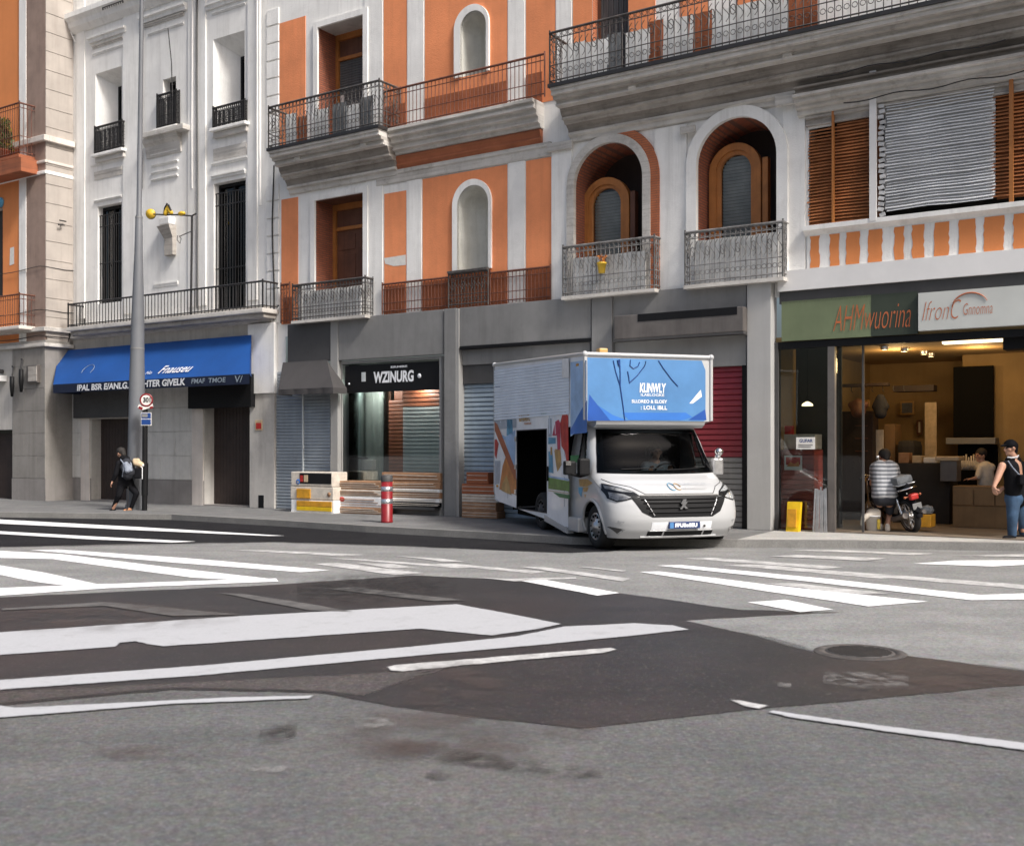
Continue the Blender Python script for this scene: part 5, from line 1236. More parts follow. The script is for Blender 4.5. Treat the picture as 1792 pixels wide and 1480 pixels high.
# ashlar blocks of the ground floor with open joints
def ashlar(a, b, z0, z1, y, par, h=.62, w=1.15, mat='ashlar'):
    m = MB(); z = z0; r_ = 0
    while z < z1 - .05:
        zt_ = min(z + h, z1); x = a - (w / 2 if r_ % 2 else 0)
        while x < b - .02:
            x0, x1 = max(x, a), min(x + w, b)
            if x1 - x0 > .06: m.bevel_box(x0 + .004, x1 - .004, y - .022, y - .001, z + .004, zt_ - .004, .006)
            x += w
        z = zt_; r_ += 1
    return m.build('ashlar_facing', mat, par)
ashlar(UW0 - .02, d1[0] - .02, SW + .63, zG - .75, 0, wb_, mat='ashlar_pale'); ashlar(d1[1] + .02, d2[0] - .1, SW + .63, zG - .75, 0, wb_, mat='ashlar_pale')
def wwin(k, dep, splay, mat, railpx=None, grille=False):
    u0, u1, z0, z1 = W[k]
    m = MB(); o = [(u0, z0), (u0, z1), (u1, z1), (u1, z0)]; i_ = [(u0 + splay, z0), (u0 + splay, z1 - splay * .8), (u1 - .02, z1 - splay * .8), (u1 - .02, z0)]
    A = [(a, 0, b) for a, b in o]; B = [(a, dep, b) for a, b in i_]; m.add(A + B, [(j, (j + 1) % 4, 4 + (j + 1) % 4, 4 + j) for j in range(4)]); m.build('window_reveal', 'white_stucco', wb_)
    f = MB(); a0, a1, c0, c1 = u0 + splay, u1 - .02, z0, z1 - splay * .8
    f.box(a0, a0 + .06, dep - .05, dep + .02, c0, c1); f.box(a1 - .06, a1, dep - .05, dep + .02, c0, c1); f.box(a0 + .06, a1 - .06, dep - .05, dep + .02, c1 - .08, c1); f.box((a0 + a1) / 2 - .03, (a0 + a1) / 2 + .03, dep - .045, dep + .015, c0, c1 - .08)
    fo = f.build('window', 'black', wb_)
    MB().box(a0 + .06, a1 - .06, dep + .02, dep + .03, c0, c1 - .08).build('pane', 'window_glass', fo)
    m = MB(); kk = 36; vs = []
    for q in range(kk + 1):
        x = a0 + (a1 - a0) * q / kk; vs += [(x, dep + .12 + .02 * math.sin(q * 1.3), c0), (x, dep + .12 + .02 * math.sin(q * 1.3), c1)]
    m.add(vs, [(2 * q, 2 * q + 2, 2 * q + 3, 2 * q + 1) for q in range(kk)], True); m.build('curtain', mat, fo)
    if grille:
        g = MB(); n_ = 11
        for q in range(n_ + 1):
            x = u0 + .03 + (u1 - u0 - .06) * q / n_; g.cyl((x, .06, z0), (x, .06, z1 - .25), .011, n=5)
        for zz in (z0 + .1, z1 - .25, z1 - .55, z0 + 1.1): g.box(u0, u1, .05, .07, zz - .012, zz + .012)
        g.build('grille', 'iron', fo)
    return fo
wwin('w1', .5, .38, 'curtain_grey'); wwin('w3', .5, .5, 'curtain_grey'); wwin('w4', .2, .02, 'curtain_dark', grille=True); wwin('w5', .2, .02, 'curtain_dark', grille=True); wwin('w2', .25, .04, 'card_brown')
def wrail(px0, px1, pt_, pb_, mat='iron', dense=.07, y=-.12):
    a, b = U(px0, y), U(px1, y); z0, z1 = Z(px0, pb_, y), Z(px0, pt_, y)
    o = railing_mb([(a, -.01), (a, y), (b, y), (b, -.01)], z0, z1, dense, .013).build('railing', mat, wb_)
    m = MB(); k = int((b - a) / .05)
    for i in range(k): m.box(a + i * .05 + .008, a + i * .05 + .042, y + .012, y + .018, z0 + .02, z1 - .1)
    m.build('railing_panel', 'iron', o)
    MB().bevel_box(a - .08, b + .08, y - .07, -.001, z0 - .09, z0 - .01, .015).build('sill', 'white_stucco', wb_)
    MB().bevel_box(a - .03, b + .03, y + .02, -.001, z0 - .24, z0 - .095, .02).build('sill_moulding', 'dirty_stucco', wb_)
wrail(166, 213, 224, 270); wrail(373, 428, 190, 225); wrail(275, 308, 168, 226)
MB().bevel_box(U(252, -.2), U(323, -.2), -.26, -.001, Z(252, 243, -.2), Z(252, 234, -.2), .015).build('balcony_slab', 'dirty_stucco', wb_)
moulding(0, 0, [(-.2, Z(252, 243, -.2)), (-.16, Z(252, 250, -.2)), (-.08, Z(252, 256, -.2)), (-.03, Z(252, 275, -.2))], 'dirty_stucco', 'slab_moulding', wb_, u=(U(258), U(318)))
# label mouldings and panels
def lab(px0, px1, py, h=.1, d=.1, mat='white_stucco'):
    z = Z(px0, py); moulding(0, 0, [(-d, z), (-d, z - h * .35), (-d * .6, z - h * .5), (-d * .5, z - h)], mat, 'label_moulding', wb_, u=(U(px0), U(px1)))
lab(158, 222, 68, .16, .12); lab(163, 216, 82, .07, .06, 'dirty_stucco'); lab(163, 216, 95, .06, .04); lab(248, 328, 33, .18, .14); lab(254, 322, 45, .08, .06, 'dirty_stucco'); lab(260, 322, 60, .05, .04)
lab(363, 436, 10, .14, .1); lab(372, 430, 24, .05, .04)
lab(166, 214, 352, .05, .05); lab(372, 430, 308, .1, .07); lab(160, 218, 290, .05, .04); lab(166, 214, 302, .22, .03, 'dirty_stucco'); lab(372, 432, 240, .05, .05); lab(374, 432, 262, .3, .025, 'dirty_stucco'); lab(372, 434, 287, .06, .05)
for pp in (272, 290, 303, 315): lab(266, 312, pp, .05, .05)
lab(270, 312, 497, .1, .03)
# pilaster strips
for p0, p1 in ((135, 150), (216, 246), (330, 344), (344, 362), (434, 452)):
    MB().box(U(p0) + .02, U(p1) - .02, -.035, 0, zG + .5, ZB + 7.3).build('pilaster', 'white_stucco', wb_)
# upper cornice at top left and railing above
moulding(0, 0, [(-.3, Z(118, 36)), (-.3, Z(118, 44)), (-.2, Z(118, 50)), (-.16, Z(118, 58)), (-.04, Z(118, 66))], 'white_stucco', 'cornice', wb_, u=(U(118), UW1 - .2))
railing_mb([(U(180, -.25), -.25), (U(215, -.25), -.25)], Z(180, 18, -.25), Z(180, -40, -.25), .1).build('railing', 'iron_worn', wb_)
# first-floor balcony
yb = -.55; a, b = U(116, yb), U(459, yb); zb0 = Z(116, 573, yb)
sl = MB().bevel_box(a, b, yb, -.001, zb0 - .11, zb0, .02).build('balcony', 'dirty_stucco', wb_)
MB().bevel_box(a + .06, b - .06, yb + .1, -.001, zb0 - .22, zb0 - .112, .02).build('slab_moulding', 'grimy_stone', sl)
railing_mb([(a + .03, -.01), (a + .03, yb + .04), (b - .03, yb + .04), (b - .03, -.01)], zb0, Z(116, 533, yb), .125, .011, scroll=False, mid=False).build('railing', 'iron', sl)
moulding(0, 0, [(-.22, zG + .30), (-.2, zG + .22), (-.12, zG + .18), (-.1, zG + .06), (-.14, zG + .03), (-.14, zG - .04), (-.03, zG - .08)], 'dirty_stucco', 'cornice', wb_, u=(U(112), UL + .2))
# ground floor openings
for dd, nm in ((d1, 0), (d2, 1)):
    m = MB(); reveal(m, [(dd[0], SW), (dd[0], dd[3]), (dd[1], dd[3]), (dd[1], SW)], 0, .35); m.build('door_reveal', 'ground_stone', wb_)
    m = MB(); k = 14; w = (dd[1] - dd[0]) / k
    for i in range(k): m.bevel_box(dd[0] + i * w + .004, dd[0] + (i + 1) * w - .004, .3, .36, SW + .02, dd[3], .008)
    do = m.build('door', 'wood_dark', wb_)
    MB().box(dd[0], dd[1], -.02, .3, SW, SW + .03).build('threshold', 'base_stone', do)
MB().box(U(137), U(232), -.16, -.001, Z(137, 732), Z(137, 680)).build('shutter_box', 'grey_dark', wb_)
MB().box(U(330, -.2), U(440, -.2), -.22, -.001, Z(330, 715, -.2), Z(330, 660, -.2)).build('shutter_box', 'black', wb_)
MB().box(U(144), U(159), -.05, .0, SW, Z(144, 732)).build('door_pier', 'cream_stone', wb_)
MB().box(U(338), U(357), -.04, .0, SW, Z(338, 716)).build('door_pier', 'cream_stone', wb_)
MB().bevel_box(U(441), U(484), -.08, .0, SW, Z(441, 690), .01).build('pier', 'ground_stone', wb_)
MB().bevel_box(U(440), U(486), -.12, .0, Z(441, 690) + .003, zG - .1, .01).build('pier_head', 'white_stucco', wb_)
MB().box(U(457), U(466), -.09, -.081, Z(457, 888), Z(457, 866)).build('vent', 'black', wb_)
pl = thing('plaque', 'small red and orange framed plaque on the pale pier beside the grey shutter', 'plaque', (U(453, -.1), -.1, Z(453, 752)))
MB().bevel_box(U(447, -.09), U(459, -.09), -.105, -.081, Z(447, 753, -.09), Z(447, 735, -.09), .006).build('frame', 'tan', pl)
MB().box(U(448.5, -.1), U(457.5, -.1), -.11, -.1055, Z(447, 750.5, -.1), Z(447, 740, -.1)).build('face', 'print_red', pl)
# pipes & cables on the white facade
pipe(455, -60, 360, .03, 'white_stucco', wb_, 'drainpipe', -.1); pipe(345, -60, 540, .022, 'curtain_grey', wb_, 'cable', -.06, .01); pipe(248, -60, 330, .022, 'curtain_grey', wb_, 'cable', -.05, .004)
pipe(336, -60, 330, .014, 'white_stucco', wb_, 'cable', -.05, .006)
m = MB(); m.tube([(U(130, -.1), -.1, Z(130, -60)), (U(113, -.1), -.1, Z(113, 10)), (U(115, -.1), -.1, Z(115, 40)), (U(124, -.1), -.1, Z(124, 62)), (U(132, -.08), -.08, Z(132, 78))], .014, 6); m.build('cable', 'white_stucco', wb_)
m = MB(); m.tube([(U(120, -.16), -.16, Z(120, 570)), (U(122, -.16), -.16, Z(122, 590)), (U(117, -.16), -.16, Z(117, 608)), (U(100, -.16), -.16, Z(100, 618))], .022, 6); m.build('cable', 'black', wb_)
m = MB(); m.tube([(U(128 + 30 * i, -.2), -.2, Z(128, 588, -.2) + .02 * math.sin(i)) for i in range(12)], .014, 6); m.build('cable', 'iron', wb_)
# pole from small balcony
m = MB(); m.tube([(U(302, -.2), -.2, Z(302, 170, -.2)), (U(300, -.2), -.2, Z(300, 110, -.2)), (U(294, -.2), -.2, Z(294, 50, -.2))], .014, 6); m.build('rod', 'iron', wb_)
# blue awning
aw = thing('awning', 'long blue shop awning with white script and lettered navy valance', 'awning', (U(100), 0, Z(100, 690)))
ya = -1.0; yt = -.16
zt = Z(104, 614, yt); zb_ = Z(95, 673, ya); zv = Z(95, 688, ya)
a0, a1 = U(103, yt), U(440, yt); f0, f1 = U(93, ya), U(437, ya)
m = MB(); k = 24; vs = []
for i in range(k + 1):
    t_ = i / k
    for j in range(7):
        s_ = j / 6; sag = .03 * math.sin(PI * s_) * (1 + .4 * math.sin(t_ * 19)); vs.append((a0 + (a1 - a0) * t_ + ((f0 - a0) * (1 - t_) + (f1 - a1) * t_) * s_, yt + (ya - yt) * s_, zt + (zb_ - zt) * s_ - sag))
m.add(vs, [(i * 7 + j, i * 7 + j + 1, (i + 1) * 7 + j + 1, (i + 1) * 7 + j) for i in range(k) for j in range(6)], True)
m.add([(a0, yt, zt), (f0, ya, zb_), (a0, yt, zb_)], [(0, 1, 2)]); m.add([(a1, yt, zt), (f1, ya, zb_), (a1, yt, zb_)], [(0, 1, 2)])
m.build('canopy', 'awning_blue', aw)
m = MB(); vs = []
for i in range(41):
    u_ = f0 + (f1 - f0) * i / 40; vs += [(u_, ya - .002, zb_ + .004), (u_, ya + .012 * math.sin(i * 1.7), zv)]
m.add(vs, [(2 * i, 2 * i + 2, 2 * i + 3, 2 * i + 1) for i in range(40)], True)
m.add([(f0, ya, zb_), (f0, yt, zb_), (f0, yt, zv), (f0, ya, zv)], [(0, 1, 2, 3)])
m.build('valance', 'awning_navy', aw)
hv = zb_ - zv
def vtext(body, p0, p1, q, hgt, mat='letter_white', bold=.01, shear=.1):
    text('lettering', body, mat, aw, .3, (U(p0, ya), ya - .02, zv + hv * q), width=U(p1, ya) - U(p0, ya), height=hv * hgt, bold=bold, shear=shear)
vtext('IPAL BSR E/ANLG.', 136, 226, .12, .72); vtext('HTER GIVELK', 252, 325, .18, .75); vtext('FMAF', 336, 360, .3, .5, 'letter_faint', .004); vtext('TMOE', 366, 396, .3, .5, 'letter_faint', .004); vtext('V/', 412, 426, .2, .7, 'letter_faint', .002)
# script on the slope
sn = Vector((0, ya - yt, zb_ - zt)); upv = -sn.normalized(); nrm = Vector((1, 0, 0)).cross(upv)
def slope(px, s_): 
    yy = yt + (ya - yt) * s_; zz = zt + (zb_ - zt) * s_ - .03 * math.sin(PI * s_) * 1.4
    return Vector((U(px, yy), yy, zz)) + nrm * .03
text('lettering', 'Fnauseu', 'letter_white', aw, .3, slope(277, .86), up=upv, width=U(333, -.7) - U(277, -.7), height=.26, shear=.45, bold=.002)
text('lettering', 'No', 'letter_white', aw, .3, slope(255, .86), up=upv, width=.24, height=.1, shear=.3)
m = MB(); c_ = slope(155, .62); pts = []
for i in range(14):
    q = R(-30 + 235 * i / 13); pts.append(c_ + Vector((1, 0, 0)) * (.22 * math.cos(q)) + upv * (.2 * math.sin(q)))
m.tube(pts, .006, 5); m.build('faint_emblem', 'letter_faint', aw)
# lantern bracket with yellow lamps
br = thing('lamp_bracket', 'black post on the balcony with bent arm carrying yellow round lamps', 'street lamp', (U(336, -.5), -.5, zb0))
yy = -.5; P_ = lambda px, py: Vector((U(px, yy), yy, Z(px, py, yy)))
MB().tube([P_(334, 556), P_(335, 470), P_(336, 385), P_(336, 378)], .028, 8).build('post', 'iron', br)
MB().tube([P_(343, 374), P_(336, 378), P_(310, 376), P_(285, 376), P_(269, 375)], .02, 6).build('arm', 'iron', br)
MB().tube([P_(335, 405), P_(325, 409), P_(314, 414)], .012, 5).tube([P_(311, 412), P_(310, 420), P_(315, 426), P_(317, 418), P_(314, 413)], .01, 5).build('brace', 'iron_worn', br)
c = P_(261, 374)
MB().lathe(c + Vector((0, .06, 0)), (.45, -1, 0), [(.0, -.06), (.1, -.05), (.13, .02), (.12, .06), (0, .08)], 20).build('round_lamp', 'yellow', br)
MB().lathe(c + Vector((-.05, .12, 0)), (.45, -1, 0), [(0, -.06), (.08, -.05), (.12, .0), (.13, .04)], 20).build('lamp_back', 'iron', br)
m = MB(); c = P_(294, 369)
m.cap(c + Vector((-.08, 0, -.06)), c + Vector((0, 0, .1)), .07, .05); m.cap(c + Vector((0, 0, .08)), c + Vector((.12, 0, -.06)), .05, .06); m.build('lamp_body', 'yellow', br, remesh=.02)
m = MB(); m.tube([c + Vector((-.14, -.03, -.1)), c + Vector((-.06, -.05, .08)), c + Vector((.02, -.05, .17)), c + Vector((.08, -.04, .12)), c + Vector((.16, -.03, -.02))], .02, 6); m.build('lamp_hood', 'iron', br)
c = P_(318, 374); MB().sphere(c, .075, sc3=(1.6, 1, .8)).build('lamp_joint', 'yellow', br)
# wall lantern below
ln = thing('wall_lantern', 'pale topped lantern on a tapering brown stone bracket of the white facade', 'lantern', (U(294), -.1, Z(294, 447)))
yy = -.1
MB().bevel_box(U(284, yy), U(302, yy), -.22, -.001, Z(284, 396, yy), Z(284, 382, yy), .03).build('lantern_top', 'plastic_white', ln)
m = MB(); u0, u1 = U(286, yy), U(303, yy); z1_ = Z(286, 397, yy); z0_ = Z(286, 418, yy)
m.add([(u0 - .1, -.24, z1_), (u1, -.24, z1_), (u1, -.001, z1_), (u0 - .1, -.001, z1_), (u0 + .04, -.12, z0_), (u1, -.12, z0_), (u1, -.001, z0_), (u0 + .04, -.001, z0_)], [(0, 1, 2, 3), (4, 5, 6, 7), (0, 1, 5, 4), (1, 2, 6, 5), (2, 3, 7, 6), (3, 0, 4, 7)]); m.build('lantern_neck', 'grimy_stone', ln)
MB().bevel_box(u0 + .05, u1, -.12, -.001, Z(286, 448, yy), z0_ - .003, .01).build('bracket', 'grimy_stone', ln)

# ================================================================== far-left building, projecting
lo_, hi_ = -3.0, -.2
for _ in range(50):
    yl = (lo_ + hi_) / 2
    if PXU(U(80, yl), 0) > 128: lo_ = yl
    else: hi_ = yl
ul = U(80, yl)
lb_ = thing('apartment_building', 'orange building with brown and cream stone pilasters at the left edge', 'building', (ul, yl, SW))
ULL = U(-420, yl)
doorL = (U(-30, yl), U(22, yl), SW, Z(0, 752, yl))
zLG = Z(60, 596, yl)
wall_mb(ULL, ul, SW, zLG, [doorL + (0,)], yl).build('ground_floor_wall', 'ground_stone', lb_)
m = MB(); reveal(m, [(doorL[0], SW), (doorL[0], doorL[3]), (doorL[1], doorL[3]), (doorL[1], SW)], yl, yl + .3); m.box(doorL[0], doorL[1], yl + .25, yl + .3, SW, doorL[3] - .1); m.build('door', 'wood_dark', lb_)
MB().box(ULL, doorL[0] - .01, yl - .03, yl, SW, SW + .6).build('plinth', 'base_stone', lb_); MB().box(doorL[1] + .01, ul + .03, yl - .03, yl, SW, SW + .6).build('plinth', 'base_stone', lb_); MB().box(ul + .001, ul + .03, yl + .001, -.001, SW, SW + .6).build('plinth', 'base_stone', lb_)
ashlar(doorL[1] + .02, ul - .002, SW + .61, zLG - .12, yl, lb_); ashlar(ULL, doorL[0] - .02, SW + .61, zLG - .12, yl, lb_)
wl_ = (U(-30, yl), U(5, yl), Z(0, 520, yl), Z(0, 365, yl))
wall_mb(ULL, U(45, yl), zLG, ZB + 8, [wl_ + (0,)], yl).build('wall', 'amber_stucco', lb_)
m = MB(); m.box(wl_[0], wl_[1], yl + .2, yl + .25, wl_[2], wl_[3]); wlo = m.build('window', 'curtain_dark', lb_)
m = MB(); reveal(m, [(wl_[0], wl_[2]), (wl_[0], wl_[3]), (wl_[1], wl_[3]), (wl_[1], wl_[2])], yl, yl + .2, True); m.build('window_reveal', 'cream_stone', wlo)
MB().box(U(35, yl), U(47, yl), yl - .03, yl + .05, zLG, ZB + 8).build('pilaster', 'white_stucco', lb_)
MB().box(U(47, yl), ul, yl - .015, yl + .05, zLG, ZB + 8).build('stone_pilaster', 'brown_stone', lb_)
# cream rusticated return
m = MB(); k = 0; z = SW + .05
m.add([(ul, yl - .01, zLG), (ul, .0, zLG), (ul, .0, ZB + 8), (ul, yl - .01, ZB + 8)], [(0, 1, 2, 3)])
m.build('return_wall', 'cream_return', lb_)
MB().add([(ul, yl, SW), (ul, .0, SW), (ul, .0, zLG), (ul, yl, zLG)], [(0, 1, 2, 3)]).build('ground_floor_return', 'ashlar', lb_)
m = MB(); z = zLG + .1
while z < ZB + 7.5:
    h = .52; m.bevel_box(ul + .001, ul + .03, yl - .012, -.03, z + .006, z + h - .006, .008); z += h
m.build('rusticated_stone', 'cream_return', lb_)
# string courses
for py, h, pr, mt in ((238, .16, .14, 'cream_stone'), (280, .08, .06, 'cream_stone'), (298, .10, .05, 'white_stucco'), (572, .12, .12, 'dirty_stucco'), (600, .10, .10, 'dirty_stucco')):
    z = Z(80, py, yl)
    m = MB(); m.bevel_box(ULL, ul + pr, yl - pr, yl + .02, z - h, z, .02); m.bevel_box(ul + .004, ul + pr, yl + .021, -.02, z - h, z, .02); m.build('string_course', mt, lb_)
# balconies with railings at left edge
yy = yl - .5
for pz, pr0, mt, us in ((272, 183, 'iron_red', 0), (570, 516, 'iron_red', 0)):
    a, b = U(-200, yy), U(33, yy); z = Z(20, pz, yy)
    sl = MB().bevel_box(a, b, yy, yl, z - .1, z, .02).build('balcony', 'rust_band' if pz < 300 else 'cream_stone', lb_)
    railing_mb([(a, yy + .03), (b - .02, yy + .03), (b - .02, yl)], z, Z(20, pr0, yy), .11, scroll=False).build('railing', mt, sl)
zz = Z(20, 272, yy)
MB().bevel_box(U(-60, yy), U(38, yy), yy - .02, yl - .01, zz - .5, zz - .105, .02).build('balcony_apron', 'rust_band', lb_)
pt = thing('balcony_plant', 'green and yellow leafy plant on the orange balcony at the left edge', 'plant', (U(6, yy), yy + .2, zz))
u_ = U(6, yy + .2)
MB().lathe((u_, yy + .2, zz), (0, 0, 1), [(0, 0), (.12, 0), (.17, .26), (.19, .26), (.19, .3), (.14, .3)], 16).build('pot', 'terracotta', pt)
for nm, mt, n_ in (('leaves', 'leaf', 420), ('flowers', 'leaf_yellow', 110)):
    m = MB()
    for i in range(n_):
        h = random.random(); r_ = .28 * (1 - .5 * h) * random.random() ** .5; a_ = random.random() * 2 * PI
        m.obox((u_ + r_ * math.cos(a_), yy + .2 + r_ * math.sin(a_), zz + .3 + h * .85), (.05, .003, .13), a_ + random.uniform(-1, 1), random.uniform(-1.2, 1.2), random.uniform(-1, 1))
    m.build(nm, mt, pt)
rs = thing('round_sign', 'round blue sign on the orange wall at the left edge', 'sign', (U(2, yl), yl, Z(2, 355, yl)))
MB().lathe((U(2, yl), yl - .04, Z(2, 355, yl)), (0, -1, 0), [(0, .02), (.13, .02), (.15, .0), (.15, -.03)], 24).build('disc', 'print_blue', rs)
MB().poly_y([(U(17, yl), Z(17, 465, yl)), (U(25, yl), Z(25, 462, yl)), (U(25, yl), Z(25, 432, yl)), (U(18, yl), Z(18, 434, yl))], yl - .006).build('paper_scrap', 'paper', lb_)
# dark wall lamps and meter box on ground floor
for (px, pt_, pb_, w, lbn) in ((21, 659, 694, 4, 'short dark tapering wall lamp above the left edge door'), (37, 646, 686, 3.5, 'long dark wall lamp right of the shorter one at the left edge')):
    y0 = yl - .16; t_ = thing('wall_lamp', lbn, 'wall lamp', (U(px, y0), y0, Z(px, pb_, y0)))
    MB().lathe((U(px, y0), y0, Z(px, pb_, y0)), (0, 0, 1), [(0, 0), (.035, 0), (.065, .3), (.06, Z(px, pt_, y0) - Z(px, pb_, y0)), (0, Z(px, pt_, y0) - Z(px, pb_, y0) + .02)], 12).build('shade', 'black', t_)
    MB().tube([(U(px, y0), y0, Z(px, pt_ - 2, y0)), (U(px, y0), y0 + .05, Z(px, pt_ - 16, y0)), (U(px, yl), yl, Z(px, pt_ - 18, yl))], .02, 6).build('arm', 'iron', t_)
t_ = thing('meter_box', 'grey brown meter cabinet on the stone wall left of the blue awning', 'meter box', (U(63, yl), yl, Z(63, 672, yl)))
MB().bevel_box(U(53, yl), U(72, yl), yl - .12, yl, Z(53, 671, yl), Z(53, 640, yl), .015).build('body', 'taupe_metal', t_)
MB().bevel_box(U(57, yl), U(72, yl), yl - .14, yl - .121, Z(57, 668, yl), Z(57, 642, yl), .008).build('door', 'grimy_stone', t_)
t_ = thing('security_camera', 'white camera on a small ledge at the left edge of the stone wall', 'camera', (U(6, yl), yl - .1, Z(6, 660, yl)))
MB().bevel_box(U(-2, yl), U(12, yl), yl - .22, yl, Z(0, 668, yl), Z(0, 658, yl), .01).build('ledge', 'plastic_white', t_)
MB().cap((U(4, yl), yl - .2, Z(4, 650, yl)), (U(6, yl), yl - .05, Z(6, 650, yl)), .06, .06).build('housing', 'grey_dark', t_)
# old iron pegs on the cream return
t_ = thing('wall_tap', 'small brass pipe fitting sticking from the cream stone return', 'pipe fitting', (ul, -.4, Z(118, 400)))
MB().tube([(ul, -.42, Z(112, 401)), (ul + .14, -.42, Z(112, 401)), (ul + .14, -.55, Z(112, 403))], .025, 6).tube([(ul + .12, -.3, Z(112, 395)), (ul + .12, -.5, Z(112, 395))], .02, 6).build('pipe', 'iron_worn', t_)
for py, sg_ in ((470, .0), (545, .02), (590, .03)):
    z = Z(60, py, yl); m = MB(); m.tube([(U(-60 + 12 * i, yl), yl - .05, z + .03 * math.sin(i * .7) - .01 * i * sg_) for i in range(12)] + [(ul + .03, yl - .03, z), (ul + .04, -.3, z - .02), (ul + .04, -.02, z)], .011, 5); m.build('cable', 'iron', lb_)

# ================================================================== street lamp post and parking sign
lb = G(237, 891, SW); dz = lb.y
t_ = thing('lamp_post', 'tall tapering grey street lamp post beside the walker on the pavement', 'lamp post', lb, WORLD)
def HZ(py, d): return CH - (py - HY) / FPX * d
top = Vector(((249 - CX) / FPX * dz, dz, 12.5))
def pp(z, px=None):
    t = (z - SW) / (HZ(0, dz) - SW); return Vector((lb.x + ((248 - CX) / FPX * dz - lb.x) * min(t, 1.2), dz, z))
zz = [SW, 1.6, 3.2, HZ(620, dz), HZ(560, dz), HZ(450, dz), HZ(380, dz), HZ(375, dz), HZ(200, dz), 12.6]
rr = [.205, .19, .175, .16, .15, .098, .082, .062, .055, .045]
MB().tube([pp(z) for z in zz], rr, 20).build('post', 'lamp_grey', t_)
for py in (611, 655, 382): 
    z = HZ(py, dz); r_ = .165 if py > 500 else .088
    MB().cyl(pp(z), pp(z + .03), r_, r_, 20).build('collar', 'grey_panel', t_)
MB().cyl(pp(SW), pp(SW + .12), .24, .225, 20).build('base', 'lamp_grey', t_)
MB().tube([pp(12.5), pp(12.5) + Vector((.6, -.5, .5)), pp(12.5) + Vector((1.6, -1.3, .6))], .045, 8).build('arm', 'lamp_grey', t_)
MB().cap(pp(12.5) + Vector((1.5, -1.2, .58)), pp(12.5) + Vector((2.1, -1.7, .6)), .14, .1).build('lamp_head', 'lamp_grey', t_)
gb = G(253, 893, SW); t_ = thing('traffic_sign', 'black sign post with red rimmed round sign and blue plate', 'sign', gb, WORLD)
d = gb.y; sx = d / FPX
def at(px, py, dd=0): return Vector(((px - CX) / FPX * (d + dd), d + dd, CH - (py - HY) / FPX * (d + dd)))
MB().cyl(gb, at(254, 705), 4.6 * sx, 4.6 * sx, 12).build('post', 'black', t_)
MB().cyl(gb + Vector((0, 0, .35)), at(254, 810), 5.6 * sx, 5.6 * sx, 12).build('sleeve', 'black', t_)
MB().lathe(at(256, 700, -.07), (.0, -1, 0), [(0, -.005), (.155, -.005), (.155, .004), (.12, .01), (.118, .004)], 28).build('red_rim', 'red_paint', t_)
MB().lathe(at(256, 700, -.07), (.0, -1, 0), [(0, .006), (.119, .006)], 28).build('face', 'paper', t_)
text('lettering', '301', 'grey_dark', t_, .1, at(250.5, 704, -.085), width=.17, height=.12, bold=.004, frame=WORLD)
m = MB(); m.obox(at(258, 712, -.06), (.26, .02, .07), 0, 0, R(-18)); m.obox(at(247, 712, -.05), (.14, .02, .08), 0, 0, R(22)); m.build('torn_plate', 'paper', t_)
MB().obox(at(246, 714, -.09), (.09, .02, .06), 0, 0, R(20)).obox(at(265, 713, -.08), (.07, .02, .05), 0, 0, R(-20)).build('red_tape', 'red_paint', t_)
c = at(256, 733, -.06)
MB().obox(c, (.24, .012, .30)).build('plate', 'paper', t_)
MB().obox(c + Vector((0, -.01, .075)), (.215, .01, .125)).obox(c + Vector((0, -.01, -.07)), (.215, .01, .12)).build('blue_field', 'ink_blue', t_)
MB().obox(c + Vector((-.03, -.018, .08)), (.13, .006, .08)).build('grey_field', 'grey_panel', t_)

# ================================================================== van
AV = R(18)
VO = Vector((2.51, 16.3, 0))
VF = Matrix.Translation(VO) @ Matrix.Rotation(AV, 4, 'Z')
VI = VF.inverted()
def vside(px, py, x=-1.1):
    d = VF.to_3x3() @ Vector((0, 1, 0)); p = VF @ Vector((x, 0, 0)); t = (px - CX) / FPX
    y = (p.x - t * p.y) / (t * d.y - d.x); w = p + d * y
    return (y, CH - (py - HY) / FPX * w.y)
def vfront(px, py, y=1.05):
    d = VF.to_3x3() @ Vector((1, 0, 0)); p = VF @ Vector((0, y, 0)); t = (px - CX) / FPX
    x = (p.x - t * p.y) / (t * d.y - d.x); w = p + d * x
    return (x, CH - (py - HY) / FPX * w.y)
van = thing('delivery_van', 'white box van with blue printed front panel and open side door, half on the pavement', 'van', (0, 0, 0), VF)
# --- cab surface
KEY = [(.20, .16, .93, .45), (.34, .05, .985, .5), (.50, .0, 1.01, .52), (.70, .02, 1.02, .55), (.84, .07, 1.02, .62), (.93, .18, 1.01, .66), (1.05, .42, .995, .62), (1.16, .66, .98, .52), (1.30, .80, .965, .46), (1.60, 1.02, .925, .40), (1.84, 1.18, .88, .36), (1.94, 1.30, .855, .34), (2.0, 1.55, .82, .3)]
WS = 1.085
def kint(z):
    z = min(max(z, KEY[0][0]), KEY[-1][0])
    for i in range(len(KEY) - 1):
        if KEY[i][0] <= z <= KEY[i + 1][0]: break
    t = (z - KEY[i][0]) / (KEY[i + 1][0] - KEY[i][0]); a, b = KEY[i], KEY[i + 1]; p = KEY[max(i - 1, 0)]; q = KEY[min(i + 2, len(KEY) - 1)]
    out = []
    for k in (1, 2, 3):
        m0 = (b[k] - p[k]) / max(b[0] - p[0], 1e-5) * (b[0] - a[0]); m1 = (q[k] - a[k]) / max(q[0] - a[0], 1e-5) * (b[0] - a[0])
        m0 *= .8; m1 *= .8
        out.append((2 * t ** 3 - 3 * t * t + 1) * a[k] + (t ** 3 - 2 * t * t + t) * m0 + (-2 * t ** 3 + 3 * t * t) * b[k] + (t ** 3 - t * t) * m1)
    out[1] *= WS
    return out
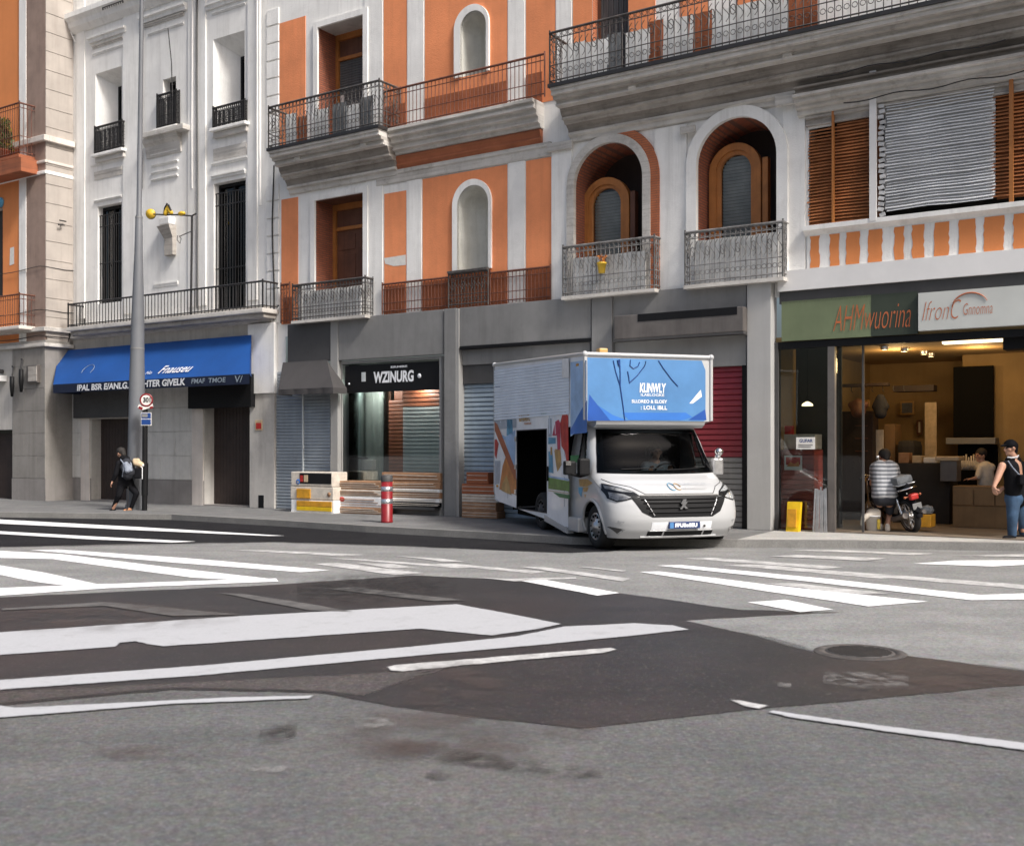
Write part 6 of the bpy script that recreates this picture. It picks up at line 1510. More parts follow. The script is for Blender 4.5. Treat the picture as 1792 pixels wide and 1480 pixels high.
NE = 2.7
def cabp(th, z):
    yf, w, L = kint(z); s_, c_ = math.sin(th), math.cos(th)
    return Vector((w * math.copysign(abs(s_) ** (2 / NE), s_), yf + L * (1 - abs(c_) ** (2 / NE)), z))
def caby(x, z):
    yf, w, L = kint(z); r_ = min(abs(x / w), 1)
    return yf + L * (1 - (1 - r_ ** NE) ** (1 / NE))
def cabpt(x, z, off=.004):
    x *= WS; e = .01; p = Vector((x, caby(x, z), z))
    w = kint(z)[1]; xs = max(-w * .995, min(w * .995, x))
    xs = max(-w * .98, min(w * .98, xs)); dx = Vector((2 * e, caby(xs + e, z) - caby(xs - e, z), 0)); dzv = Vector((0, caby(xs, z + e) - caby(xs, z - e), 2 * e))
    n_ = dx.cross(dzv).normalized()
    if n_.y > 0: n_ = -n_
    return p + n_ * off
WZ, WY, WR = .345, .92, .345            # front wheel centre height, y, tyre radius
def inscreen(x, z, g=0.0):
    if not (1.17 + g < z < 1.86 - g): return False
    t = (z - 1.17) / .69; return abs(x) < .93 - .13 * t - g - .02
m = MB(); th = [-PI / 2 + PI * i / 96 for i in range(97)]; zs = [.20 + 1.80 * j / 90 for j in range(91)]
rows = []
for z in zs:
    w = kint(z)[1]; yend = 2.02
    yl0 = cabp(-PI / 2, z).y
    side = [Vector((-w, yend + (yl0 - yend) * i / 24, z)) for i in range(24)]
    rows.append(side + [cabp(t, z) for t in th] + [Vector((-v.x, v.y, v.z)) for v in reversed(side)])
n = len(rows[0]); vs = [v for r_ in rows for v in r_]; fs = []
for j in range(len(rows) - 1):
    for i in range(n - 1):
        q = (j * n + i, j * n + i + 1, (j + 1) * n + i + 1, (j + 1) * n + i); c = (vs[q[0]] + vs[q[2]]) / 2
        if (c.y - WY) ** 2 + (c.z - WZ) ** 2 < (WR + .055) ** 2 and abs(c.x) > .62: continue
        if inscreen(c.x / WS, c.z, .035) and c.y < 1.35: continue
        if abs(c.x) > .84 * WS and 1.24 < c.z < 1.82 and 1.28 + (c.z - 1.2) * .28 < c.y < 1.66: continue
        fs.append(q)
m.add(vs, fs, True); top = rows[-1]; m.add(top, [tuple(range(n))])
body = m.build('cab', 'van_white', van)
# wheel arch lips and inner arches
for s_ in (-1, 1):
    m = MB(); pts = []
    for i in range(25):
        a = R(-12 + 204 * i / 24); y_, z_ = WY + (WR + .065) * math.cos(a), WZ + (WR + .065) * math.sin(a)
        w = kint(max(z_, .2))[1]; x_ = w
        for _ in range(12):
            if caby(x_, max(z_, .2)) > y_: x_ -= .012
        pts.append((s_ * (x_ + .004), y_, max(z_, .2)))
    m.tube(pts, .028, 6); m.build('arch_lip', 'van_white', body)
    m = MB(); k = 20; A_ = [(WY + (WR + .07) * math.cos(R(-8 + 196 * i / k)), WZ + (WR + .07) * math.sin(R(-8 + 196 * i / k))) for i in range(k + 1)]
    m.add([(s_ * .50, y, z) for y, z in A_] + [(s_ * .97, y, z) for y, z in A_], [(i, i + 1, k + 2 + i, k + 1 + i) for i in range(k)]); m.add([(s_ * .50, y, z) for y, z in A_], [tuple(range(k + 1))]); m.build('wheel_arch', 'void', body)
def patch(xf, zf_, off, name, mat, parent, nu=24, nv=8, skip=None):
    """xf(a,b), zf(a,b) on the cab surface"""
    m = MB(); vs = [cabpt(xf(i / nu, j / nv), zf_(i / nu, j / nv), off) for j in range(nv + 1) for i in range(nu + 1)]
    fs = []
    for j in range(nv):
        for i in range(nu):
            if skip and skip((i + .5) / nu, (j + .5) / nv): continue
            fs.append((j * (nu + 1) + i, j * (nu + 1) + i + 1, (j + 1) * (nu + 1) + i + 1, (j + 1) * (nu + 1) + i))
    m.add(vs, fs, True); return m.build(name, mat, parent)
def polypatch(pts, off, name, mat, parent, step=.03):
    """(x,z) polygon laid on the cab surface"""
    from mathutils.geometry import delaunay_2d_cdt
    P = []
    for a, b in zip(pts, pts[1:] + pts[:1]):
        L = math.hypot(b[0] - a[0], b[1] - a[1]); k = max(1, int(L / step))
        P += [Vector((a[0] + (b[0] - a[0]) * i / k, a[1] + (b[1] - a[1]) * i / k)) for i in range(k)]
    nb = len(P); xs = [p.x for p in P]; zs_ = [p.y for p in P]; inside = []
    def inp(x, z):
        c = False
        for i in range(nb):
            a, b = P[i], P[i - 1]
            if (a.y > z) != (b.y > z) and x < (b.x - a.x) * (z - a.y) / (b.y - a.y) + a.x: c = not c
        return c
    x = min(xs)
    while x < max(xs):
        z = min(zs_)
        while z < max(zs_):
            if inp(x, z): inside.append(Vector((x + random.uniform(-.002, .002), z)))
            z += step
        x += step
    vv, ee, ff, *_ = delaunay_2d_cdt(P + inside, [(i, (i + 1) % nb) for i in range(nb)], [], 1, 1e-5)
    m = MB(); m.add([cabpt(v.x, v.y, off) for v in vv], [tuple(f) for f in ff], True); return m.build(name, mat, parent)
# windscreen
def sxf(g): return lambda a, b: (2 * a - 1) * (.93 - .13 * b - g)
def szf(g): return lambda a, b: 1.17 + g + (.69 - 2 * g) * b + .03 * (1 - (2 * a - 1) ** 2) * (1 - b) * -.6
def rskip(a, b): return .045 < a < .955 and .10 < b < .92
fr_ = patch(sxf(.0), szf(0), .005, 'windscreen_frame', 'black', van, 44, 24, rskip)
patch(sxf(.012), szf(.012), .010, 'windscreen', 'screen_glass', van, 40, 16)
m = MB()
for x0, x1, z0, z1 in ((-.62, .02, 1.215, 1.235), (.05, .62, 1.2, 1.225)):
    pts = [cabpt(x0 + (x1 - x0) * i / 8, z0 + (z1 - z0) * i / 8, .022) for i in range(9)]; m.tube(pts, .009, 5)
m.build('wiper', 'black', van)
# cab inside
MB().bevel_box(-.86, .86, 1.0, 1.35, .85, 1.16, .05).build('dashboard', 'black', van)
m = MB(); m.tube([(.36 + .19 * math.cos(2 * PI * i / 20), 1.36 - .06 * math.sin(2 * PI * i / 20), 1.17 + .14 * math.sin(2 * PI * i / 20)) for i in range(20)], .016, 6, closed=True); m.build('steering_wheel', 'black', van)
MB().box(-1.08, 1.0, 2.1, 2.14, .3, 1.98).build('bulkhead', 'void', van); MB().box(-.85, .85, 1.5, 2.1, 1.93, 1.96).build('headlining', 'black', van)
for x in (-.4, .42): MB().bevel_box(x - .24, x + .24, 1.82, 2.02, .6, 1.38, .05).bevel_box(x - .13, x + .13, 1.85, 1.97, 1.40, 1.58, .04).build('seat', 'cloth_black', van)
MB().box(-.9, .9, 1.05, 2.1, .45, .5).build('cab_floor', 'black', van)
# bonnet shut line and body creases
def crease(pts, r_, name, mat, off=.002): 
    P = []
    for a, b in zip(pts, pts[1:]):
        P += [cabpt(a[0] + (b[0] - a[0]) * i / 8, a[1] + (b[1] - a[1]) * i / 8, off) for i in range(8)]
    P.append(cabpt(*pts[-1], off)); return MB().tube(P, r_, 5).build(name, mat, body)
crease([(-.52, .865), (.52, .865)], .008, 'bonnet_gap', 'grey_dark')
crease([(-.93, 1.08), (-.85, 1.02), (-.66, .97), (-.52, .865)], .006, 'bonnet_gap', 'grey_dark'); crease([(.93, 1.08), (.85, 1.02), (.66, .97), (.52, .865)], .006, 'bonnet_gap', 'grey_dark')
# grille
gp_ = [(-.60, .83), (.60, .83), (.72, .80), (.60, .60), (.46, .525), (-.46, .525), (-.60, .60), (-.72, .80)]
gr = polypatch(gp_, .004, 'grille', 'black', van)
for z in (.60, .67, .74, .79):
    hw = .46 + (z - .525) * .5; P = [cabpt(-hw + 2 * hw * i / 16, z, .016) for i in range(17)]
    MB().tube(P, .012, 6).build('grille_bar', 'black', gr)
P = [cabpt(-.60 + 1.2 * i / 16, .845, .012) for i in range(17)]; MB().tube(P, .014, 6).build('grille_trim', 'grey_light', gr)
for s_ in (-1, 1):
    P = [cabpt(s_ * (.56 - .13 * i / 8), .80 - .25 * i / 8, .014) for i in range(9)]; MB().tube(P, .009, 6).build('grille_trim', 'silver', gr)
# emblem: upright heraldic animal-like mark in bright metal
em = [(-.012, .06), (.03, .062), (.022, .035), (.045, .03), (.03, .005), (.012, -.005), (.03, -.03), (.055, -.045), (.02, -.05), (-.005, -.03), (-.03, -.055), (-.06, -.05), (-.035, -.028), (-.02, 0), (-.045, .012), (-.03, .03)]
m = MB()
y0 = caby(0, .70) - .05
m.poly_y([(a * 1.25, .715 + b * 1.3) for a, b in em], y0, y0 + .03); m.build('emblem', 'chrome', gr)
# headlights
for s_ in (-1, 1):
    hp = [(s_ * .60, .84), (s_ * .66, .90), (s_ * .80, .965), (s_ * .955, 1.02), (s_ * .995, .92), (s_ * .985, .80), (s_ * .90, .75), (s_ * .74, .79)]
    h_ = polypatch(hp, .004, 'headlight', 'black', van)
    ip = [(s_ * .72, .82), (s_ * .80, .86), (s_ * .955, .89), (s_ * .965, .81), (s_ * .895, .768), (s_ * .77, .795)]
    polypatch(ip, .010, 'reflector', 'headlamp', h_)
    ip = [(s_ * .66, .885), (s_ * .80, .945), (s_ * .955, .99), (s_ * .96, .94), (s_ * .80, .895)]
    polypatch(ip, .010, 'day_light', 'headlamp', h_)
    polypatch(hp, .018, 'lens', 'lens_glass', h_)
    polypatch([(s_ * .80, .34), (s_ * .96, .38), (s_ * .985, .375), (s_ * .86, .26)], .004, 'fog_vent', 'grey_dark', van)
    polypatch([(s_ * .80, .34), (s_ * .835, .345), (s_ * .88, .275), (s_ * .855, .268)], .008, 'fog_trim', 'headlamp', van)
    polypatch([(s_ * .82, .46), (s_ * .90, .475), (s_ * .93, .43), (s_ * .85, .42)], .005, 'parking_lamp', 'headlamp', van)
# lower grille, plate
polypatch([(-.50, .315), (.50, .315), (.50, .245), (-.50, .245)], .004, 'lower_grille', 'black', van)
for x in (-.27, .34): polypatch([(x - .012, .315), (x + .012, .315), (x + .012, .245), (x - .012, .245)], .010, 'grille_bar', 'van_white', van)
P = [cabpt(-.58 + 1.16 * i / 20, .232, .01) for i in range(21)]; MB().tube(P, .016, 6).build('bumper_lip', 'van_white', van)
P = [cabpt(-.48 + .96 * i / 20, .325, .008) for i in range(21)]; MB().tube(P, .010, 6).build('bumper_lip', 'van_white', van)
polypatch([(-.46, .455), (.46, .455), (.46, .34), (-.46, .34)], .003, 'plate_recess', 'van_pale', van)
np_ = MB().bevel_box(-.24, .28, caby(.2, .41) - .03, caby(.2, .41) + .02, .35, .455, .008).build('number_plate', 'plate_blue', van)
yq = caby(.2, .41) - .032
text('lettering', 'FPU8o8EU', 'letter_white', np_, .1, (-.14, yq, .372), width=.37, height=.062, bold=.006)
MB().box(-.225, -.165, yq - .001, yq + .001, .36, .445).build('blue_band', 'van_blue', np_)
MB().lathe((.37, caby(.37, .40) - .006, .385), (0, -1, 0), [(0, .004), (.018, .004), (.02, 0)], 12).build('tow_eye', 'grey_dark', van)
# bonnet print
def cabtext(body_, x, z, w, h, mat, par):
    yy = caby(x, z); up = (cabpt(x, z + .03, 0) - cabpt(x, z - .03, 0)).normalized(); nn_ = Vector((1, 0, 0)).cross(up)
    return text('lettering', body_, mat, par, .1, Vector((x, yy, z)) + nn_ * .02, up=up, width=w, height=h, bold=.0)
cabtext('lunpdniou~au', .06, .985, .46, .045, 'pack_grey', van); cabtext('ubiottnm', .06, .925, .42, .04, 'grey_light', van)
c = cabpt(-.06, .965, .012); 
for dx, mt, r_ in ((-.05, 'print_blue', .05), (.04, 'print_gold', .045)):
    m = MB(); m.tube([cabpt(-.02 + dx + r_ * math.cos(R(30 * i)), .965 + r_ * math.sin(R(30 * i)) * 1.0, .008) for i in range(11)], .007, 5); m.build('print_mark', mt, van)
# wheels
def wheel(c, r_, wdt, sgn, rim='silver'):
    w = MB().lathe(c, (sgn, 0, 0), [(r_ * .62, -wdt), (r_ * .93, -wdt), (r_, -wdt * .8), (r_, -wdt * .15), (r_ * .985, -wdt * .1), (r_ * .93, 0), (r_ * .70, .012), (r_ * .62, -.01)], 36).build('wheel', 'rubber', van)
    MB().lathe(c, (sgn, 0, 0), [(r_ * .63, -.012), (r_ * .60, .004), (r_ * .55, -.02), (r_ * .42, -.005), (r_ * .22, .012), (r_ * .20, .03), (0, .035)], 36).build('rim', rim, w)
    m = MB()
    for i in range(12):
        a = 2 * PI * i / 12; m.obox((c[0] + sgn * .0, c[1] + r_ * .48 * math.cos(a), c[2] + r_ * .48 * math.sin(a)), (.02, r_ * .055, r_ * .10), 0, a - PI / 2, 0)
    m.build('rim_hole', 'void', w)
    return w
wheel((-1.05, WY, WZ), WR, .24, -1); wheel((1.05, WY, WZ), WR, .24, 1)
# cab door, side glass, mirrors
for s_ in (-1, 1):
    m = MB(); pts = [(1.33, 1.27), (1.64, 1.27), (1.64, 1.80), (1.53, 1.80)]
    m.add([(s_ * (kint(z)[1] + .002), y, z) for y, z in pts], [(0, 1, 2, 3)]); wn = m.build('side_window', 'window_glass', van)
    m = MB(); m.tube([(s_ * (kint(z)[1] + .004), y, z) for y, z in pts], .018, 6, closed=True); m.build('window_seal', 'black', wn)
m = MB()
for i in range(5):
    y = 1.40 + .05 * i; m.cap((-.90 + .012 * math.sin(i * 2), y, 1.26), (-.86 + .01 * math.sin(i * 3), y + .06, 1.80), .028, .022, 8)
m.build('cab_curtain', 'teal', van)
for s_, mt in ((-1, 'black'), (1, 'silver')):
    x = s_ * 1.17; y = 1.02
    m = MB(); m.bevel_box(x - .1, x + .08, y, y + .13, 1.13, 1.40, .03); mo = m.build('mirror', mt, van)
    if s_ < 0:
        MB().bevel_box(x - .31, x - .12, y + .08, y + .2, 1.14, 1.36, .03).build('mirror_housing', 'black', mo)
        MB().box(x - .30, x - .22, y + .06, y + .079, 1.29, 1.36).build('mirror_glint', 'chrome', mo)
        MB().tube([(x - .2, y + .1, 1.16), (x - .05, y + .12, 1.12), (-.96, 1.2, 1.18)], .03, 6).build('mirror_arm', 'black', mo)
    else:
        MB().sphere((x + .0, y + .02, 1.50), .07).build('mirror_ball', 'chrome', mo)
        MB().cap((x - .01, y + .04, 1.42), (x - .05, y + .1, 1.05), .05, .03).tube([(x, y + .06, 1.2), (.96, 1.2, 1.15)], .028, 6).build('mirror_arm', 'silver', mo)
crease([(-.985, 1.14), (-.99, .95)], .004, 'door_gap', 'grey_panel')
for o_ in list(van.children): o_.location.x += .07      # the cab sits a little off the box centre line
# --- box body
XB = 1.10
dy0, dy1 = vside(957, 800)[0], vside(905, 800)[0]
dz0, dz1 = vside(957, 897)[1], vside(930, 752)[1]
side = [(1.05, 1.99), (1.05, 3.02), (5.85, 3.2), (5.85, .72), (5.77, .58), (5.6, .52), (1.78, .27), (1.78, 1.90)]
def sidewall(x):
    from mathutils.geometry import tessellate_polygon
    m = MB(); O = [Vector((x, y, z)) for y, z in side]; H = [Vector((x, y, z)) for y, z in ((dy0, dz0), (dy0, dz1), (dy1, dz1), (dy1, dz0))]
    P = O + (H if x < 0 else []); tr = tessellate_polygon([O, H] if x < 0 else [O]); m.add(P, [tuple(t) for t in tr]); return m
sidewall(-XB).build('box_body', 'van_pale', van)
bb = [o for o in van.children if o.name.startswith('box_body')][-1]
n = len(side); m = sidewall(XB)
m.add([(-XB, y, z) for y, z in side] + [(XB, y, z) for y, z in side], [(i, (i + 1) % n, n + (i + 1) % n, n + i) for i in range(n) if i != 6]); m.build('box_shell', 'van_white', bb)
m = MB(); m.add([(-XB + .01, dy0 - .3, dz0), (-XB + .01, dy1 + .3, dz0), (.9, dy1 + .3, dz0), (.9, dy0 - .3, dz0)], [(0, 1, 2, 3)]); m.add([(.9, dy0 - .4, .4), (.9, dy1 + .4, .4), (.9, dy1 + .4, 2.9), (.9, dy0 - .4, 2.9)], [(0, 1, 2, 3)])
for y in (dy0 - .3, dy1 + .3): m.add([(-XB + .01, y, .4), (.9, y, .4), (.9, y, 2.9), (-XB + .01, y, 2.9)], [(0, 1, 2, 3)])
m.build('load_space', 'void', bb)
m = MB(); m.tube([(-XB - .002, y, z) for y, z in ((dy0, dz0), (dy0, dz1), (dy1, dz1), (dy1, dz0))], .014, 5, closed=True); m.build('door_frame', 'grey_dark', bb)
# edge rails
m = MB()
for x in (-XB, XB):
    m.tube([(x, 1.05, 2.0), (x, 1.05, 3.02)], .032, 8); m.tube([(x, 1.05, 3.03), (x, 5.85, 3.21)], .034, 8); m.tube([(x, 5.85, 3.2), (x, 5.85, .72), (x, 5.77, .56), (x, 5.6, .51)], .022, 8)
    for p in ((1.05, 3.03), (5.85, 3.21)): m.sphere((x, p[0], p[1]), .05)
m.tube([(-XB, 1.05, 3.03), (XB, 1.05, 3.03)], .034, 8)
m.build('edge_rail', 'van_white', bb)
# side skirt and step
m = MB(); m.poly_x([(1.80, .26), (dy0 + .1, vside(958, 901)[1]), (dy0 + .1, vside(958, 912)[1] - .0), (1.80, .17)], -XB - .012, -XB + .1); m.build('skirt', 'van_white', bb)
MB().bevel_box(-XB - .01, -XB + .3, 1.34, 1.78, .22, .45, .03).build('step', 'van_white', bb)
RWY = vside(937, 930)[0]
for s_ in (-1, 1): wheel((s_ * 1.0, RWY, SW + .33), .33, .22, s_, 'grey_dark')
MB().poly_x([(1.055, 1.988), (1.09, 1.93), (1.17, 1.885), (1.40, 1.93), (1.40, 1.988)], -.90, 1.0).build('brow', 'van_white', van)
MB().box(-.9, .9, 1.3, 5.0, .3, .42).build('chassis', 'void', van)
MB().cyl((-.95, RWY, SW + .33), (.95, RWY, SW + .33), .06).build('axle', 'void', van)
# painted side art, each a thin sheet on the side wall
XS = -XB - .004
def art(pts, mat, name, k=0):
    P = [vside(a, b) for a, b in pts]
    return MB().poly_x(P, XS - .0016 * k).build(name, mat, bb)
ya_, yb_ = vside(866, 700)[0], vside(997, 700)[0]
m = MB(); k = 18
zA, zB_ = vside(997, 725)[1] , 2.98
rows = []
for i in range(k):
    for a_, dd in ((0, .0), (.15, .014), (.7, .010), (.95, 0)): rows.append(((i + a_) / k, dd))
rows.append((1, 0)); vs = []
for t, dd in rows:
    for yy, zt in ((ya_ - .0, 3.10), (yb_, 2.99)): vs.append((XS - dd, yy, zA + (zt - zA) * t))
m.add(vs, [(2 * i, 2 * i + 1, 2 * i + 3, 2 * i + 2) for i in range(len(rows) - 1)]); m.build('slatted_panel', 'van_grey', bb)
art([(986, 628), (998, 627), (998, 661), (986, 661)], 'plastic_white', 'side_lamp_panel', 14)
art([(999, 634), (1027, 630), (1027, 742), (999, 764)], 'print_sky', 'fairing_print', 1)
art([(866, 724), (904, 722), (904, 748), (866, 752)], 'print_grey', 'grey_print', 1)
art([(868, 757), (884, 770), (900, 822), (902, 790), (902, 752), (886, 764)], 'print_sky', 'pale_blue_print', 1)
art([(866, 806), (876, 806), (874, 846), (866, 848)], 'print_grey', 'grey_print', 1)
art([(960, 732), (966, 732), (966, 764), (960, 764)], 'print_grey', 'grey_garment', 1)
art([(960, 778), (972, 780), (972, 788), (960, 788)], 'letter_white', 'white_shelf', 1)
art([(984, 795), (992, 800), (996, 830), (984, 836), (981, 815)], 'letter_white', 'white_figure', 1)
art([(960, 832), (997, 838), (997, 841), (960, 835)], 'print_sky', 'pale_stripe', 1)
art([(960, 857), (997, 862), (997, 865), (960, 859)], 'card_pale', 'pale_stripe', 1)
art([(878, 858), (880, 846), (887, 830), (892, 848), (896, 866), (886, 862)], 'print_gold', 'gold_highlight', 2)
art([(964, 782), (967, 782), (967, 796), (964, 796)], 'print_gold', 'gold_motif', 2)
art([(1012, 727), (1028, 700), (1028, 757), (999, 760), (999, 752)], 'van_blue_mid', 'blue_print', 2)
art([(866, 738), (871, 742), (903, 822), (904, 842), (900, 836), (866, 752)], 'print_rust', 'orange_stripe', 2)
art([(885, 800), (890, 802), (904, 838), (904, 866), (874, 856), (876, 842), (880, 815)], 'print_orange', 'orange_dress', 1)
art([(864, 770), (869, 768), (873, 776), (869, 803), (866, 795)], 'print_red', 'red_motif', 1)
art([(888, 732), (897, 726), (898, 760), (887, 762)], 'print_blue', 'blue_shirt', 1)
art([(967, 762), (972, 738), (978, 734), (981, 740), (981, 786), (976, 788), (975, 762)], 'print_pink', 'pink_garment', 1)
art([(981, 740), (985, 724), (990, 720), (995, 728), (996, 822), (993, 815), (989, 790), (983, 780)], 'print_red', 'red_robe', 2)
art([(970, 785), (981, 787), (984, 812), (976, 825), (974, 815)], 'print_gold', 'gold_garment', 1)
art([(960, 765), (973, 766), (973, 776), (960, 777)], 'print_blue', 'folded_shirts', 1)
art([(960, 790), (967, 790), (969, 828), (961, 826)], 'print_blue', 'blue_column', 1)
art([(960, 835), (997, 842), (997, 860), (960, 855)], 'print_green', 'green_field', 1)
art([(968, 861), (998, 866), (998, 873), (980, 870)], 'print_dgreen', 'green_stripe', 2)
art([(999, 797), (1014, 796), (1012, 808), (1003, 811), (999, 808)], 'print_dgreen', 'green_stripe', 2)
art([(947, 720), (957, 720), (957, 728), (947, 727)], 'print_dgreen', 'green_label', 1)
def stext(body_, px, py, w, h, mat, bold=.0):
    y, z = vside(px, py); text('lettering', body_, mat, bb, .1, (XS - .006, y, z), right=(0, -1, 0), width=w, height=h, bold=bold)
stext('BUPNNANTL', 909, 738, .62, .12, 'print_gold', .004); stext('muesuat', 918, 743, .4, .04, 'print_orange', .002); stext('P', 876, 745, .06, .14, 'van_grey', 0); stext('-WNF', 868, 679, .3, .05, 'ink_blue', .003)
m = MB(); m.box(XS - .004, XS - .002, vside(906, 735)[0], vside(909, 735)[0], vside(906, 722)[1], vside(906, 721)[1]); m.build('vent_mark', 'ink_blue', bb)
m = MB()
for i in range(3):
    y, z = vside(962 + 5 * i, 728); m.tube([(XS - .004, y, z), (XS - .004, y, z - .12), (XS - .004, y - .02, z - .3)], .006, 4)
m.build('hanger_print', 'van_grey', bb)
# cab door print (gold and teal wave behind the mirror)
def cabside(pts, mat, name, off=.004):
    m = MB(); P = []
    for a, b in pts:
        y, z = vside(a, b, -.99); P.append((-(kint(z)[1]) - off, y, z))
    m.add(P, [tuple(range(len(P)))]); return m.build(name, mat, body)
cabside([(1015, 838), (1030, 838), (1040, 845), (1030, 852), (1018, 850)], 'print_gold', 'gold_wave'); cabside([(1016, 852), (1024, 853), (1023, 870), (1018, 862)], 'print_blue', 'blue_wave', .006)
cabside([(1024, 853), (1034, 852), (1029, 872)], 'print_gold', 'gold_wave')
MB().bevel_box(-1.03, -.995, 1.62, 1.76, 1.02, 1.06, .008).build('door_handle', 'black', body)
# front luton panel
yf = 1.05 - .004
xl, xr = -1.06, 1.06; zl_, zh_ = 1.995, 2.975
m = MB(); m.poly_y([(xl, zl_), (.98, zl_), (1.0, 2.2), (1.0, 2.82), (.93, zh_), (xl, zh_)], yf); m.build('front_print', 'van_blue', bb)
def fa(pts, mat, name, k=1): return MB().poly_y([vfront(a, b) for a, b in pts], yf - .002 * k).build(name, mat, bb)
fa([(1031, 690), (1045, 708), (1068, 736), (1028, 736)], 'van_blue_deep', 'dark_blue_corner', 1); fa([(1046, 709), (1072, 726), (1100, 736), (1068, 736)], 'van_blue_mid', 'mid_blue_corner', 1)
fa([(1234, 716), (1236, 735), (1204, 735), (1218, 726)], 'van_blue_deep', 'dark_blue_corner', 1); fa([(1226, 682), (1228, 694), (1212, 706), (1206, 706)], 'white_paint', 'white_flash', 1)
fa([(1088, 722), (1200, 722), (1212, 730), (1195, 735), (1100, 735)], 'van_blue_mid', 'lower_band', 1)
m = MB()
def stroke(pts, r_): m.tube([(lambda q: (q[0], yf - .006, q[1]))(vfront(a, b)) for a, b in pts], r_, 5)
stroke([(1073, 631), (1077, 650), (1085, 676)], .008); stroke([(1084, 629), (1085, 655), (1085, 676), (1090, 710), (1093, 735)], .009); stroke([(1081, 630), (1083, 640)], .018)
stroke([(1098, 650), (1100, 660), (1101, 668)], .008); stroke([(1101, 670), (1115, 657), (1128, 640), (1130, 632)], .009); stroke([(1103, 630), (1102, 640), (1108, 645), (1116, 641), (1119, 634)], .008); stroke([(1152, 631), (1160, 644), (1175, 664), (1186, 676)], .008)
m.build('line_drawing', 'ink_blue', bb)
def ft(body_, p0, p1, pb, pt_, bold=.004, shear=0):
    a, z0 = vfront(p0, pb); b, z1 = vfront(p0, pt_); x1 = vfront(p1, pb)[0]; text('lettering', body_, 'letter_white', bb, .1, (a, yf - .006, z0), width=x1 - a, height=z1 - z0, bold=bold, shear=shear)
ft('KLINWLY', 1119, 1165, 687, 670, .003, .1); ft('ILAELOGKE', 1121, 1162, 693, 688.5, .001); ft('SU,OREO & ELOEY', 1105, 1167, 706, 699, .002); ft(': LOLL IBLL', 1121, 1167, 716.5, 709.5, .002)
for y_ in (1.95, 2.9, 4.0, 5.0):
    if dy0 - .05 < y_ < dy1 + .05: continue
    MB().box(-XB - .0035, -XB - .0005, y_ - .004, y_ + .004, .6, zA - .02).build('panel_seam', 'pack_grey', bb)
for zq in (dz0 + .25, (dz0 + dz1) / 2, dz1 - .2): MB().bevel_box(-XB - .03, -XB - .004, dy1 + .02, dy1 + .10, zq, zq + .09, .008).build('hinge', 'silver', bb)
MB().bevel_box(-XB - .035, -XB - .004, dy0 - .10, dy0 - .06, 1.0, 1.25, .01).build('grab_handle', 'black', bb)
for y_ in (1.3, 5.6): MB().bevel_box(-XB - .02, -XB - .002, y_, y_ + .09, 2.86 if y_ < 2 else .8, 2.90 if y_ < 2 else .84, .006).build('marker_lamp', 'amber_box', bb)
# roof lamp
a, z = vfront(1054, 618, 1.5)
MB().bevel_box(vfront(1047, 620, 1.5)[0], vfront(1062, 620, 1.5)[0], 1.45, 1.6, 3.03, 3.17, .02).build('roof_lamp', 'print_gold', bb)
MB().box(-XB + .15, -XB + .4, 5.2, 5.22, 2.6, 2.95).build('rear_marker', 'van_pale', bb)

# ================================================================== people
def hand(m, wrist, d, palm_n, L=.17, curl=.5, thumb=1):
    """palm, four bent fingers of unequal length and a thumb leaving the side of the palm"""
    d = Vector(d).normalized(); pn = Vector(palm_n); pn = (pn - d * pn.dot(d)).normalized(); sd = d.cross(pn)
    w = Vector(wrist); pl = L * .5
    for q in (-.026, -.009, .009, .026): m.cap(w + sd * q * .8, w + d * pl + sd * q * 1.2, .017, .014, 8)
    for i, (q, l) in enumerate(((-.031, .40), (-.010, .46), (.011, .43), (.031, .34))):
        p = w + d * pl + sd * q * 1.15; a = d
        for s_ in range(3):
            a = (a + pn * curl * .6).normalized(); p2 = p + a * L * l * (.46, .32, .24)[s_]; m.cap(p, p2, .0105 - .001 * s_, .0095 - .001 * s_, 8); p = p2
    p = w + d * pl * .35 + sd * thumb * .030; a = (d * .6 + sd * thumb * .8 + pn * .35).normalized()
    p2 = p + a * L * .26; m.cap(p, p2, .0135, .0115, 8); a = (a + d * .6 + pn * curl * .5).normalized(); m.cap(p2, p2 + a * L * .20, .011, .009, 8)
def head(m, c, f, up=(0, 0, 1), s=1.0):
    """c = head centre, f = facing"""
    c = Vector(c); up = Vector(up).normalized(); f = Vector(f); f = (f - up * f.dot(up)).normalized(); r_ = f.cross(up)
    P = lambda a, b, h: c + f * a * s + r_ * b * s + up * h * s
    m.sphere(P(-.01, 0, .03), .1 * s, 16, 12, (.92, .92, 1.08)); m.cap(P(.02, 0, .0), P(.035, 0, -.075), .068 * s, .05 * s); m.sphere(P(.062, 0, -.10), .027 * s)
    m.cap(P(.088, 0, .02), P(.108, 0, -.022), .011 * s, .016 * s); m.cap(P(.082, -.03, .032), P(.082, .03, .032), .013 * s, .013 * s)
    m.cap(P(.083, -.02, -.055), P(.083, .02, -.055), .010 * s, .010 * s); m.cap(P(.080, -.018, -.068), P(.080, .018, -.068), .010 * s, .010 * s)
    for q in (-1, 1):
        m.sphere(P(-.005, q * .092, -.005), .026 * s, 10, 8, (.7, .7, 1.2)); m.sphere(P(.05, q * .05, -.02), .03 * s)
    return P
def eyes(P, par, s=1.0):
    m = MB()
    for q in (-1, 1): m.sphere(P(.083, q * .033, .008), .012 * s)
    m.build('eyes', 'black', par)
VX = .011
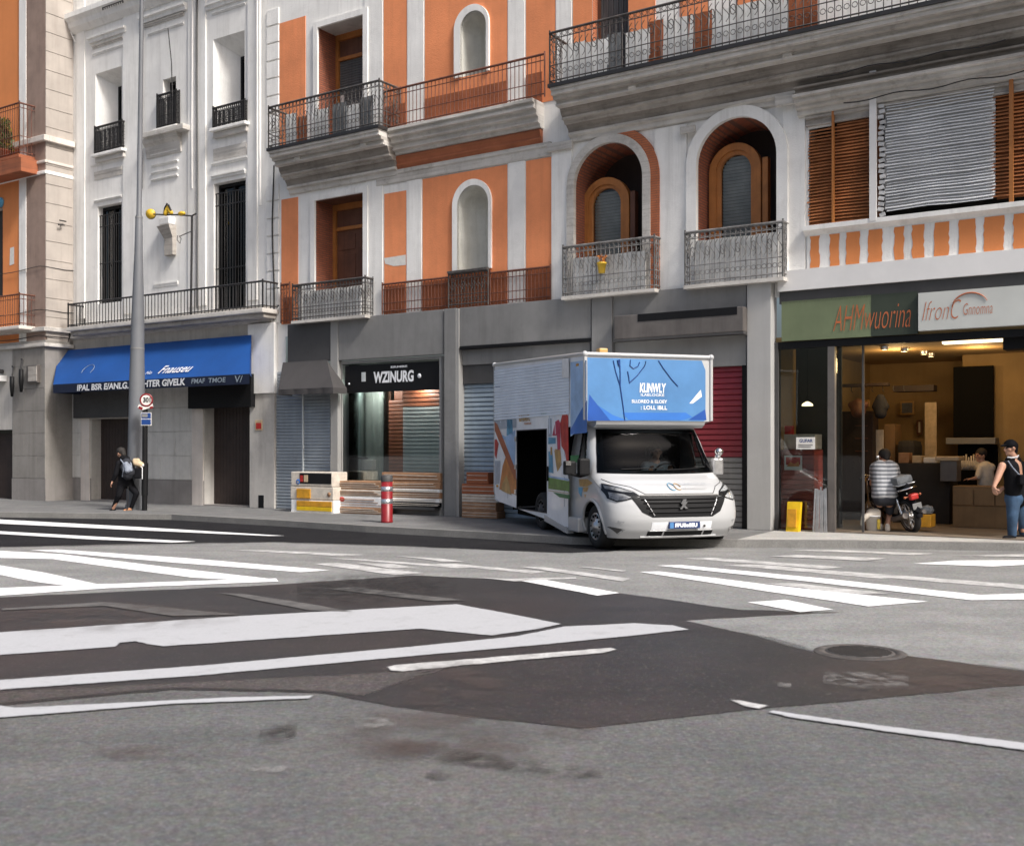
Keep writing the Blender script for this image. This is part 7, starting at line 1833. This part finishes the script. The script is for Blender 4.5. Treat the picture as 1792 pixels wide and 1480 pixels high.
# ---- man in dark sleeveless top and jeans, at the right doorway
fb = G(1768, 942, SW)
mr = thing('person', 'standing man in dark sleeveless top, jeans and black cap at the right shop entrance', 'person', fb, WORLD)
S = fb.y / FPX
def q3(px, py, dd=0): return Vector(((px - CX) / FPX * (fb.y + dd), fb.y + dd, CH - (py - HY) / FPX * (fb.y + dd)))
hf = Vector((-1, -.1, -.05))                     # faces left
m = MB(); P = head(m, q3(1768, 784), hf, (-.1, 0, 1), .95)
m.cap(q3(1770, 792), q3(1775, 803), .055, .065)
# left side of the picture arm (his right arm nearest) bare
sh = q3(1754, 815, -.18); el = q3(1745, 838, -.24); wr = q3(1739, 852, -.28)
m.cap(sh, el, .062, .048); m.cap(el, wr, .046, .032); hand(m, wr, (q3(1741, 862, -.28) - wr), (.6, .3, 0), .16, .7, 1)
sh2 = q3(1786, 815, .16); el2 = q3(1782, 842, .2); wr2 = q3(1757, 853, .05)
m.cap(sh2, el2, .06, .046); m.cap(el2, wr2, .044, .03); hand(m, wr2, (-1, -.2, -.55), (0, .4, -1), .16, .8, -1)
# torso core & legs inside clothing
m.cap(q3(1774, 815), q3(1778, 860), .12, .12); m.cap(q3(1775, 865, -.08), q3(1776, 925, -.1), .07, .045); m.cap(q3(1780, 865, .1), q3(1790, 928, .1), .07, .045)
b_ = m.build('body', 'skin', mr, remesh=VX); eyes(P, b_, .95)
m = MB(); m.cap(q3(1758, 814, -.15), q3(1786, 813, .15), .075, .075); m.cap(q3(1769, 818, -.08), q3(1774, 862, -.08), .125, .125); m.cap(q3(1781, 818, .07), q3(1783, 862, .08), .125, .13); m.cap(q3(1775, 850), q3(1778, 872), .16, .165); m.cap(q3(1766, 806), q3(1780, 806), .07, .07)
m.build('vest', 'cloth_black', mr, remesh=.016)
m = MB(); m.tube([q3(1763, 800, -.06), q3(1770, 801, -.10), q3(1779, 800, -.06), q3(1782, 797, .04)], .016, 6); m.build('collar', 'cloth_white', mr)
m = MB(); m.cap(q3(1774, 872, -.06), q3(1783, 872, .07), .145, .15); m.cap(q3(1773, 875, -.09), q3(1772, 902, -.13), .115, .09); m.cap(q3(1772, 902, -.13), q3(1771, 936, -.10), .09, .068); m.cap(q3(1784, 875, .09), q3(1786, 904, .1), .115, .09); m.cap(q3(1786, 904, .1), q3(1792, 934, .14), .09, .07)
m.build('jeans', 'denim', mr, remesh=.015)
m = MB(); 
for (px, py, dd) in ((1771, 940, -.12), (1792, 938, .14)): MB().cap(q3(px + 2, py, dd), q3(px - 13, py + 1.5, dd - .05), .05, .038).build('shoe', 'cloth_black', mr, remesh=.012)
m = MB(); c = P(-.008, 0, .055); m.sphere(c, .108, 18, 12, (.95, .95, .82)); m.cap(P(.08, -.03, .062), P(.155, -.015, .05), .022, .014); m.cap(P(.08, .03, .062), P(.155, .015, .05), .022, .014); m.cap(P(-.06, 0, .03), P(-.065, 0, -.06), .075, .055); m.build('cap', 'cloth_black', mr, remesh=.01)
m = MB(); m.tube([q3(1764, 806, -.22), q3(1772, 818, -.25), q3(1781, 828, -.25), q3(1792, 838, -.2)], .011, 6); m.build('shoulder_strap', 'pack_grey', mr)
m = MB(); m.bevel_box(q3(1784, 0, -.3).x, q3(1802, 0, -.3).x, fb.y - .32, fb.y - .16, HZ(848, fb.y - .2), HZ(830, fb.y - .2), .03); m.build('shoulder_bag', 'cloth_black', mr)
# ---- squatting man in striped shirt, back to us
fb2 = G(1551, 931, SW); fbk = fb2
mk_ = thing('person', 'squatting man in grey striped shirt and dark shorts, back turned, beside the motorbike', 'person', fb2, WORLD)
def k3(px, py, dd=0): return Vector(((px - CX) / FPX * (fbk.y + dd), fbk.y + dd, CH - (py - HY) / FPX * (fbk.y + dd)))
m = MB(); P2 = head(m, k3(1548, 799, .25), (-.1, 1, -.45), (0, .35, 1), .95)
m.cap(k3(1548, 806, .2), k3(1547, 815, .12), .055, .065)
for sx, hx in ((1529, 1526), (1566, 1571)):
    m.cap(k3(sx, 820, .12), k3(hx, 846, .35), .058, .046); m.cap(k3(hx, 846, .35), k3(hx + (10 if hx < 1548 else -4), 838, .6), .044, .03); hand(m, k3(hx + (10 if hx < 1548 else -4), 838, .6), (.2 if hx < 1548 else -.2, 1, .1), (0, 0, -1), .16, .7, 1 if hx < 1548 else -1)
m.cap(k3(1547, 822, .1), k3(1548, 868, .02), .12, .12)
m.cap(k3(1540, 880, .05), k3(1536, 886, .45), .075, .055); m.cap(k3(1536, 886, .45), k3(1540, 920, .22), .052, .038)
m.cap(k3(1556, 880, .02), k3(1560, 884, .38), .078, .056); m.cap(k3(1558, 888, .30), k3(1553, 922, .02), .060, .040)
b2_ = m.build('body', 'skin', mk_, remesh=VX); eyes(P2, b2_, .95)
m = MB(); m.cap(k3(1533, 816, .1), k3(1563, 816, .1), .085, .085); m.cap(k3(1540, 820, .05), k3(1541, 862, -.02), .15, .15); m.cap(k3(1556, 820, .05), k3(1555, 862, -.02), .15, .15); m.cap(k3(1537, 866, 0), k3(1559, 866, 0), .12, .12); m.cap(k3(1529, 818, .12), k3(1527, 834, .24), .075, .065); m.cap(k3(1566, 818, .12), k3(1570, 834, .24), .075, .065)
shirt = m.build('shirt', 'shirt_stripes', mk_, remesh=.014)
m = MB(); m.cap(k3(1540, 872, 0), k3(1556, 872, 0), .135, .135); m.cap(k3(1540, 876, .05), k3(1537, 886, .38), .10, .085); m.cap(k3(1556, 876, .02), k3(1560, 885, .36), .10, .085); m.cap(k3(1557, 880, .1), k3(1557, 894, .1), .085, .075); m.build('shorts', 'cloth_navy', mk_, remesh=.014)
m = MB(); c = P2(-.015, 0, .045); m.sphere(c, .108, 16, 12, (.97, .97, .95)); m.cap(P2(-.05, 0, .03), P2(-.06, 0, -.05), .08, .06); m.build('hair', 'hair_dark', mk_, remesh=.012)
m = MB()
for px, dd in ((1541, .2), (1553, -.02)): MB().cap(k3(px, 926, dd), k3(px, 927, dd + .16), .048, .040).cap(k3(px, 920, dd), k3(px, 926, dd), .045, .05).build('shoe', 'card_pale', mk_, remesh=.011)
# ---- walker with rucksack
fb3 = G(216, 893, SW)
mw = thing('person', 'person in black with grey rucksack striding past the lamp post', 'person', fb3, WORLD)
fbw = fb3
def w3(px, py, dd=0): return Vector(((px - CX) / FPX * (fbw.y + dd), fbw.y + dd, CH - (py - HY) / FPX * (fbw.y + dd)))
m = MB(); P3 = head(m, w3(212, 793, .1), (-.8, .5, -.5), (-.35, .1, 1), .95)
m.cap(w3(214, 798, .08), w3(218, 806, .04), .052, .06)
m.cap(w3(208, 811, -.12), w3(203, 830, -.16), .052, .042); m.cap(w3(203, 830, -.16), w3(197, 842, -.14), .04, .028); hand(m, w3(197, 842, -.14), (-.5, 0, -1), (1, .2, 0), .16, .6, 1)
m.cap(w3(228, 811, .16), w3(236, 828, .2), .052, .042); m.cap(w3(236, 828, .2), w3(240, 820, .0), .04, .028); hand(m, w3(240, 820, .0), (.6, -.5, .2), (0, 0, 1), .16, .8, -1)
m.cap(w3(219, 812), w3(219, 840), .10, .10)
m.cap(w3(214, 843, -.05), w3(209, 866, -.10), .07, .05); m.cap(w3(209, 866, -.10), w3(198, 890, .0), .05, .035); m.cap(w3(226, 843, .06), w3(238, 862, .0), .07, .05); m.cap(w3(238, 862, .0), w3(229, 889, .06), .05, .035)
b3_ = m.build('body', 'skin', mw, remesh=VX); eyes(P3, b3_, .95)
m = MB(); m.cap(w3(210, 812, -.1), w3(227, 811, .12), .085, .085); m.cap(w3(216, 815), w3(217, 842), .13, .13); m.cap(w3(223, 815), w3(222, 842), .13, .135); m.cap(w3(208, 811, -.12), w3(203, 830, -.16), .07, .058); m.cap(w3(203, 830, -.16), w3(198, 840, -.14), .056, .045); m.cap(w3(228, 811, .16), w3(236, 828, .2), .07, .056); m.cap(w3(236, 828, .2), w3(239, 822, .05), .054, .045); m.cap(w3(214, 802, .06), w3(221, 804, .02), .075, .09)
m.build('jacket', 'cloth_black', mw, remesh=.014)
m = MB(); m.cap(w3(214, 846, -.04), w3(226, 846, .05), .115, .12); m.cap(w3(213, 848, -.05), w3(208, 867, -.10), .095, .068); m.cap(w3(208, 867, -.10), w3(199, 886, .0), .066, .045); m.cap(w3(227, 848, .06), w3(239, 863, .0), .098, .07); m.cap(w3(239, 863, .0), w3(230, 887, .06), .068, .046)
m.build('trousers', 'cloth_black', mw, remesh=.013)
m = MB(); m.cap(w3(200, 891, .02), w3(193, 894, -.02), .042, .034); m.build('shoe', 'cloth_black', mw, remesh=.011); m = MB(); m.cap(w3(228, 891, .06), w3(218, 893.5, .0), .042, .036); m.build('shoe', 'shoe_tan', mw, remesh=.011)
m = MB(); m.sphere(P3(-.015, 0, .05), .105, 16, 12, (.98, .98, .92)); m.cap(P3(-.06, 0, .05), P3(-.07, 0, -.06), .075, .06); m.build('hair', 'hair_dark', mw, remesh=.012)
rk = MB(); rk.cap(w3(222, 810, -.16), w3(224, 830, -.18), .115, .13); rk.cap(w3(220, 818, -.18), w3(227, 826, -.2), .12, .12); pk = rk.build('rucksack', 'cloth_navy', mw, remesh=.014)
m = MB(); m.cap(w3(221, 812, -.28), w3(223, 823, -.30), .06, .07); m.cap(w3(226, 815, -.28), w3(228, 822, -.29), .05, .055); m.build('rucksack_pocket', 'pack_grey', pk, remesh=.012)
m = MB(); m.tube([w3(211, 804, -.16), w3(216, 810, -.27), w3(216, 822, -.30), w3(214, 834, -.24)], .014, 6); m.tube([w3(224, 803, -.10), w3(230, 812, -.24), w3(231, 826, -.26)], .014, 6); m.build('rucksack_strap', 'pack_grey', pk)
bg = thing('carrier_bag', 'pale bundle on a black carrier bag held by the walker beside the sign post', 'bag', w3(243, 832, -.1), WORLD)
m = MB(); c = w3(242, 828, -.1); m.bevel_box(w3(237, 0, -.1).x, w3(249, 0, -.1).x, c.y - .1, c.y + .1, HZ(837, c.y), HZ(819, c.y), .03); m.build('bag', 'cloth_black', bg)
m = MB(); m.cap(w3(238, 810, -.1), w3(247, 813, -.1), .08, .07); m.cap(w3(236, 806, -.08), w3(241, 806, -.1), .06, .06); m.build('bundle', 'tan', bg, remesh=.014)
m = MB(); m.tube([w3(246, 816, -.18), w3(249, 818, -.18), w3(249, 838, -.18)], .012, 5); m.cap(w3(246, 814, -.12), w3(250, 814, -.12), .03, .03); m.build('wrap', 'plastic_white', bg)
st_ = thing('walking_stick', 'thin dark walking stick between the legs of the walker', 'stick', w3(223, 892, -.05), WORLD)
MB().tube([w3(224, 846, -.05), w3(224, 870, -.06), w3(223, 892, -.05)], .012, 6).build('stick', 'iron', st_)
# ---- driver behind the windscreen
dr = thing('person', 'driver with short hair and dark jacket sitting behind the van windscreen', 'person', (.40, 1.7, .8), VF)
m = MB(); P4 = head(m, (.40, 1.62, 1.50), (-.15, -1, 0), (0, 0, 1), .95)
m.cap((.40, 1.66, 1.40), (.40, 1.68, 1.32), .055, .065); m.cap((.40, 1.70, 1.28), (.40, 1.74, .85), .12, .13)
for s_ in (-1, 1):
    m.cap((.40 + s_ * .19, 1.66, 1.24), (.40 + s_ * .27, 1.50, 1.05), .055, .045); m.cap((.40 + s_ * .27, 1.50, 1.05), (.36 + s_ * .17, 1.40, 1.16), .043, .03); hand(m, (.36 + s_ * .17, 1.40, 1.16), (0, -.3, 1), (-s_ * .3, -1, 0), .16, .8, s_)
b4 = m.build('body', 'skin', dr, remesh=VX); eyes(P4, b4, .95)
m = MB(); m.cap((.22, 1.66, 1.26), (.58, 1.66, 1.26), .085, .085); m.cap((.33, 1.68, 1.2), (.33, 1.72, .85), .13, .14); m.cap((.47, 1.68, 1.2), (.47, 1.72, .85), .13, .14)
for s_ in (-1, 1): m.cap((.40 + s_ * .19, 1.66, 1.24), (.40 + s_ * .27, 1.50, 1.05), .07, .058); m.cap((.40 + s_ * .27, 1.50, 1.05), (.37 + s_ * .18, 1.42, 1.13), .056, .045)
m.build('jacket', 'cloth_grey', dr, remesh=.014)
m = MB(); m.sphere(P4(-.02, 0, .055), .103, 16, 12, (.98, .98, .9)); m.build('hair', 'hair_dark', dr, remesh=.012)
# ---- person at the back of the shop
yy = 3.3; cu_, cz0 = U(1716, yy), 0
ss = thing('person', 'person with dark hair and cream top bending over the counter inside the shop', 'person', (cu_, yy, zF), FR)
I = lambda px, py, dd=0: Vector((U(px, yy + dd), yy + dd, Z(px, py, yy + dd)))
m = MB(); P5 = head(m, I(1716, 797), (-.7, -.7, -.3), (0, 0, 1), .95); m.cap(I(1718, 806), I(1722, 814), .055, .065); m.cap(I(1724, 820), I(1726, 875), .12, .13)
m.cap(I(1716, 818, -.1), I(1710, 836, -.2), .05, .042); m.cap(I(1710, 836, -.2), I(1700, 838, -.3), .04, .028); hand(m, I(1700, 838, -.3), (-1, -.3, 0), (0, 0, -1), .16, .6, 1)
m.cap(I(1722, 875), I(1722, 925), .09, .05); m.cap(I(1730, 875), I(1730, 925), .09, .05)
b5 = m.build('body', 'skin', ss, remesh=VX); eyes(P5, b5, .95)
m = MB(); m.cap(I(1714, 818), I(1734, 818), .085, .085); m.cap(I(1724, 820), I(1727, 872), .15, .16); m.cap(I(1716, 818, -.1), I(1711, 834, -.19), .065, .058); m.build('shirt', 'card_pale', ss, remesh=.014)
m = MB(); m.cap(I(1722, 872), I(1721, 925), .12, .08); m.cap(I(1731, 872), I(1731, 925), .12, .08); m.build('trousers', 'cloth_black', ss, remesh=.014)
m = MB(); m.sphere(P5(-.02, 0, .05), .105, 16, 12, (.98, .98, .95)); m.build('hair', 'hair_dark', ss, remesh=.012)

# ================================================================== motorbike beside the squatting man
MBO = G(1598, 932, SW)          # origin under the rear wheel, +x forward
# heading: away from the camera and to the left
MF = Matrix.Translation(MBO) @ Matrix.Rotation(R(99), 4, 'Z') @ Matrix.Rotation(R(-14), 4, 'X')
mt = thing('motorbike', 'black motorbike with chrome parts and red tail lamp leaning beside the squatting man', 'motorbike', (0, 0, 0), MF)
def mwheel(cx_, r_, name):
    c = (cx_, 0, r_)
    w = MB().lathe(c, (0, 1, 0), [(r_ * .80, -.045), (r_ * .93, -.055), (r_, -.03), (r_ * 1.005, 0), (r_, .03), (r_ * .93, .055), (r_ * .80, .045), (r_ * .80, -.045)], 36).build('wheel', 'rubber', mt)
    MB().lathe(c, (0, 1, 0), [(r_ * .80, -.05), (r_ * .74, -.04), (r_ * .72, 0), (r_ * .74, .04), (r_ * .80, .05)], 36).build('rim', 'chrome', w)
    m = MB()
    for i in range(16):
        a = 2 * PI * i / 16; s_ = .03 if i % 2 else -.03
        m.cyl((cx_ + .04 * math.cos(a + .5), s_, r_ + .04 * math.sin(a + .5)), (cx_ + r_ * .76 * math.cos(a), 0, r_ + r_ * .76 * math.sin(a)), .006, n=5)
    m.cyl((cx_, -.07, r_), (cx_, .07, r_), .05, n=14); m.build('spokes', 'silver', w)
    MB().lathe((cx_, .06, r_), (0, 1, 0), [(r_ * .25, 0), (r_ * .45, 0), (r_ * .45, .008), (r_ * .25, .008), (r_ * .25, 0)], 28).build('brake_disc', 'silver', w)
mwheel(.0, .29, 'r'); mwheel(1.22, .29, 'f')
m = MB(); P = [(.34 * math.cos(R(a)), 0, .29 + .34 * math.sin(R(a))) for a in range(60, 190, 10)]
m.tube(P, .06, 8); m.build('rear_mudguard', 'cloth_black', mt)
m = MB(); m.tube([(1.22 + .33 * math.cos(R(a)), 0, .29 + .33 * math.sin(R(a))) for a in range(20, 150, 10)], .05, 8); m.build('front_mudguard', 'cloth_black', mt)
m = MB(); m.tube([(0, -.1, .29), (.45, -.12, .33), (.62, -.1, .36)], .028, 8); m.tube([(0, .1, .29), (.45, .12, .33), (.62, .1, .36)], .028, 8); m.tube([(.05, -.09, .62), (.55, -.06, .70), (1.0, 0, .85)], .026, 8); m.tube([(.05, .09, .62), (.55, .06, .70), (1.0, 0, .85)], .026, 8); m.tube([(.62, 0, .36), (.85, 0, .36), (1.0, 0, .80)], .026, 8); m.build('frame', 'cloth_black', mt)
m = MB(); m.cyl((.02, -.11, .30), (.12, -.1, .66), .028); m.cyl((.02, .11, .30), (.12, .1, .66), .028); m.build('shock_absorber', 'chrome', mt)
m = MB(); m.bevel_box(.42, .78, -.12, .12, .30, .56, .04); m.cap((.66, 0, .5), (.74, 0, .66), .09, .08); m.build('engine', 'taupe_metal', mt)
m = MB(); m.tube([(.72, .14, .40), (.5, .16, .26), (.2, .17, .27), (-.22, .18, .36)], [.025, .03, .045, .05], 10); m.tube([(.72, -.14, .40), (.5, -.16, .26), (.2, -.17, .27), (-.2, -.18, .34)], [.025, .03, .04, .04], 10); m.build('exhaust', 'taupe_metal', mt)
m = MB(); m.cap((.70, 0, .80), (.98, 0, .84), .12, .10); m.build('tank', 'cloth_navy', mt, remesh=.012)
m = MB(); m.cap((.02, 0, .78), (.62, 0, .78), .10, .09); m.cap((-.12, 0, .80), (.2, 0, .79), .08, .10); m.build('saddle', 'cloth_black', mt, remesh=.012)
m = MB(); m.bevel_box(-.14, .26, -.15, .15, .86, 1.0, .05); bgx = m.build('seat_bag', 'cloth_grey', mt); MB().tube([(-.15, -.15, .86), (-.15, .15, .86), (.1, .16, .87)], .012, 6).build('bag_strap', 'silver', bgx)
m = MB(); m.tube([(-.05, -.13, .76), (-.26, -.10, .80), (-.28, .10, .80), (-.05, .13, .76)], .014, 8); m.build('grab_rail', 'chrome', mt)
m = MB(); m.bevel_box(-.34, -.24, -.07, .07, .60, .70, .025); m.build('tail_lamp', 'print_red', mt)
m = MB(); m.bevel_box(-.35, -.33, -.08, .08, .44, .54, .005); m.build('number_plate', 'grey_panel', mt)
for s_ in (-1, 1):
    m = MB(); m.cyl((-.25, s_ * .06, .66), (-.25, s_ * .13, .66), .01); m.sphere((-.26, s_ * .14, .66), .022); m.build('indicator', 'terracotta', mt)
    m = MB(); m.cyl((1.22, s_ * .09, .29), (1.02, s_ * .09, .92), .024); m.build('fork', 'chrome', mt)
    if s_ < 0: m = MB(); m.tube([(1.0, s_ * .1, 1.0), (.98, s_ * .16, 1.14), (1.0, s_ * .20, 1.24)], .008, 6); m.sphere((1.0, s_ * .21, 1.26), .06, sc3=(.3, 1, .8)); m.build('mirror', 'chrome', mt)
m = MB(); m.tube([(.86, -.33, 1.0), (.98, -.2, 1.02), (1.02, 0, .98), (.98, .16, 1.02), (.88, .26, 1.0)], .014, 8); hb_ = m.build('handlebar', 'chrome', mt)
MB().cyl((.88, -.31, 1.0), (.80, -.40, 1.0), .02).build('grip', 'rubber', hb_); MB().cyl((.89, .25, 1.0), (.82, .32, 1.0), .02).build('grip', 'rubber', hb_)
m = MB(); m.lathe((1.12, 0, .90), (1, 0, 0), [(0, -.1), (.06, -.08), (.09, 0), (.08, .02), (0, .03)], 18); m.build('headlamp', 'chrome', mt)
m = MB(); m.tube([(.5, .1, .28), (.46, .26, .03)], .012, 6); m.build('side_stand', 'silver', mt)
# bucket beside him
bk = G(1527, 930, SW); t_ = thing('bucket', 'dirty white plastic bucket with rag over its rim left of the squatting man', 'bucket', bk, WORLD)
sp_ = bk.y / FPX
MB().lathe(bk, (0, 0, 1), [(0, .005), (.10, 0), (.125, .26), (.135, .26), (.135, .285), (.118, .285), (.105, .1)], 24).build('pail', 'plastic_white', t_)
m = MB(); m.cap(bk + Vector((-.02, 0, .30)), bk + Vector((.05, -.02, .32)), .10, .09); m.cap(bk + Vector((-.16, -.05, .24)), bk + Vector((-.06, -.05, .30)), .05, .06); m.cap(bk + Vector((-.20, -.04, .14)), bk + Vector((-.17, -.05, .24)), .035, .05); m.build('rag', 'card_pale', t_, remesh=.014)
m = MB(); m.box(bk.x + .04, bk.x + .09, bk.y - .128, bk.y - .112, SW + .05, SW + .22); m.build('paint_drip', 'leaf_yellow', t_)
m = MB(); m.tube([bk + Vector((.13 * math.cos(R(a)), 0, .27 + .16 * math.sin(R(a)))) for a in range(0, 190, 15)], .006, 5); m.build('handle', 'iron', t_)

SUN_EL = R(46)
sv = (Vector((.8317, -.5552, 0)) * .97 + Vector((-.5552, -.8317, 0)) * .25).normalized()
# ================================================================== light, world, camera
w = bpy.data.worlds.new('World'); sc.world = w; w.use_nodes = True; nt = w.node_tree
bgn = nt.nodes['Background']; sky = nt.nodes.new('ShaderNodeTexSky'); sky.sky_type = 'NISHITA'; sky.sun_disc = False
sky.sun_elevation = SUN_EL; sky.sun_rotation = math.atan2(sv.x, sv.y)
sky.air_density = 1.2; sky.dust_density = 8.0; sky.ozone_density = 3.2; sky.altitude = 0
nt.links.new(sky.outputs[0], bgn.inputs[0]); bgn.inputs[1].default_value = .15
ld = bpy.data.lights.new('sun', 'SUN'); ld.energy = 4.3; ld.angle = R(11); ld.color = (1.0, .97, .93)
lo = bpy.data.objects.new('sun', ld); COL.objects.link(lo)
sdir = Vector((sv.x * math.cos(SUN_EL), sv.y * math.cos(SUN_EL), math.sin(SUN_EL)))
lo.rotation_euler = sdir.to_track_quat('Z', 'Y').to_euler()
cd = bpy.data.cameras.new('camera'); co = bpy.data.objects.new('camera', cd); COL.objects.link(co)
co.location = (0, 0, CH); co.rotation_euler = (R(90), 0, 0)
cd.sensor_width = 36; cd.lens = 36 * FPX / 1792; cd.shift_y = (HY - 740) / 1792; cd.clip_end = 2000; cd.clip_start = .1
cd.dof.use_dof = True; cd.dof.focus_distance = 18; cd.dof.aperture_fstop = 2.8
sc.camera = co
sc.view_settings.view_transform = 'Standard'; sc.view_settings.look = 'None'; sc.view_settings.exposure = 0
sc.cycles.max_bounces = 8; sc.cycles.transparent_max_bounces = 16
sc.cycles.use_denoising = True
